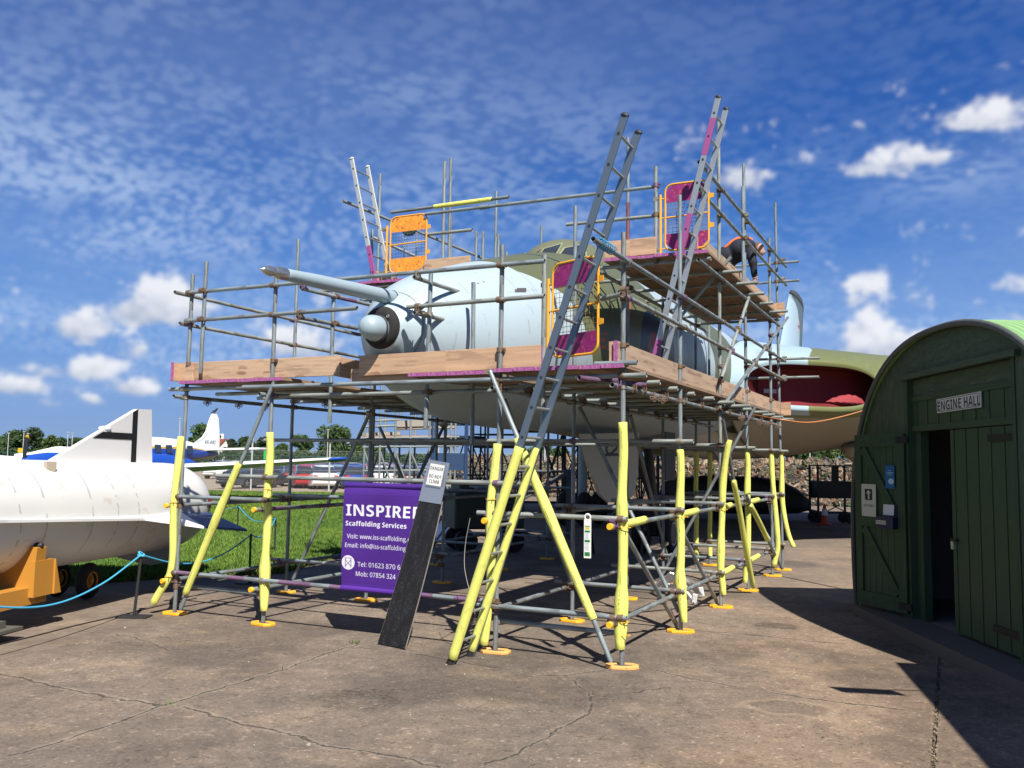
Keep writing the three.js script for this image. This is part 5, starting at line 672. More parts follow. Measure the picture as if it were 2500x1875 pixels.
  part(top, 'danger_notice', quad(L(.14, .985), L(.84, .985), L(.88, .865), L(.18, .865), 1, 1, (p) => p.addScaledVector(nn, .018)), mat([.9, .9, .9], .5, 0, { map: DT }));
  // hanging inspection tag
  const tg = thing('inspection_tag', 'narrow white and green inspection tag hanging from the front rail', 'tag'); const c = FZ(1434.5, 1315, .09); part(tg, 'holder', box(.068, .36, .012, c.x, c.y, c.z), mat([.75, .75, .72], .5)); part(tg, 'hook', new THREE.TorusGeometry(.028, .008, 6, 14).translate(c.x, c.y + .2, c.z), mat([.75, .75, .72], .5));
  part(tg, 'card', quad(V(c.x - .026, c.y + .12, c.z + .008), V(c.x + .026, c.y + .12, c.z + .008), V(c.x + .026, c.y - .16, c.z + .008), V(c.x - .026, c.y - .16, c.z + .008)), mat([.9, .9, .9], .5, 0, { map: canvasTex(64, 320, (x, w, h) => { x.fillStyle = 'rgb(225,228,224)'; x.fillRect(0, 0, w, h); x.fillStyle = 'rgb(24,120,64)'; x.fillRect(0, 0, w, 10); x.fillRect(0, 50, w, 22); x.fillRect(0, 150, w, 26); x.fillRect(0, 280, w, 40); x.fillStyle = 'rgb(205,190,40)'; x.fillRect(6, 14, 52, 26); x.fillStyle = 'rgb(90,110,160)'; for (let i = 0; i < 5; i++) x.fillRect(6, 82 + i * 13, 40, 4); for (let i = 0; i < 6; i++) x.fillRect(6, 186 + i * 14, 44, 4); }) }));
  const wr = thing('trailing_wire', 'thin loose wire hanging beside the long ladder', 'wire'); part(wr, 'wire', sweep([FZ(1147.6, 1265, .2), FZ(1136, 1330, .2), FZ(1134, 1385, .25), FZ(1143, 1430, .3), FZ(1160, 1500, .4), G(1075, 1560)], [.003, .003], 5, 30), mat([.3, .27, .24], .6));
  const cb = thing('ground_cable', 'thin black cable lying across the concrete by the rope barrier', 'cable'); part(cb, 'cable', sweep([[-60, 1590], [0, 1573], [90, 1551], [180, 1528], [290, 1503], [393, 1478], [480, 1460]].map(([u, v]) => G(u, v, .008)), [.006, .006], 6, 40), mat([.02, .018, .016], .7));
}
// ------------------------------------------------------------------ rope barrier
{
  const mRope = mat([.06, .40, .66], .7), spots = [[-5.855, .388, .05, 0], [-6.704, -2.456, 0, .2], [-8.977, -5.641, 0, .2], [-4.75, 3.35, 0, 0], [-12.5, -8.4, 0, .2], [-17, -12, 0, 0]], tops = [];
  const labs = ['black rope post on a flat base beside the foam sleeved corner leg', 'black rope post standing behind the left scaffold bay', 'black rope post out on the lawn edge', 'black rope post by the missile nose', 'black rope post further out on the lawn', 'black rope post far out on the lawn'];
  spots.forEach(([x, z, l, y], i) => { const o = thing('rope_post', labs[i], 'post', [x, 0, z], .45, 'rope barrier posts'); part(o, 'base', rbox(.36, .014, .2, .004, 0, .012, 0), mBlack); part(o, 'post', rod(V(0, .015, 0), V(l, .74, 0), .017, 12), mBlack); part(o, 'gusset', box(.05, .05, .008, .02, .04, 0), mBlack); tops.push(V(x + l * .9, .72, z - l * .4)); });
  const rope = (a, b, sag, nm) => { const o = thing('blue_rope', nm, 'rope', [0, 0, 0], 0, 'blue barrier ropes'); const m = a.clone().add(b).multiplyScalar(.5); m.y -= sag; const q1 = a.clone().lerp(m, .5), q2 = m.clone().lerp(b, .5); q1.y -= sag * .22; q2.y -= sag * .22; part(o, 'rope', sweep([a, q1, m, q2, b], [.010, .010], 7, 40), mRope); };
  rope(tops[3], tops[0], .32, 'bright blue rope sagging along the missile'); rope(tops[0], tops[1], .24, 'bright blue rope behind the scaffold corner leg'); rope(tops[1], tops[2], .16, 'bright blue rope along the lawn edge'); rope(tops[2], tops[4], .2, 'bright blue rope across the lawn'); rope(tops[4], tops[5], .2, 'bright blue rope far across the lawn');
  const kn = thing('rope_knot', 'blue rope knot on the barrier post by the corner leg', 'knot'); part(kn, 'knot', merge([0, 1, 2].map((i) => new THREE.TorusGeometry(.034, .011, 6, 16).rotateX(1.3 + i * .5).rotateY(i).translate(tops[0].x, tops[0].y - .012 + i * .012, tops[0].z))), mRope);
}
// ------------------------------------------------------------------ white missile on its trolley
{
  const A = V(-7.05, 1.17, .62), d = V(-.32, -.012, -.947).normalize(), s = V(.947, 0, -.32).normalize(), up = s.clone().cross(d).normalize(); if (up.y < 0) up.negate();
  const ms = thing('white_missile', 'large white missile with black crossed tail fin and red triangle', 'missile'); const at = (t, x = 0, y = 0) => A.clone().addScaledVector(d, t).addScaledVector(s, x).addScaledVector(up, y);
  const wt = dataTex(1024, 512, (i, j) => { const n = fbm(i * .012, j * .02, 4), m = vnoise(i * .2, j * .2), st = sstep(.66, .74, fbm(i * .03, j * .03 + 7, 4)) * (m > .55 ? 1 : .2); let v = .95 - .04 * n; const seam = [300, 352, 520, 560, 640, 690, 735].some((q) => Math.abs(i - q - 2 * Math.sin(j * .05)) < 1.1) && vnoise(j * .12, i * .01) > .45; const ls = Math.abs(j - 190) < 1 && i > 340 && i < 700 && m > .5; if (seam || ls) v *= .84; return [v * (1 - .05 * st), v * (1 - .07 * st), v * (.99 - .10 * st)]; });
  const mW = mat([.80, .80, .80], .36, 0, { map: wt }), mWp = mat([.80, .80, .80], .35);
  const R = (t) => t < -5 ? .64 * Math.pow(clamp((t + 7) / 2), .5) : t < 2.5 ? .64 : .64 * Math.pow(Math.max(0, 1 - ((t - 2.5) / .92) ** 2.3), .5), rings = []; for (let t = -7; t <= 2.5; t += .19) rings.push(t); for (let t = 2.54; t < 3.4; t += .05) rings.push(t); rings.push(3.405, 3.416, 3.4199);
  part(ms, 'body', loft(rings.map((t) => [...Array(56)].map((_, j) => { const a = j / 56 * Math.PI * 2; return at(t, Math.sin(a) * R(t), Math.cos(a) * R(t)); })), true, true, (p, i, j) => [(rings[i] + 7) / 10.9, j / 56]), mW);
  // dorsal fin
  const PLm = (u, v) => PL(u, v, A, s); const f = [[118, 1126], [331, 999], [366, 1000], [367, 1142]].map(([u, v]) => PLm(u, v)); const ft = canvasTex(512, 512, (c, w, h) => { c.fillStyle = 'rgb(236,236,234)'; c.fillRect(0, 0, w, h); c.fillStyle = 'rgb(14,14,16)'; const q = (pts) => { c.beginPath(); pts.forEach(([u, v], i) => { const x = (u - 110) / 265 * w, y = (v - 990) / 160 * h; i ? c.lineTo(x, y) : c.moveTo(x, y); }); c.fill(); }; q([[319, 1001], [333, 995], [326, 1145], [313, 1145]]); q([[215, 1073], [250, 1050], [322, 1057], [320, 1077], [214, 1070]]); c.strokeStyle = 'rgba(90,90,90,.6)'; c.lineWidth = 1.5; c.beginPath(); const L = (u, v) => [(u - 110) / 265 * w, (v - 990) / 160 * h]; c.moveTo(...L(366, 1028)); c.lineTo(...L(344, 1028)); c.lineTo(...L(330, 1060)); c.stroke(); });
  // image-plane print mapped through the fin's own corners
  const fe1 = f[3].clone().sub(f[0]), fe2 = f[1].clone().sub(f[0]); const fg = plate(f.map((p) => p.clone().addScaledVector(s, -.03)), s, .06); { const p = fg.attributes.position, u = fg.attributes.uv, m = camera.projectionMatrix; for (let i = 0; i < p.count; i++) { const q = V(p.getX(i), p.getY(i), p.getZ(i)); const al = q.clone().sub(f[0]).dot(d), be = q.y - f[0].y, t0 = f[3].clone().sub(f[0]).dot(d), tx = al / t0; u.setXY(i, .03 + .94 * (f0x(al, f, d)), .06 + .86 * clamp((be + .14) / (f[1].y - f[0].y + .14))); } }
  const fin = part(ms, 'tail_fin', fg, mWp); const strip = (pts) => plate(pts.map((p) => p.clone().addScaledVector(s, .032)), s, .003); const B = (l) => strip(l.map(([u, v]) => PLm(u, v)));
  part(fin, 'black_bar', B([[319.5, 1006], [332, 999], [326, 1138], [313.5, 1137]]), mat([.012, .012, .013], .5)); part(fin, 'black_bar', B([[221, 1069], [246, 1054], [318, 1058], [316, 1074]]), mat([.012, .012, .013], .5)); part(fin, 'fairing', new THREE.SphereGeometry(.05, 12, 8).scale(1, .7, 2).translate(...PLm(256, 1046).toArray()), mWp);
  // wings, drooping slightly to their tips
  const wp = (u, v, off) => PL(u, v, at(0, 0, off), up), W0 = wp(-40, 1270, .04), W0b = wp(20, 1269, .025), Wm = wp(180, 1267, -.015), W1 = wp(354, 1265, -.075), W2 = wp(498, 1285, -.2), W3 = wp(603, 1292, -.245), B1 = wp(447, 1253, -.05), B2 = wp(515, 1252, -.085), wt2 = (pts) => plate(pts, up.clone().negate(), .03);
  const wing = part(ms, 'wing', merge([wt2([at(-5, .56, .05), at(-5, .68, .05), W0, at(-2.2, .5, .03)]), wt2([at(-2.2, .5, .03), W0, W0b, Wm, at(-.6, .5, -.01)]), wt2([at(-.6, .5, -.01), Wm, W1, at(1, .5, -.03)]), wt2([at(1, .5, -.03), W1, W2, B1, at(1.8, .5, -.04)])]), mWp); part(wing, 'blue_elevon', wt2([B1.clone().addScaledVector(up, .003), W2.clone().addScaledVector(up, .003), W3, B2, at(2.3, .45, -.06)]), mat([.022, .048, .14], .5));
  part(ms, 'far_wing', wt2([at(-2.2, -.5, -.05), at(1.6, -.5, -.08), at(2.9, -.5, -.1), at(2.9, -2.0, -.2), at(1.2, -2.0, -.2)]), mWp);
  part(ms, 'ventral_fin', plate([at(1.2, -.02, -.6), at(2.9, -.02, -.5), at(2.9, -.02, -.85), at(2.3, -.02, -.85)], s, .04), mat([.35, .35, .34], .5)); const tri = PL(486, 1232, at(3.3, .58, .1), s); part(ms, 'red_triangle', plate([V(0, .0, 0), V(0, .2, -.1), V(0, .2, .1)].map((q) => at(2.85, .62, -.05).add(q.clone().setX(0).applyAxisAngle(UP, .32))), s, .01), mat([.5, .02, .03], .5)); const lug = PL(122, 1142, at(0, .35, .5), s); part(ms, 'lifting_lug', merge([box(.06, .1, .12, lug.x, lug.y + .02, lug.z), box(.08, .03, .08, lug.x, lug.y - .04, lug.z)]), mat([.4, .34, .26], .8));
  function f0x(al, f, d) { const t = f[3].clone().sub(f[0]).dot(d); return clamp(al / t); }
  // trolley
  const tr = thing('yellow_trolley', 'yellow wheeled trolley carrying the white missile', 'trolley'); const mY = mat([.46, .21, .03], .55), J = (t, x, y) => A.clone().addScaledVector(d, t).addScaledVector(s, x).setY(y);
  const bx = (t0, t1, x0, x1, y0, y1) => { const g = box(Math.abs(x1 - x0), y1 - y0, Math.abs(t1 - t0)); const m = new THREE.Matrix4().makeBasis(s, UP, s.clone().cross(UP)); m.setPosition(J((t0 + t1) / 2, (x0 + x1) / 2, (y0 + y1) / 2)); return g.applyMatrix4(m); };
  part(tr, 'chassis', merge([bx(-4, -.92, .42, .60, .28, .46), bx(-4, -.92, -.60, -.42, .28, .46), bx(-.95, .3, -.7, -.62, .3, .40), bx(-1.1, -.93, -.6, .6, .3, .44), bx(-2.4, -2.2, -.6, .6, .3, .44)]), mY);
  for (const t of [-1.2, -3.6]) part(tr, 'cradle', merge([plate([J(t, .62, .36), J(t, .66, .88), J(t, .56, .90), J(t, .46, .76), J(t, .25, .60), J(t, 0, .54), J(t, 0, .36)], d, .16), plate([J(t, -.62, .36), J(t, 0, .36), J(t, 0, .54), J(t, -.25, .60), J(t, -.46, .76), J(t, -.56, .90), J(t, -.66, .88)], d, .16), bx(t - .02, t + .30, .6, .66, .36, .74), plate([J(t + .3, .63, .36), J(t + .42, .63, .36), J(t + .3, .63, .74)], s, .05)]), mY);
  for (const t of [-1.2]) part(tr, 'cradle_pad', sweep([J(t + .08, .66, .90), J(t + .08, .55, .89), J(t + .08, .47, .8), J(t + .08, .2, .6)], [.03, .04, .035, .03], 8, 12), mBlack);
  part(tr, 'jack_foot', merge([bx(-1.95, -1.68, .44, .70, .13, .20), bx(-1.9, -1.73, .48, .62, .2, .29), bx(-2.05, -1.55, .36, .80, .10, .13)]), mat([.09, .085, .07], .8)); part(tr, 'jack_spring', new THREE.CylinderGeometry(.07, .09, .1, 12).translate(...J(-1.8, .56, .05).toArray()), mBlack);
  const wc = G(213, 1462), wt0 = wc.clone().sub(A).dot(d); for (const [t, x] of [[wt0, .50], [wt0 + .1, -.62], [-3.4, .5], [-3.4, -.62]]) { const c = t > -3 && x > 0 ? V(wc.x, .235, wc.z) : J(t, x, .235), M = new THREE.Matrix4().makeRotationY(Math.atan2(s.x, s.z)); const w = part(tr, 'tyre', new THREE.TorusGeometry(.162, .073, 14, 30).applyMatrix4(M).translate(c.x, c.y, c.z), mRubber); part(w, 'wheel_rim', merge([new THREE.CylinderGeometry(.112, .112, .11, 24, 1, true).rotateX(Math.PI / 2), new THREE.CylinderGeometry(.108, .108, .04, 24).rotateX(Math.PI / 2), new THREE.CylinderGeometry(.04, .05, .12, 16).rotateX(Math.PI / 2), new THREE.TorusGeometry(.112, .012, 8, 24).translate(0, 0, .056)]).applyMatrix4(M).translate(c.x, c.y, c.z), mY); }
}

// ------------------------------------------------------------------ small twin-engined airliner on the grass
{
  const pl = thing('blue_white_airliner', 'small white and blue propeller airliner parked on the grass', 'aircraft'); const ph = 1.35, a = RGT.clone().multiplyScalar(Math.cos(ph)).addScaledVector(FWD, Math.sin(ph)), w = RGT.clone().multiplyScalar(Math.sin(ph)).addScaledVector(FWD, -Math.cos(ph));
  const T = CAM.clone().addScaledVector(FWD, 47).addScaledVector(RGT, (534 - 1250) / FOC * 47).setY(0), L = (x, y, z) => T.clone().addScaledVector(a, x).addScaledVector(w, z).setY(y);   // x toward the tail, z to the near wing
  const st = [[-11.2, 1.6, .05, .05], [-10.8, 1.62, .35, .35], [-9.8, 1.72, .62, .62], [-8.6, 1.85, .78, .80], [-7, 1.9, .82, .86], [-4.6, 1.92, .78, .84], [-3, 2.0, .6, .66], [-1.5, 2.02, .38, .42], [-.3, 2.05, .18, .2], [.1, 2.06, .05, .06]];
  const tx = canvasTex(1024, 512, (c, W, H) => { c.fillStyle = 'rgb(236,238,240)'; c.fillRect(0, 0, W, H); for (const y0 of [0, 1]) { const m = (v) => (y0 ? 1 - v : v) * H; const band = (p, q, col) => { c.fillStyle = col; c.fillRect(W * .12, Math.min(m(p), m(q)), W * .85, Math.abs(m(p) - m(q))); }; band(.17, .19, 'rgb(200,160,40)'); band(.19, .31, 'rgb(24,70,170)'); band(.31, .33, 'rgb(200,160,40)'); band(.33, .5, 'rgb(150,152,156)'); c.fillStyle = 'rgb(26,30,40)'; } });
  part(pl, 'fuselage', loft(st.map(([x, y, h, r]) => [...Array(32)].map((_, j) => { const t = j / 32 * Math.PI * 2; return L(x, y + Math.cos(t) * r, Math.sin(t) * h); })), true, true, (p, i, j) => [i / 9, j / 32]), mat([.92, .92, .92], .35, 0, { map: tx }));
  for (let i = 0; i < 6; i++) part(pl, 'cabin_window', plate([L(-8.2 + i * .85, 2.05, .83), L(-7.75 + i * .85, 2.05, .83), L(-7.75 + i * .85, 2.40, .74), L(-8.2 + i * .85, 2.40, .74)], w, .03), mGlass);
  const blade = (pts, t, m, n, up = w) => part(pl, n, plate(pts, up, t), m); const mWh = mat([.86, .87, .88], .35), mBl = mat([.012, .07, .40], .4);
  const fin = [L(-2.6, 2.35, -.06), L(-1.6, 2.65, -.06), L(-1.05, 3.2, -.06), L(-.75, 3.85, -.06), L(-.55, 4.1, -.06), L(-.25, 4.12, -.06), L(-.05, 3.9, -.06), L(.12, 3.0, -.06), L(.15, 2.0, -.06), L(-2, 2.1, -.06)]; const fo = blade(fin, .12, mWh, 'tail_fin');
  part(fo, 'registration', quad(L(-1.45, 2.80, .075), L(-.12, 2.80, .075), L(-.12, 2.45, .075), L(-1.45, 2.45, .075)), mat([.9, .9, .9], .4, 0, { map: canvasTex(256, 80, (c, W, H) => { c.fillStyle = 'rgb(236,238,240)'; c.fillRect(0, 0, W, H); c.fillStyle = 'rgb(30,32,44)'; c.font = 'bold 62px sans-serif'; c.textAlign = 'center'; c.fillText('4X-ARI', 128, 62); }) }));
  const wg = (z0, z1, n) => part(pl, n, loft([[z0, 1.25, 2.9, .22, -8.2], [mix(z0, z1, .5), 1.55, 2.1, .16, -7.75], [z1 * .97, 1.86, 1.2, .09, -7.3], [z1, 1.88, .6, .05, -7.1]].map(([z, y, c, t, x]) => { const r = []; for (let j = 0; j < 16; j++) { const q = j / 16 * Math.PI * 2; r.push(L(x + c * (.5 - .5 * Math.cos(q)), y + Math.sin(q) * t, z)); } return r; })), mWh);
  const nw = wg(.5, 10.2, 'wing'); wg(-.5, -10.2, 'wing'); part(nw, 'blue_wing_tip', loft([[9.6, 1.82, 1.4, .11, -7.45], [9.95, 1.86, 1.1, .09, -7.3], [10.24, 1.885, .6, .05, -7.1]].map(([z, y, c, t, x]) => [...Array(16)].map((_, j) => { const q = j / 16 * Math.PI * 2; return L(x + c * (.5 - .5 * Math.cos(q)), y + Math.sin(q) * t, z); }))), mBl);
  for (const s of [1, -1]) { part(pl, 'tailplane', plate([L(-1.6, 2.2, s * .1), L(-.1, 2.2, s * .1), L(-.1, 2.3, s * 2.9), L(-.9, 2.3, s * 2.9)], UP, .09), mWh); const z = s * 2.35; part(pl, 'engine_nacelle', loft([[-10.9, .1], [-10.6, .3], [-9.5, .42], [-8, .42], [-6.4, .25], [-5.6, .05]].map(([x, r]) => [...Array(18)].map((_, j) => { const q = j / 18 * Math.PI * 2; return L(x, 1.55 + Math.cos(q) * r, z + Math.sin(q) * r); }))), mBl); for (let k = 0; k < 3; k++) { const q = k * 2.094 + .1, d = (r, o) => L(-10.8, 1.55 + Math.cos(q) * r - Math.sin(q) * o, z + Math.sin(q) * r + Math.cos(q) * o); const b = part(pl, 'propeller_blade', plate([d(.1, -.06), d(.6, -.11), d(1.05, -.07), d(1.05, .07), d(.6, .11), d(.1, .06)], a, .03), mBlack); part(b, 'yellow_tip', plate([d(1.0, -.08), d(1.12, -.05), d(1.12, .05), d(1.0, .08)], a, .034), mat([.7, .4, .02], .5)); } for (const q of [[-7.2, z]]) { part(pl, 'wheel', new THREE.TorusGeometry(.26, .1, 10, 20).applyQuaternion(new THREE.Quaternion().setFromUnitVectors(V(0, 0, 1), w)).translate(...L(-7.4, .37, z).toArray()), mRubber); part(pl, 'wheel_leg', rod(L(-7.4, .4, z), L(-7.4, 1.4, z), .06, 8), mSteel); } }
  part(pl, 'nose_leg', rod(L(-10.2, .3, 0), L(-10.2, 1.4, 0), .05, 8), mSteel); part(pl, 'nose_wheel', new THREE.TorusGeometry(.2, .08, 10, 18).applyQuaternion(new THREE.Quaternion().setFromUnitVectors(V(0, 0, 1), w)).translate(...L(-10.2, .28, 0).toArray()), mRubber);
  const bd = thing('perched_bird', 'small black bird perched on top of the airliner fin', 'bird'); const bp = L(-.4, 4.12, 0); part(bd, 'body', bodyGeo([[bp.clone().add(V(0, .12, 0)), bp.clone().add(V(0, .2, 0)).addScaledVector(RGT, .1), .07, .05], [bp.clone().add(V(0, .2, 0)).addScaledVector(RGT, .1), bp.clone().add(V(0, .27, 0)).addScaledVector(RGT, .14), .045, .04], [bp.clone().add(V(0, .12, 0)), bp.clone().add(V(0, .04, 0)).addScaledVector(RGT, -.16), .05, .02]], .02, .03), mBlack); part(bd, 'legs', rod(bp, bp.clone().add(V(0, .1, 0)), .012, 5), mBlack);
}
// ------------------------------------------------------------------ parked cars
{
  const tg = {}; const wheelG = new THREE.CylinderGeometry(.32, .32, .2, 20).rotateX(Math.PI / 2), rimG = merge([new THREE.CylinderGeometry(.22, .22, .21, 18).rotateX(Math.PI / 2)]), spokeG = merge([0, 1, 2, 3, 4].map((k) => box(.05, .2, .215, 0, .1, 0).rotateZ(k * 1.2566)));
  const ring = (x, yb, yt, w, tp, n = 7) => { const r = []; const q = [[-1, 0], [-1, .55], [-.97, .86], [-.82, 1], [0, 1.0], [.82, 1], [.97, .86], [1, .55], [1, 0], [0, 0]]; for (const [k, v] of q) r.push(V(x, mix(yb, yt, v), k * w * (1 - tp * v))); return r; };
  const shapes = {
    hatch: { body: [[-2.02, .42, .62, .70], [-1.98, .24, .88, .82], [-1.4, .2, .93, .86], [0, .2, .93, .87], [.9, .2, .90, .86], [1.6, .22, .84, .82], [2.0, .3, .70, .72], [2.05, .4, .58, .6]], cab: [[-1.92, .88, .95, .76], [-1.55, .9, 1.38, .74], [-1.0, .9, 1.47, .74], [0, .9, 1.46, .74], [.35, .9, 1.38, .74], [1.15, .88, .92, .74]] },
    saloon: { body: [[-2.3, .42, .74, .72], [-2.24, .24, .98, .82], [-1.5, .2, 1.0, .88], [0, .2, .94, .89], [.9, .2, .92, .88], [1.7, .22, .84, .84], [2.2, .3, .70, .74], [2.3, .4, .58, .6]], cab: [[-1.75, .94, 1.0, .74], [-1.0, .9, 1.38, .72], [-.3, .9, 1.45, .72], [.35, .9, 1.36, .72], [1.2, .88, .93, .74]] },
    estate: { body: [[-2.35, .42, .74, .74], [-2.3, .24, .96, .84], [-1.5, .2, .97, .88], [0, .2, .95, .89], [.9, .2, .93, .88], [1.7, .22, .85, .84], [2.2, .3, .72, .74], [2.3, .4, .58, .6]], cab: [[-2.22, .94, 1.0, .76], [-1.9, .92, 1.40, .74], [-1.0, .92, 1.5, .74], [.2, .92, 1.46, .74], [1.15, .88, .94, .74]] }
  };
  const G2 = {}; for (const [k, s] of Object.entries(shapes)) { const cab = s.cab.map(([x, b, t, w]) => ring(x, b, t, w, .16)), roofs = s.cab.slice(1, -1).map(([x, b, t, w]) => { const q = ring(x, b, t, w, .16).slice(3, 6); return [q[0].clone().add(V(0, .012, -.01)), q[0].clone().add(V(0, -.03, -.02)), q[1].clone().add(V(0, -.03, 0)), q[2].clone().add(V(0, -.03, .02)), q[2].clone().add(V(0, .012, .01)), q[1].clone().add(V(0, .03, 0))]; }); const L = s.body[0][0]; G2[k] = { body: loft(s.body.map(([x, b, t, w]) => ring(x, b, t, w, .06))), glass: loft(cab), roof: loft(roofs), pil: merge([-.25, .0].map((x) => [1, -1].map((z) => aim(box(.07, .5, .03), V(x, .93, z * .745), V(x, 1.40, z * .66)))).flat()), lamp: [1, -1].map((z) => box(.06, .16, .26, L + .04, .78, z * .60)), plateG: box(.03, .11, .5, L - .0, .60, 0), L }; }
  const mTail = mat([.45, .015, .015], .3), mNum = mat([.62, .5, .05], .5), mRim = mat([.42, .43, .44], .35, .7), mArch = mat([.015, .015, .016], .8);
  const paints = {}; const paintM = (c) => paints[c.join()] ??= new THREE.MeshPhysicalMaterial({ color: lin(...c), roughness: .35, clearcoat: .8, clearcoatRoughness: .1, side: THREE.DoubleSide });
  const seen = {};
  function car(px, depth, turn, kind, c, label) {
    const p = AT(px, 1115, depth), h = Math.atan2(-FWD.z, FWD.x), key = label; const o = thing('parked_car', label, 'car', [p.x, .02, p.z], h + turn, 'cars in the car park'); const g = G2[kind];
    part(o, 'body', g.body, paintM(c)); part(o, 'windows', g.glass, mGlass); part(o, 'roof', g.roof, paintM(c)); if (depth < 75) { part(o, 'pillars', g.pil, paintM(c)); part(o, 'number_plate', g.plateG, mNum); }
    for (const l of g.lamp) part(o, 'tail_light', l, mTail);
    for (const x of [-1.32, 1.3]) for (const z of [-1, 1]) { const w = part(o, 'wheel', wheelG, mRubber); w.position.set(x, .32, z * .76); if (depth < 75) { part(w, 'rim', rimG, mArch); part(w, 'spokes', spokeG, mRim); } }
  }
  const col = { white: [.72, .72, .72], red: [.38, .015, .02], blue: [.012, .045, .30], grey: [.045, .048, .052], silver: [.36, .38, .40], black: [.014, .014, .016], lblue: [.16, .28, .42], maroon: [.14, .012, .02] };
  // along the fence: pixel, metres, turn, kind, colour
  const A = 2.75, B = .32;
  for (const [px, dp, tn, k, c, lb] of [[612, 55, A, 'estate', 'grey', 'dark grey estate car side on behind the chain link fence'], [716, 61, B, 'saloon', 'grey', 'dark grey saloon beside the red hatchback'], [747, 57, B, 'hatch', 'red', 'bright red hatchback next to the white saloon'], [787, 56, B, 'saloon', 'white', 'white saloon below the propeller airliner wing'], [824, 59, B, 'saloon', 'lblue', 'pale blue saloon next to the white saloon'], [862, 57, B, 'hatch', 'blue', 'deep blue hatchback behind the chain link fence'], [894, 62, B, 'hatch', 'red', 'red hatchback beside the deep blue one'], [922, 58, B, 'saloon', 'white', 'white saloon behind the distant scaffold'], [958, 60, B, 'estate', 'silver', 'silver estate car behind the distant scaffold'], [994, 57, B, 'saloon', 'black', 'black saloon behind the distant scaffold'], [1034, 59, B, 'saloon', 'lblue', 'pale blue saloon behind the distant scaffold'], [1074, 60, B, 'hatch', 'silver', 'silver hatchback by the blue steps'],
    [30, 64, 2.9, 'estate', 'white', 'white estate car behind the missile'], [112, 66, 2.9, 'hatch', 'blue', 'blue hatchback behind the missile fin'], [548, 78, 2.9, 'saloon', 'white', 'white saloon below the house'], [603, 76, 2.9, 'estate', 'black', 'black estate car in the second row'], [668, 77, 2.9, 'saloon', 'grey', 'dark grey saloon in the second row'], [722, 79, 2.9, 'estate', 'black', 'black estate car beside the second row grey saloon'], [784, 80, 2.9, 'saloon', 'maroon', 'maroon saloon in the second row'], [848, 79, 2.9, 'estate', 'white', 'white estate car in the second row'], [905, 82, 2.9, 'saloon', 'silver', 'silver saloon in the second row'], [960, 80, 2.9, 'hatch', 'red', 'red hatchback in the second row'], [1012, 82, 2.9, 'estate', 'grey', 'grey estate car in the second row'], [1066, 82, 2.9, 'saloon', 'white', 'white saloon at the end of the second row']]) car(px, dp, tn, k, col[c], lb);
  const far = ['silver', 'white', 'black', 'blue', 'red', 'grey', 'lblue', 'white', 'silver', 'maroon', 'black', 'silver', 'white', 'blue', 'grey', 'silver', 'red', 'white']; const fr2 = rng(6);
  far.forEach((c, i) => car(540 + i * 33, 100 + fr2() * 6, 2.9 + .3 * fr2(), ['hatch', 'saloon', 'estate'][i % 3], col[c], `small distant ${c === 'lblue' ? 'pale blue' : c} ${['hatchback', 'saloon', 'estate car'][i % 3]} in the far rows of the car park`));
  // caravan
  const cv = thing('touring_caravan', 'white touring caravan beyond the car park fence', 'caravan'), p = AT(112, 1090, 95); cv.position.set(p.x, 0, p.z); cv.rotation.y = Math.atan2(-RGT.z, RGT.x); part(cv, 'body', loft([[-2.9, 1.0, .5], [-2.7, 1.9, 1.5], [-1.2, 2.05, 2.0], [1.4, 2.7, 2.1], [2.9, 2.65, 2.1], [3.0, 2.3, 2.0]].map(([x, t, w]) => [V(x, .5, -1), V(x, t, -1), V(x, t + .05, 0), V(x, t, 1), V(x, .5, 1)])), mat([.78, .79, .80], .5)); for (const x of [.2, 1.5]) part(cv, 'window', box(.8, .6, .04, x, 1.7, 1.02), mGlass); part(cv, 'wheel', new THREE.CylinderGeometry(.32, .32, .2, 16).rotateX(Math.PI / 2).translate(.3, .32, .95), mRubber);
}
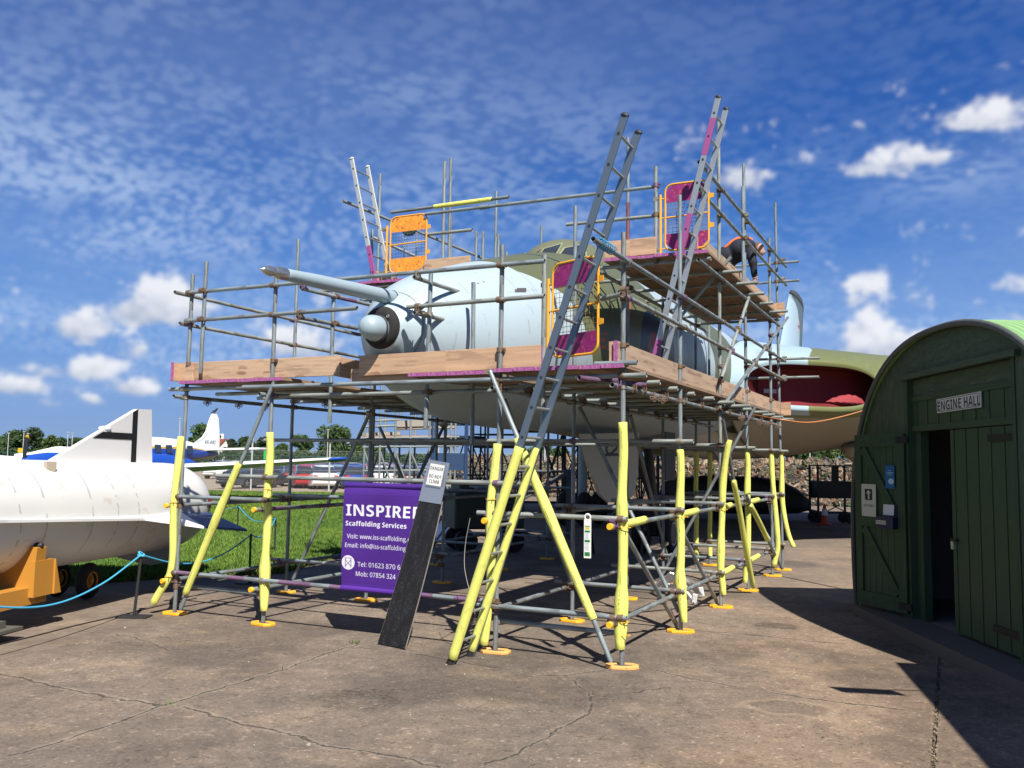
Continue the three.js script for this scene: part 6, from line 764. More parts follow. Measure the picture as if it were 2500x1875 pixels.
// ------------------------------------------------------------------ chain link fence, far green fence, masts
{
  const mPost = mat([.46, .48, .48], .6, .3), fence = thing('chain_link_fence', 'tall chain link fence on grey posts along the car park', 'fence'); const pts = [[300, 53], [455, 52.6], [615, 52], [805, 51], [1070, 50], [1330, 49.5]].map(([u, d]) => { const p = AT(u, 1115, d); return V(p.x, 0, p.z); });
  pts.forEach((p, i) => part(fence, 'post', merge([rod(p, p.clone().setY(2.75), .05, 8), rod(p.clone().setY(2.7), p.clone().setY(2.95).addScaledVector(FWD, -.25), .035, 6)]), mPost));
  for (let i = 0; i + 1 < pts.length; i++) { const a = pts[i], b = pts[i + 1], d = b.clone().sub(a), L = d.length(), w = []; d.normalize(); for (let x = -2.2; x < L; x += .13) for (const s of [1, -1]) { let x0 = s > 0 ? x : x + 2.2, x1 = s > 0 ? x + 2.2 : x, y0 = .1, y1 = 2.3; const cl = (X) => clamp(X, 0, L); const f = (X) => y0 + (X - x0) / (x1 - x0) * (y1 - y0); const A0 = cl(x0), B0 = cl(x1); if (Math.abs(A0 - B0) < .05) continue; w.push(rod(a.clone().addScaledVector(d, A0).setY(f(A0)), a.clone().addScaledVector(d, B0).setY(f(B0)), .0016, 3)); } const o = part(fence, 'wire_mesh', merge(w), mPost); o.userData.kind = 'stuff'; for (const y of [.1, 1.2, 2.3]) part(fence, 'strand', rod(a.clone().setY(y), b.clone().setY(y), .006, 4), mPost); }
  const gf = thing('green_mesh_fence', 'dark green mesh fence at the back of the car park', 'fence'); const g0 = AT(-100, 1110, 118).setY(0), g1 = AT(1300, 1110, 112).setY(0), gd = g1.clone().sub(g0); const bars = []; for (let i = 0; i <= 200; i++) { const p = g0.clone().addScaledVector(gd, i / 200); bars.push(rod(p, p.clone().setY(2.2), i % 8 ? .03 : .06, 4)); } for (const y of [.2, 1.1, 2.1]) bars.push(rod(g0.clone().setY(y), g1.clone().setY(y), .05, 4)); part(gf, 'bars', merge(bars), mat([.02, .08, .05], .6)).userData.kind = 'stuff';
  for (const [u, v, d, h, lb] of [[20, 1080, 105, 5, 'thin grey lamp post behind the caravan'], [57, 1080, 110, 5.4, 'grey lamp post beside the yellow sign'], [67, 1080, 98, 4.8, 'tall grey post left of the caravan'], [165, 1080, 104, 5.2, 'grey lamp post right of the caravan'], [176, 1080, 108, 5.2, 'second thin post right of the caravan'], [437, 1080, 90, 6.6, 'pole with a camera left of the airliner fin'], [618, 1080, 96, 5.6, 'grey lamp post among the second row cars'], [800, 1080, 92, 5.6, 'grey lamp post beyond the airliner wing tip'], [1977, 1100, 60, 3.3, 'pale grey post beyond the rubble bank'], [1792, 1100, 70, 3.0, 'thin white post beyond the rubble bank']]) { const p = AT(u, v, d), o = thing('lamp_post', lb, 'post', [p.x, 0, p.z], 0, 'posts round the car park'); part(o, 'pole', rod(V(0, 0, 0), V(0, h * .86, 0), .045, 6), mPost); part(o, 'head', box(.22, .12, .16, 0, h * .86, 0), mPost); }
  const ys = thing('yellow_sign', 'small yellow warning sign behind the missile', 'sign'), q = AT(49, 1103, 100); ys.position.set(q.x, 0, q.z); part(ys, 'board', box(.75, .5, .04, 0, 2.3, 0), mat([.75, .5, .02], .5)); part(ys, 'pole', rod(V(0, 0, 0), V(0, 2.1, 0), .05, 6), mPost); const gs = thing('green_banner', 'bright green sheet hung on the far fence', 'banner'), r = AT(657, 1104, 110); gs.position.set(r.x, 0, r.z); part(gs, 'sheet', box(1.7, 1.1, .03, 0, 2.2, 0), mat([.03, .42, .08], .6));
}
// ------------------------------------------------------------------ trees, hedge, house, far slope
{
  const leafM = [[.045, .085, .022], [.035, .070, .020], [.060, .10, .022], [.030, .055, .022]].map((c) => new THREE.MeshPhysicalMaterial({ color: lin(...c), roughness: .85, side: THREE.DoubleSide, transmission: 0 })), trunkM = mat([.07, .05, .035], .9);
  function tree(u, depth, vTop, wpx, label, seed, k = 0) {
    const r = rng(seed), p = AT(u, 1110, depth).setY(0), top = AT(u, vTop, depth).y, W = wpx / FOC * depth / 2, H = top, o = thing('broadleaf_tree', label, 'tree', [p.x, 0, p.z], 0, 'trees along the horizon');
    const limbs = [rod(V(0, 0, 0), V(0, H * .5, 0), W * .06 + .1, 7)]; const blobs = []; const nb = 10 + Math.floor(r() * 6); for (let i = 0; i < nb; i++) { const a = r() * 6.28, q = Math.sqrt(r()), y = H * (.28 + .58 * r()), m = W * (.62 + .2 * r()) * q * Math.sqrt(Math.max(.12, 1 - ((y / H - .5) / .5) ** 2)), c = V(Math.cos(a) * m, y, Math.sin(a) * m); blobs.push([c, Math.min(W, H * .5) * (.30 + .2 * r())]); if (i < 6) limbs.push(rod(V(0, H * (.2 + .25 * r()), 0), c, W * .02 + .05, 5)); } blobs.push([V(0, H * .84, 0), Math.min(W, H * .5) * .34]);
    part(o, 'trunk', merge(limbs), trunkM); const pos = []; const N = 3600; for (let i = 0; i < N; i++) { const [c, R] = blobs[Math.floor(r() * blobs.length)], th = r() * 6.28, cz = 2 * r() - 1, s = Math.sqrt(1 - cz * cz), rad = R * (.55 + .5 * Math.sqrt(r())), q = V(c.x + Math.cos(th) * s * rad, c.y + cz * rad * .85, c.z + Math.sin(th) * s * rad), sz = (.26 + .34 * r()) * (.5 + H * .09), e1 = V(r() - .5, r() - .5, r() - .5).normalize().multiplyScalar(sz), e2 = V(r() - .5, r() - .5, r() - .5).normalize().multiplyScalar(sz); if (q.y > H) q.y = H - r() * .5; for (const t of [q, q.clone().add(e1), q.clone().add(e2)]) pos.push(t.x, Math.max(.2, t.y), t.z); }
    const g = new THREE.BufferGeometry(); g.setAttribute('position', new THREE.Float32BufferAttribute(pos, 3)); g.computeVertexNormals(); part(o, 'crown', g, leafM[k]);
  }
  tree(30, 200, 1052, 90, 'dark leafy tree above the yellow sign', 1, 1); tree(78, 200, 1042, 55, 'taller dark tree beside the lamp posts', 2, 3); tree(-10, 210, 1060, 80, 'dark tree at the edge behind the missile', 3, 1); tree(125, 150, 1058, 36, 'light green bushy tree behind the caravan', 4, 2); tree(150, 220, 1070, 60, 'low dark tree right of the light green one', 5, 3); tree(188, 220, 1068, 40, 'low dark tree behind the black striped fin', 6, 1); tree(410, 210, 1070, 60, 'dark tree left of the airliner fin', 7, 3); tree(500, 190, 1036, 80, 'green tree behind the airliner fin', 8, 0); tree(565, 200, 1068, 30, 'tall narrow dark tree right of the house', 9, 3); tree(600, 200, 1064, 44, 'dark tree second from the house', 10, 1); tree(640, 205, 1064, 52, 'dark tree third from the house', 11, 3); tree(690, 205, 1082, 50, 'low green tree left of the dark standard', 12, 0); tree(742, 180, 1062, 66, 'round green tree left of the tall oak', 13, 0); tree(818, 180, 1036, 96, 'tall spreading oak like tree beyond the car park', 14, 0); tree(870, 180, 1076, 70, 'low green tree right of the tall spreading one', 15, 2); tree(925, 190, 1072, 70, 'green tree behind the distant scaffold', 16, 0);
  tree(1700, 90, 1085, 130, 'leafy tree under the wing beyond the rubble bank', 17, 0); tree(1850, 95, 1080, 150, 'broad green tree beyond the rubble bank', 18, 2); tree(1960, 92, 1082, 120, 'green tree behind the pale post', 19, 0); tree(2060, 100, 1090, 120, 'green tree behind the black cage trolley', 20, 2); tree(1330, 110, 1085, 160, 'green tree beyond the nose door', 21, 0);
  const hedge = thing('field_hedge', 'long clipped dark green hedge behind the car park', 'hedge'), r = rng(31), pos = []; const h0 = AT(-150, 1110, 150).setY(0), h1 = AT(1400, 1110, 140).setY(0); for (let i = 0; i < 16000; i++) { const q = h0.clone().lerp(h1, r()).add(V((r() - .5) * 2.5, .2 + 2.5 * Math.sqrt(r()), (r() - .5) * 2.5)); for (let k = 0; k < 3; k++) pos.push(q.x + (r() - .5) * .9, q.y + (r() - .5) * .6, q.z + (r() - .5) * .9); } const g = new THREE.BufferGeometry(); g.setAttribute('position', new THREE.Float32BufferAttribute(pos, 3)); g.computeVertexNormals(); part(hedge, 'foliage', g, leafM[1]);
  // house
  const ho = thing('red_roof_house', 'white gabled house with red tiled roof and chimney', 'house'), hpz = AT(540, 1108, 240); ho.position.set(hpz.x, 0, hpz.z); ho.rotation.y = -.33; const mWall = mat([.72, .70, .66], .8), mRoofT = mat([.26, .055, .035], .8);
  part(ho, 'wall', merge([box(5.4, 3.4, 6, -.8, 1.7, 0), new THREE.ExtrudeGeometry(new THREE.Shape([[-3, 0], [3, 0], [0, 3.2]].map((q) => new THREE.Vector2(...q))), { depth: 5.4, bevelEnabled: false }).rotateY(Math.PI / 2).translate(-3.5, 3.4, 0)]), mWall); const rf = part(ho, 'roof', merge([1, -1].map((s) => aim(box(6.2, 4.7, .2).rotateY(Math.PI / 2).rotateY(Math.PI / 2), V(-.8, 3.1, s * 3.4), V(-.8, 6.75, 0)))), mRoofT); part(rf, 'chimney', box(.8, 2.2, .8, -.6, 7.0, -.2), mWall); for (const [y, z] of [[1.6, -1.2], [1.6, 1.2], [4.1, 0]]) part(ho, 'window', box(.1, 1.0, .9, 1.95, y, z), mGlass); part(ho, 'door', box(.1, 2, .9, 1.95, 1, 2.4), mBlack);
  struct('far_slope', grid(-60, 220, -330, -90, 40, 20, (x, z) => -.4 + 5.5 * sstep(-80, -300, z) * sstep(-40, 60, x) + .3 * Math.sin(x * .05)), mGrassGround);
}
// ------------------------------------------------------------------ rubble bank and yard clutter under the wing
{
  const r = rng(51), e0 = AT(1040, 1115, 52).setY(0), e1 = AT(1600, 1115, 46).setY(0), e2 = AT(2260, 1115, 41).setY(0), curve = new THREE.CatmullRomCurve3([e0, e1, e2]), H = 2.05;
  const pos = [], idx = [], n = 80, m = 10; for (let i = 0; i <= n; i++) { const p = curve.getPoint(i / n), t = curve.getTangent(i / n), q = V(-t.z, 0, t.x); if (q.dot(FWD) < 0) q.negate(); for (let j = 0; j <= m; j++) { const s = j / m, y = H * (sstep(0, .32, s) - sstep(.8, 1, s)) * (.94 + .1 * vnoise(i * .5, j)); const P = p.clone().addScaledVector(q, s * 4 - .2); pos.push(P.x, y, P.z); } } for (let i = 0; i < n; i++) for (let j = 0; j < m; j++) { const a = i * (m + 1) + j, b = a + m + 1; idx.push(a, b, a + 1, b, b + 1, a + 1); }
  const g = new THREE.BufferGeometry(); g.setAttribute('position', new THREE.Float32BufferAttribute(pos, 3)); g.setIndex(idx); g.computeVertexNormals(); struct('rubble_bank', g, mat([.16, .13, .10], .95));
  const sg = new THREE.DodecahedronGeometry(1, 0); { const p = sg.attributes.position; for (let i = 0; i < p.count; i++) { const v = V(p.getX(i), p.getY(i), p.getZ(i)); const k = .8 + .4 * vnoise(v.x * 2 + 5, v.y * 2 + v.z); p.setXYZ(i, v.x * k, v.y * k * .7, v.z * k); } sg.computeVertexNormals(); }
  const N = 12000, im = new THREE.InstancedMesh(sg, mat([1, 1, 1], .92), N), M = new THREE.Matrix4(); const pal = [[.18, .125, .08], [.14, .10, .07], [.21, .155, .10], [.13, .065, .04], [.08, .075, .065], [.06, .07, .035], [.26, .21, .155], [.04, .035, .03]];
  for (let i = 0; i < N; i++) { const u = r(), p = curve.getPoint(u), t = curve.getTangent(u), q = V(-t.z, 0, t.x); if (q.dot(FWD) < 0) q.negate(); const s = r() * .5, y = H * sstep(0, .32, s) * .97; const P = p.addScaledVector(q, s * 4 - .2), k = .08 + .13 * r() * r() + .02; M.compose(V(P.x, y, P.z), new THREE.Quaternion().setFromEuler(new THREE.Euler(r() * 6, r() * 6, r() * 6)), V(k, k * .8, k * (1 + r()))); im.setMatrixAt(i, M); const c = pal[Math.floor(r() * pal.length)], v = .8 + .5 * r(); im.setColorAt(i, lin(c[0] * v, c[1] * v, c[2] * v)); }
  im.name = 'rubble_stones'; im.userData.kind = 'stuff'; tag(im, 'loose tan and grey rubble covering the bank', 'rubble'); im.castShadow = im.receiveShadow = true; scene.add(im);
  const blk = mat([.018, .018, .02], .6), rotY = Math.atan2(-RGT.z, RGT.x);
  // steel cage trolley
  const cp = AT(2030, 1200, 29.6).setY(0), ct = thing('cage_trolley', 'black steel cage trolley on small wheels under the wing', 'trolley', [cp.x, 0, cp.z], rotY), bar = (a, b, t = .04) => aim(box(t, a.distanceTo(b), t), a, b), cb = []; for (const x of [-.58, .58]) for (const z of [-.4, .4]) cb.push(bar(V(x, .25, z), V(x, 1.9, z), .06)); for (const y of [.35, .9, 1.35, 1.88]) { for (const z of [-.4, .4]) cb.push(bar(V(-.58, y, z), V(.58, y, z))); for (const x of [-.58, .58]) cb.push(bar(V(x, y, -.4), V(x, y, .4))); }
  part(ct, 'frame', merge(cb), blk); part(ct, 'panel', merge([box(1.12, .55, .7, 0, 1.1, 0), box(.22, .5, .06, 0, 1.62, .35)]), blk); for (const x of [-.5, .5]) for (const z of [-.35, .35]) part(ct, 'wheel', new THREE.CylinderGeometry(.17, .17, .09, 16).rotateX(Math.PI / 2).translate(x, .17, z), mRubber); part(ct, 'axle_braces', merge([bar(V(-.5, .3, .36), V(.1, .6, .36), .03), bar(V(.5, .3, .36), V(-.1, .6, .36), .03)]), blk);
  // sheeted trailer
  const tp = AT(1800, 1200, 31).setY(0), tt = thing('sheeted_trailer', 'long trailer covered by a black sheet under the wing', 'trailer', [tp.x, 0, tp.z], rotY), rg = [[-2.6, .25, .9, .3], [-2.3, .2, 1.35, .8], [-1.2, .2, 1.5, .9], [.4, .2, 1.48, .9], [1.3, .22, 1.38, .9], [1.9, .25, 1.1, .8], [2.3, .35, .75, .6], [2.42, .45, .6, .3]]; part(tt, 'sheet', loft(rg.map(([x, b, t, w], i) => [...Array(20)].map((_, j) => { const a = j / 20 * Math.PI * 2, c = Math.cos(a), s = Math.sin(a), e = (v) => Math.sign(v) * Math.pow(Math.abs(v), .55); return V(x + .03 * Math.sin(j * 2.3), mix(b, t, .5 + .5 * e(c)) + .02 * Math.sin(i * 2 + j * 3), e(s) * w); }))), mat([.022, .021, .022], .6)); for (const x of [-.9, .2]) part(tt, 'wheel', new THREE.CylinderGeometry(.26, .26, .2, 16).rotateX(Math.PI / 2).translate(x, .26, .85), mRubber); part(tt, 'tow_bar', rod(V(2.2, .4, 0), V(2.75, .3, .1), .04, 6), blk); part(tt, 'number_board', box(1.0, .32, .03, -1.2, .36, .93), mat([.4, .4, .42], .6));
  const cn = AT(2013, 1240, 28.8).setY(0), co = thing('traffic_cone', 'orange traffic cone with white band beside the cage trolley', 'cone', [cn.x, 0, cn.z]); part(co, 'cone', new THREE.CylinderGeometry(.035, .14, .62, 18, 1, true).translate(0, .34, 0), mat([.6, .06, .02], .6)); part(co, 'white_band', new THREE.CylinderGeometry(.075, .105, .2, 18, 1, true).translate(0, .40, 0), mat([.7, .7, .7], .5)); part(co, 'base', rbox(.38, .04, .38, .01, 0, .02, 0), mat([.6, .06, .02], .6));
  const bw = AT(1745, 1200, 36).setY(0), bo = thing('blue_trestle_table', 'blue topped trestle table in front of the rubble bank', 'table', [bw.x, 0, bw.z], rotY); part(bo, 'table_top', box(1.9, .12, .8, 0, 1.25, 0), mat([.02, .16, .42], .5)); for (const x of [-.8, .8]) part(bo, 'leg', merge([rod(V(x, 0, -.3), V(x, 1.2, 0), .03, 6), rod(V(x, 0, .3), V(x, 1.2, 0), .03, 6)]), blk);
  const gb = AT(1530, 1200, 33).setY(0); const yb = thing('yellow_barrier', 'yellow barrier frame near the nose wheels', 'barrier', [gb.x, 0, gb.z], rotY); part(yb, 'frame', merge([rod(V(-.5, 0, 0), V(-.3, 1.1, 0), .03, 6), rod(V(.5, 0, 0), V(.3, 1.1, 0), .03, 6), rod(V(-.35, 1.1, 0), V(.35, 1.1, 0), .03, 6), rod(V(-.45, .4, 0), V(.45, .4, 0), .03, 6)]), mat([.5, .3, .02], .5));
  // white folding frame lying by the legs
  const fp = V(-.72, 0, -4.75), ff = thing('white_folding_stand', 'white plastic folding stand lying between the scaffold legs', 'stand', [0, 0, 0]); const Q = (u, v, y) => G(u, v, y), bm = (a, b, w = .06, t = .03) => aim(rbox(w, a.distanceTo(b), t, .006), a, b); const mPl = mat([.76, .77, .79], .4); const ap = G(1640, 1400, .38), ap2 = G(1690, 1418, .30), l1 = G(1590, 1443, .03), l2 = G(1695, 1472, .03), l3 = G(1715, 1455, .03), mid1 = l1.clone().lerp(ap, .45), mid2 = l2.clone().lerp(ap, .5); part(ff, 'leg_frame', merge([bm(l1, ap), bm(ap, l2), bm(mid1, mid2), bm(l1.clone().add(V(.06, 0, -.3)), ap.clone().add(V(.06, 0, -.2)))]), mPl); part(ff, 'panel', plate([ap, ap2, l3, mid2], V(.3, .8, .5).normalize(), .02), mPl); part(ff, 'feet', merge([bm(l2, l2.clone().add(V(.02, .12, .02))), bm(l3, l3.clone().add(V(-.02, .12, .02)))]), mPl);
  // orange safety line
  const ol = thing('orange_line', 'thin orange line slung from the scaffold to a post by the hut', 'line'); const o0 = RX(1838, 1012, .1), o2 = AT(2115, 1000, 13.2), om = AT(1980, 1031, 13); part(ol, 'line', sweep([o0, AT(1905, 1024, 12.6), om, AT(2060, 1016, 13.2), o2], [.008, .008], 6, 40), mat([.55, .20, .06], .6)); const op = thing('orange_bracket_post', 'thin orange bracket post behind the hut door', 'post'); const o3 = AT(2131, 1002, 13.2), o4 = AT(2133, 1056, 13.2); part(op, 'post', rod(V(o4.x, 0, o4.z), o4, .03, 6), mGateOe); part(op, 'strap', merge([rod(o4, o3, .022, 6), rod(o3, o2, .022, 6)]), mat([.6, .26, .1], .6));
}
// ------------------------------------------------------------------ second scaffold and blue steps beyond the left bay
{
  const d2 = thing('distant_scaffold', 'second smaller tube scaffold standing beyond the car park side of the jet', 'scaffold'), P = (u, d) => AT(u, 1115, d).setY(0); const dark = mTubeB, tb = (a, b, m = mTubeC, n = 'tube') => part(d2, n, rod(a, b, .03, 8), m), yA = (u, v, d) => AT(u, v, d);
  const us = [889, 927, 964, 1001, 1048, 1100], D = 24; us.forEach((u, i) => { for (const dd of [0, 2.2]) { const p = P(u + dd * 5, D + dd); tb(p, p.clone().setY(i < 3 ? 4.0 : 3.7), i % 2 ? mTubeC : mTube, 'standard'); } });
  for (const [v, a, b] of [[1028, 889, 970], [1042, 889, 970], [1070, 885, 1110], [1092, 885, 1110], [1150, 885, 1110], [1190, 885, 1110]]) { tb(yA(a, v, D), yA(b, v - 3, D), v > 1060 ? dark : mTubeC, 'ledger'); tb(yA(a + 11, v, D + 2.2), yA(b + 11, v - 3, D + 2.2), dark, 'ledger'); }
  for (let i = 0; i + 1 < us.length; i++) { tb(yA(us[i], 1100, D), yA(us[i + 1], 1208, D), dark, 'brace'); tb(yA(us[i + 1], 1100, D + 1), yA(us[i], 1208, D + 1), dark, 'brace'); }
  for (const [v, h, a, b] of [[1036, .2, 966, 1052], [1062, .1, 881, 978], [1046, .08, 966, 1110]]) { const p = yA(a, v, D + .6), q = yA(b, v - 3, D + .6); part(d2, 'toe_board', aim(box(h, p.distanceTo(q), .05).rotateY(0), p, q), mat([.22, .20, .17], .85)); } part(d2, 'deck', plate([yA(881, 1068, D), yA(1105, 1066, D), yA(1108, 1066, D + 2.2), yA(888, 1067, D + 2.2)], UP, .04), mWood[3]);
  const bs = thing('blue_access_steps', 'dark blue wheeled access steps beyond the danger board', 'steps'), B = P(1098, 22), rt = Math.atan2(-RGT.z, RGT.x); bs.position.copy(B); bs.rotation.y = rt; const mNavy = mat([.02, .05, .12], .5); part(bs, 'platform', box(.75, .4, .8, 0, 1.85, 0), mNavy); part(bs, 'frame', merge([-.4, .4].map((x) => [-.4, .4].map((z) => rod(V(x, 0, z), V(x, 3.0, z), .03, 6))).flat().concat([rod(V(-.4, .2, .4), V(-1.2, .2, .4), .03, 6), rod(V(-.4, 1.7, .4), V(-1.3, .1, .4), .03, 6), rod(V(-.4, 1.7, -.4), V(-1.3, .1, -.4), .03, 6)])), mNavy); for (let i = 0; i < 6; i++) part(bs, 'step', box(.22, .03, .8, -.5 - i * .14, 1.5 - i * .26, 0), mNavy);
  // low black trestle with hoses in the dark below the nose
  const wk = thing('work_trestle', 'black steel work trestle in the shade below the nose', 'trestle', [-3.3, 0, -9.2]); part(wk, 'frame', merge([-.6, .6].map((x) => [rod(V(x, 0, -.3), V(x, .9, 0), .025, 6), rod(V(x, 0, .3), V(x, .9, 0), .025, 6)]).flat().concat([rod(V(-.8, .9, 0), V(.8, .9, 0), .04, 6)])), mBlack);
}
{
  const r = rng(91), bl = []; for (let k = 0; k < 46; k++) { const c = [G(864, 1571), G(812, 1590), G(690, 1634), G(402, 1722)][k < 30 ? 0 : 1 + k % 3], a = r() * 6.28, h = .02 + .05 * r(), w = .004, x = c.x + (r() - .5) * .12, z = c.z + (r() - .5) * .06, l = (r() - .5) * .07; const g = new THREE.BufferGeometry(); g.setAttribute('position', new THREE.Float32BufferAttribute([x - w * Math.cos(a), 0, z - w * Math.sin(a), x + w * Math.cos(a), 0, z + w * Math.sin(a), x + l, h, z + l], 3)); g.computeVertexNormals(); bl.push(g); }
  const o = new THREE.Mesh(merge(bl), mat([.09, .15, .03], .9)); o.name = 'crack_weeds'; o.userData.kind = 'stuff'; tag(o, 'small green weeds growing in the concrete cracks', 'weeds'); scene.add(o);
  const N = 150, im = new THREE.InstancedMesh(new THREE.IcosahedronGeometry(.012, 0), mat([1, 1, 1], .9), N), M = new THREE.Matrix4(); for (let i = 0; i < N; i++) { const p = G(2300 * r(), 1480 + 380 * Math.pow(r(), .8)), s = .3 + .8 * r() * r(); M.compose(V(p.x, .004 * s, p.z), new THREE.Quaternion().setFromEuler(new THREE.Euler(r() * 6, r() * 6, r() * 6)), V(s * 1.4, s * .6, s)); im.setMatrixAt(i, M); const v = .10 + .26 * r(); im.setColorAt(i, lin(v, v * .9, v * .74)); } im.name = 'loose_grit'; im.userData.kind = 'stuff'; tag(im, 'pale loose grit scattered over the concrete', 'grit'); im.castShadow = im.receiveShadow = true; scene.add(im);
}
// tall steel inspection stands in the shade below the far wing
{
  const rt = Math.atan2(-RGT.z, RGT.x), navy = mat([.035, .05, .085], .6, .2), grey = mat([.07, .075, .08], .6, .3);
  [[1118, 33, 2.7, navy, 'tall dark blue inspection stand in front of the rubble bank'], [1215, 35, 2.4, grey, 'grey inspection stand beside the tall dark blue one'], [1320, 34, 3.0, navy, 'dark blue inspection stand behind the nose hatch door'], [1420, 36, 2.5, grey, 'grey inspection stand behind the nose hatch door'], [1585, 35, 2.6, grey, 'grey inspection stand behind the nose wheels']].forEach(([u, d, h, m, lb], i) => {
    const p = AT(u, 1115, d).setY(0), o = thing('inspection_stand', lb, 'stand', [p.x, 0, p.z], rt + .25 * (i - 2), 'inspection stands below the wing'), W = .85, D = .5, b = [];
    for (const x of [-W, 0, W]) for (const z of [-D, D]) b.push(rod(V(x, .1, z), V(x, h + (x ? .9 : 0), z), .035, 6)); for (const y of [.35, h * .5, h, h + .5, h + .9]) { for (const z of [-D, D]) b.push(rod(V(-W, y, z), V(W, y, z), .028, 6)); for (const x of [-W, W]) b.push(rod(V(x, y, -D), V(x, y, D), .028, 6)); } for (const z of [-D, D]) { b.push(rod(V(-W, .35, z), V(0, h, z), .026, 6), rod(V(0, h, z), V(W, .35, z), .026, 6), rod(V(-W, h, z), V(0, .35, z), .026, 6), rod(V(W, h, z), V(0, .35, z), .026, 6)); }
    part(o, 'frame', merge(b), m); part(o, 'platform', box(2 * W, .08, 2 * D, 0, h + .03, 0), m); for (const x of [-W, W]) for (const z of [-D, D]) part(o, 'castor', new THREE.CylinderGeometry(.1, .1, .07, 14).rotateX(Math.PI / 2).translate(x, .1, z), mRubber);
  });
}
// ground equipment parked in the shade behind the left bay
{
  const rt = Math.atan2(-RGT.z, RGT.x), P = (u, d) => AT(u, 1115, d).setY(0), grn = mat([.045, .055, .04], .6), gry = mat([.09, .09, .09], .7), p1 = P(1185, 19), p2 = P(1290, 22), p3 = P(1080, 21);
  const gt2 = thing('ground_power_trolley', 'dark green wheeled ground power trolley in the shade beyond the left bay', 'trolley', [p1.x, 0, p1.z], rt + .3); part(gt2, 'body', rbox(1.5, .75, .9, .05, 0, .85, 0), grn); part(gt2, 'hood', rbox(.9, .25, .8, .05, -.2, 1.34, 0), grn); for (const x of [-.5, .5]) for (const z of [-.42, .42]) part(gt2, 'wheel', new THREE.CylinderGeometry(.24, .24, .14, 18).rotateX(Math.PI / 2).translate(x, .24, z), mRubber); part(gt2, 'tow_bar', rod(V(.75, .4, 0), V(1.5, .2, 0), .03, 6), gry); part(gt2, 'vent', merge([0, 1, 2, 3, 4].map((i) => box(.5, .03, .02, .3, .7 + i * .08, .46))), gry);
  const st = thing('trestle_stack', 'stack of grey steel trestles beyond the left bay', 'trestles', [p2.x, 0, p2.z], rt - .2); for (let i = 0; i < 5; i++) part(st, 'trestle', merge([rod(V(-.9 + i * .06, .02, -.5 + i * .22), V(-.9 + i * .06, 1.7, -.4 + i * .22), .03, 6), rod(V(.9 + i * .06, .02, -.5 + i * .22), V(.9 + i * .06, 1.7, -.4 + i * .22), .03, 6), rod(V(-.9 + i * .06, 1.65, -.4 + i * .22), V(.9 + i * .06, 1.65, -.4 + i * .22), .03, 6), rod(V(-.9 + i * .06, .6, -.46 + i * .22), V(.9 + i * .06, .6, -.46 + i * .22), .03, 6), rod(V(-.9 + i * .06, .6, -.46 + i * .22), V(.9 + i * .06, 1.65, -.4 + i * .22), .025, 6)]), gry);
  const cr = thing('tool_crate', 'blue lidded tool crate beyond the danger board', 'crate', [p3.x, 0, p3.z], rt + .1); part(cr, 'box', rbox(1.3, .7, .8, .03, 0, .37, 0), mat([.03, .06, .14], .6)); part(cr, 'lid', rbox(1.34, .1, .84, .03, 0, .77, 0), mat([.03, .06, .14], .6)); part(cr, 'latch', box(.1, .12, .02, 0, .68, .42), mSteel);
}
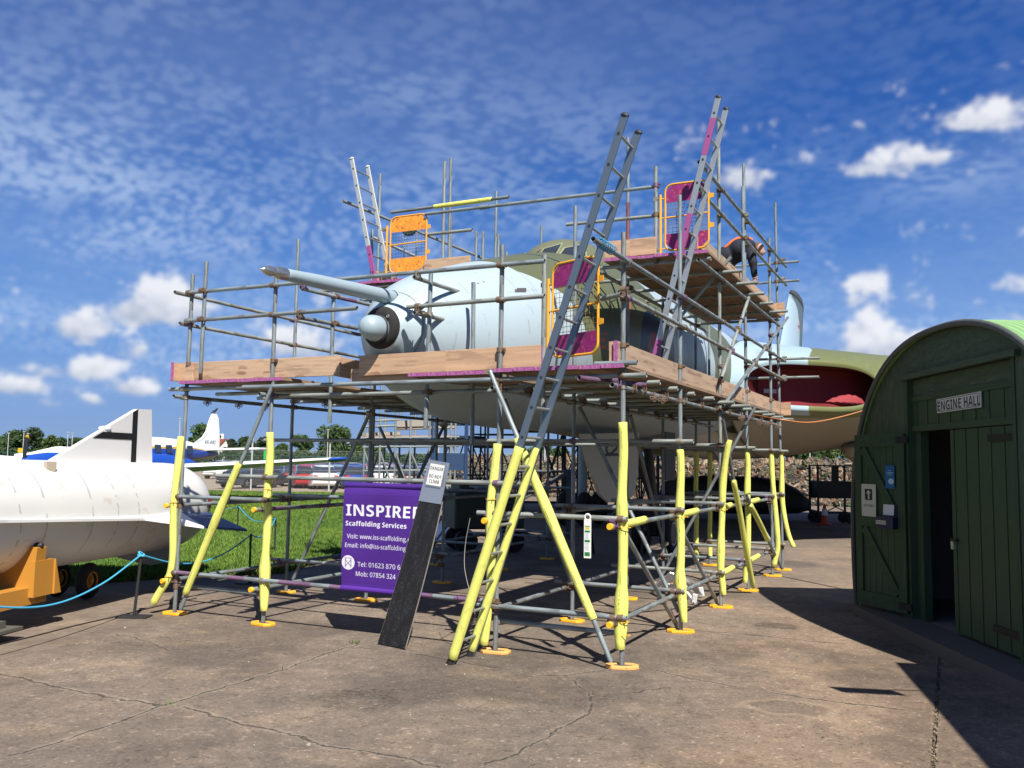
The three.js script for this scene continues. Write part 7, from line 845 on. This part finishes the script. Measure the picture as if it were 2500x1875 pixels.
// ------------------------------------------------------------------ people
{
  const skin = mat([.42, .22, .15], .6), navy = mat([.012, .014, .026], .85), hiv = mat([.75, .12, .01], .7), hair = mat([.10, .08, .07], .9);
  // worker bent over on the upper deck
  const z = -7.1, F = (u, v, dz = 0) => FZ(u, v, z + dz), w = thing('person', 'person in navy clothes and orange harness bending over on the upper deck', 'person'); const hip = F(1775, 628), sh = F(1829, 599), ft = V(hip.x - .05, 4.55, z), head = F(1853, 606);
  const side = V(0, 0, 1), k = (p, s, y = 0) => p.clone().addScaledVector(side, s).add(V(0, y, 0)), knee = (s) => V(hip.x + .03, (hip.y + 4.55) / 2 + .02, z + s), hand = (s) => F(1842, 672, s), elb = (s) => F(1838, 640, s);
  const chest = hip.clone().lerp(sh, .6);
  part(w, 'body', bodyGeo([[k(hip, .07), k(hip, -.07), .175, .175], [hip, chest, .17, .19], [k(chest, .09), k(chest, -.09), .165, .165], [k(sh, .14, -.03), k(sh, -.14, -.03), .12, .12], [k(hip, .1, -.04), knee(.12), .10, .075], [knee(.12), V(ft.x, 4.62, z + .12), .07, .055], [k(hip, -.1, -.04), knee(-.12), .10, .075], [knee(-.12), V(ft.x, 4.62, z - .12), .07, .055], [V(ft.x, 4.57, z + .12), V(ft.x + .16, 4.565, z + .13), .045, .04], [V(ft.x, 4.57, z - .12), V(ft.x + .16, 4.565, z - .13), .045, .04], [k(sh, .17, -.05), elb(.2), .08, .066], [elb(.2), hand(.18), .064, .05], [k(sh, -.17, -.05), elb(-.2), .08, .066], [elb(-.2), hand(-.18), .064, .05], [sh, head, .06, .055]], .02, .04), navy);
  const hd = part(w, 'head', bodyGeo([[head, head.clone().add(V(.03, -.07, 0)), .088, .065], [head.clone().add(V(.07, -.06, 0)), head.clone().add(V(.095, -.07, 0)), .016, .012], [head.clone().add(V(0, -.03, .08)), head.clone().add(V(-.005, -.055, .082)), .014, .012]], .008, .02), skin); part(w, 'hair', bodyGeo([[head.clone().add(V(-.025, .022, 0)), head.clone().add(V(-.02, .0, 0)), .085, .08]], .01, .02), hair);
  for (const s of [.18, -.18]) { const h = hand(s), f = []; for (let i = 0; i < 4; i++) f.push([h.clone().add(V(-.02 + .014 * i, -.04, 0)), h.clone().add(V(-.015 + .014 * i, -.10 - .008 * (i % 2), .01)), .009, .007]); f.push([h.clone().add(V(.03, -.02, .01)), h.clone().add(V(.05, -.07, .02)), .01, .008]); part(w, 'hand', bodyGeo([[h.clone().add(V(0, .02, 0)), h.clone().add(V(0, -.04, 0)), .03, .032], ...f], .006, .01), skin); }
  const strap = (pts) => sweep(pts, [.026, .026], 8, 20); const back = (t, s, up = .195) => hip.clone().lerp(sh, t).addScaledVector(side, s).add(V(-.03, up - .02 * Math.abs(s) * 5, 0)); part(w, 'harness', merge([strap([back(-.05, .16, .11), back(.2, .15, .15), back(.6, .06, .195), back(.95, -.12, .14)]), strap([back(-.05, -.16, .11), back(.2, -.15, .15), back(.6, -.06, .195), back(.95, .12, .14)]), strap([back(.95, .13, .11), sh.clone().add(V(.06, .06, .15)), sh.clone().add(V(.08, -.05, .16))]), strap([back(.3, .17, .06), back(.32, .19, -.04), back(.3, .17, -.12)])]), hiv);
  // person in a cap, standing in the shade by the nose wheels
  const c = CAM.clone().addScaledVector(FWD, 21).addScaledVector(RGT, (1643 - 1250) / FOC * 21).setY(0), q = thing('person', 'person in a dark cap and jacket standing in the shade below the jet', 'person', [c.x, 0, c.z], .3);
  const B = (x, y, zz = 0) => V(x, y, zz); part(q, 'body', bodyGeo([[B(-.06, .95), B(.06, .95), .15, .15], [B(0, .95), B(0, 1.25), .15, .17], [B(-.13, 1.37), B(.13, 1.37), .10, .10], [B(-.1, .9), B(-.11, .48), .10, .07], [B(-.11, .48), B(-.11, .1), .07, .05], [B(.1, .9), B(.11, .48), .10, .07], [B(.11, .48), B(.11, .1), .07, .05], [B(-.11, .05), B(-.13, .045, .17), .05, .04], [B(.11, .05), B(.13, .045, .17), .05, .04], [B(-.2, 1.36), B(-.27, 1.08), .065, .05], [B(-.27, 1.08), B(-.2, .9, .16), .05, .04], [B(.2, 1.36), B(.27, 1.08), .065, .05], [B(.27, 1.08), B(.2, .9, .16), .05, .04], [B(0, 1.4), B(0, 1.54), .06, .055]], .022, .04), mat([.02, .02, .024], .9));
  part(q, 'head', bodyGeo([[B(0, 1.64), B(0, 1.57, .02), .092, .07], [B(0, 1.6, .09), B(0, 1.585, .105), .016, .012], [B(-.088, 1.6), B(-.088, 1.58), .014, .012], [B(.088, 1.6), B(.088, 1.58), .014, .012]], .009, .02), skin); part(q, 'cap', merge([new THREE.SphereGeometry(.102, 18, 10, 0, 6.3, 0, 1.5).translate(0, 1.655, 0), plate([B(-.08, 1.66, .07), B(.08, 1.66, .07), B(.06, 1.645, .17), B(-.06, 1.645, .17)], UP, .01)]), mBlack);
  for (const s of [-1, 1]) part(q, 'hand', bodyGeo([[B(s * .2, .9, .17), B(s * .19, .87, .21), .035, .03], ...[0, 1, 2, 3].map((i) => [B(s * .19 + (i - 1.5) * .016, .86, .22), B(s * .18 + (i - 1.5) * .015, .81, .235), .009, .007]), [B(s * .16, .88, .2), B(s * .13, .85, .23), .01, .008]], .007, .012), skin);
}
renderer.render(scene, camera);
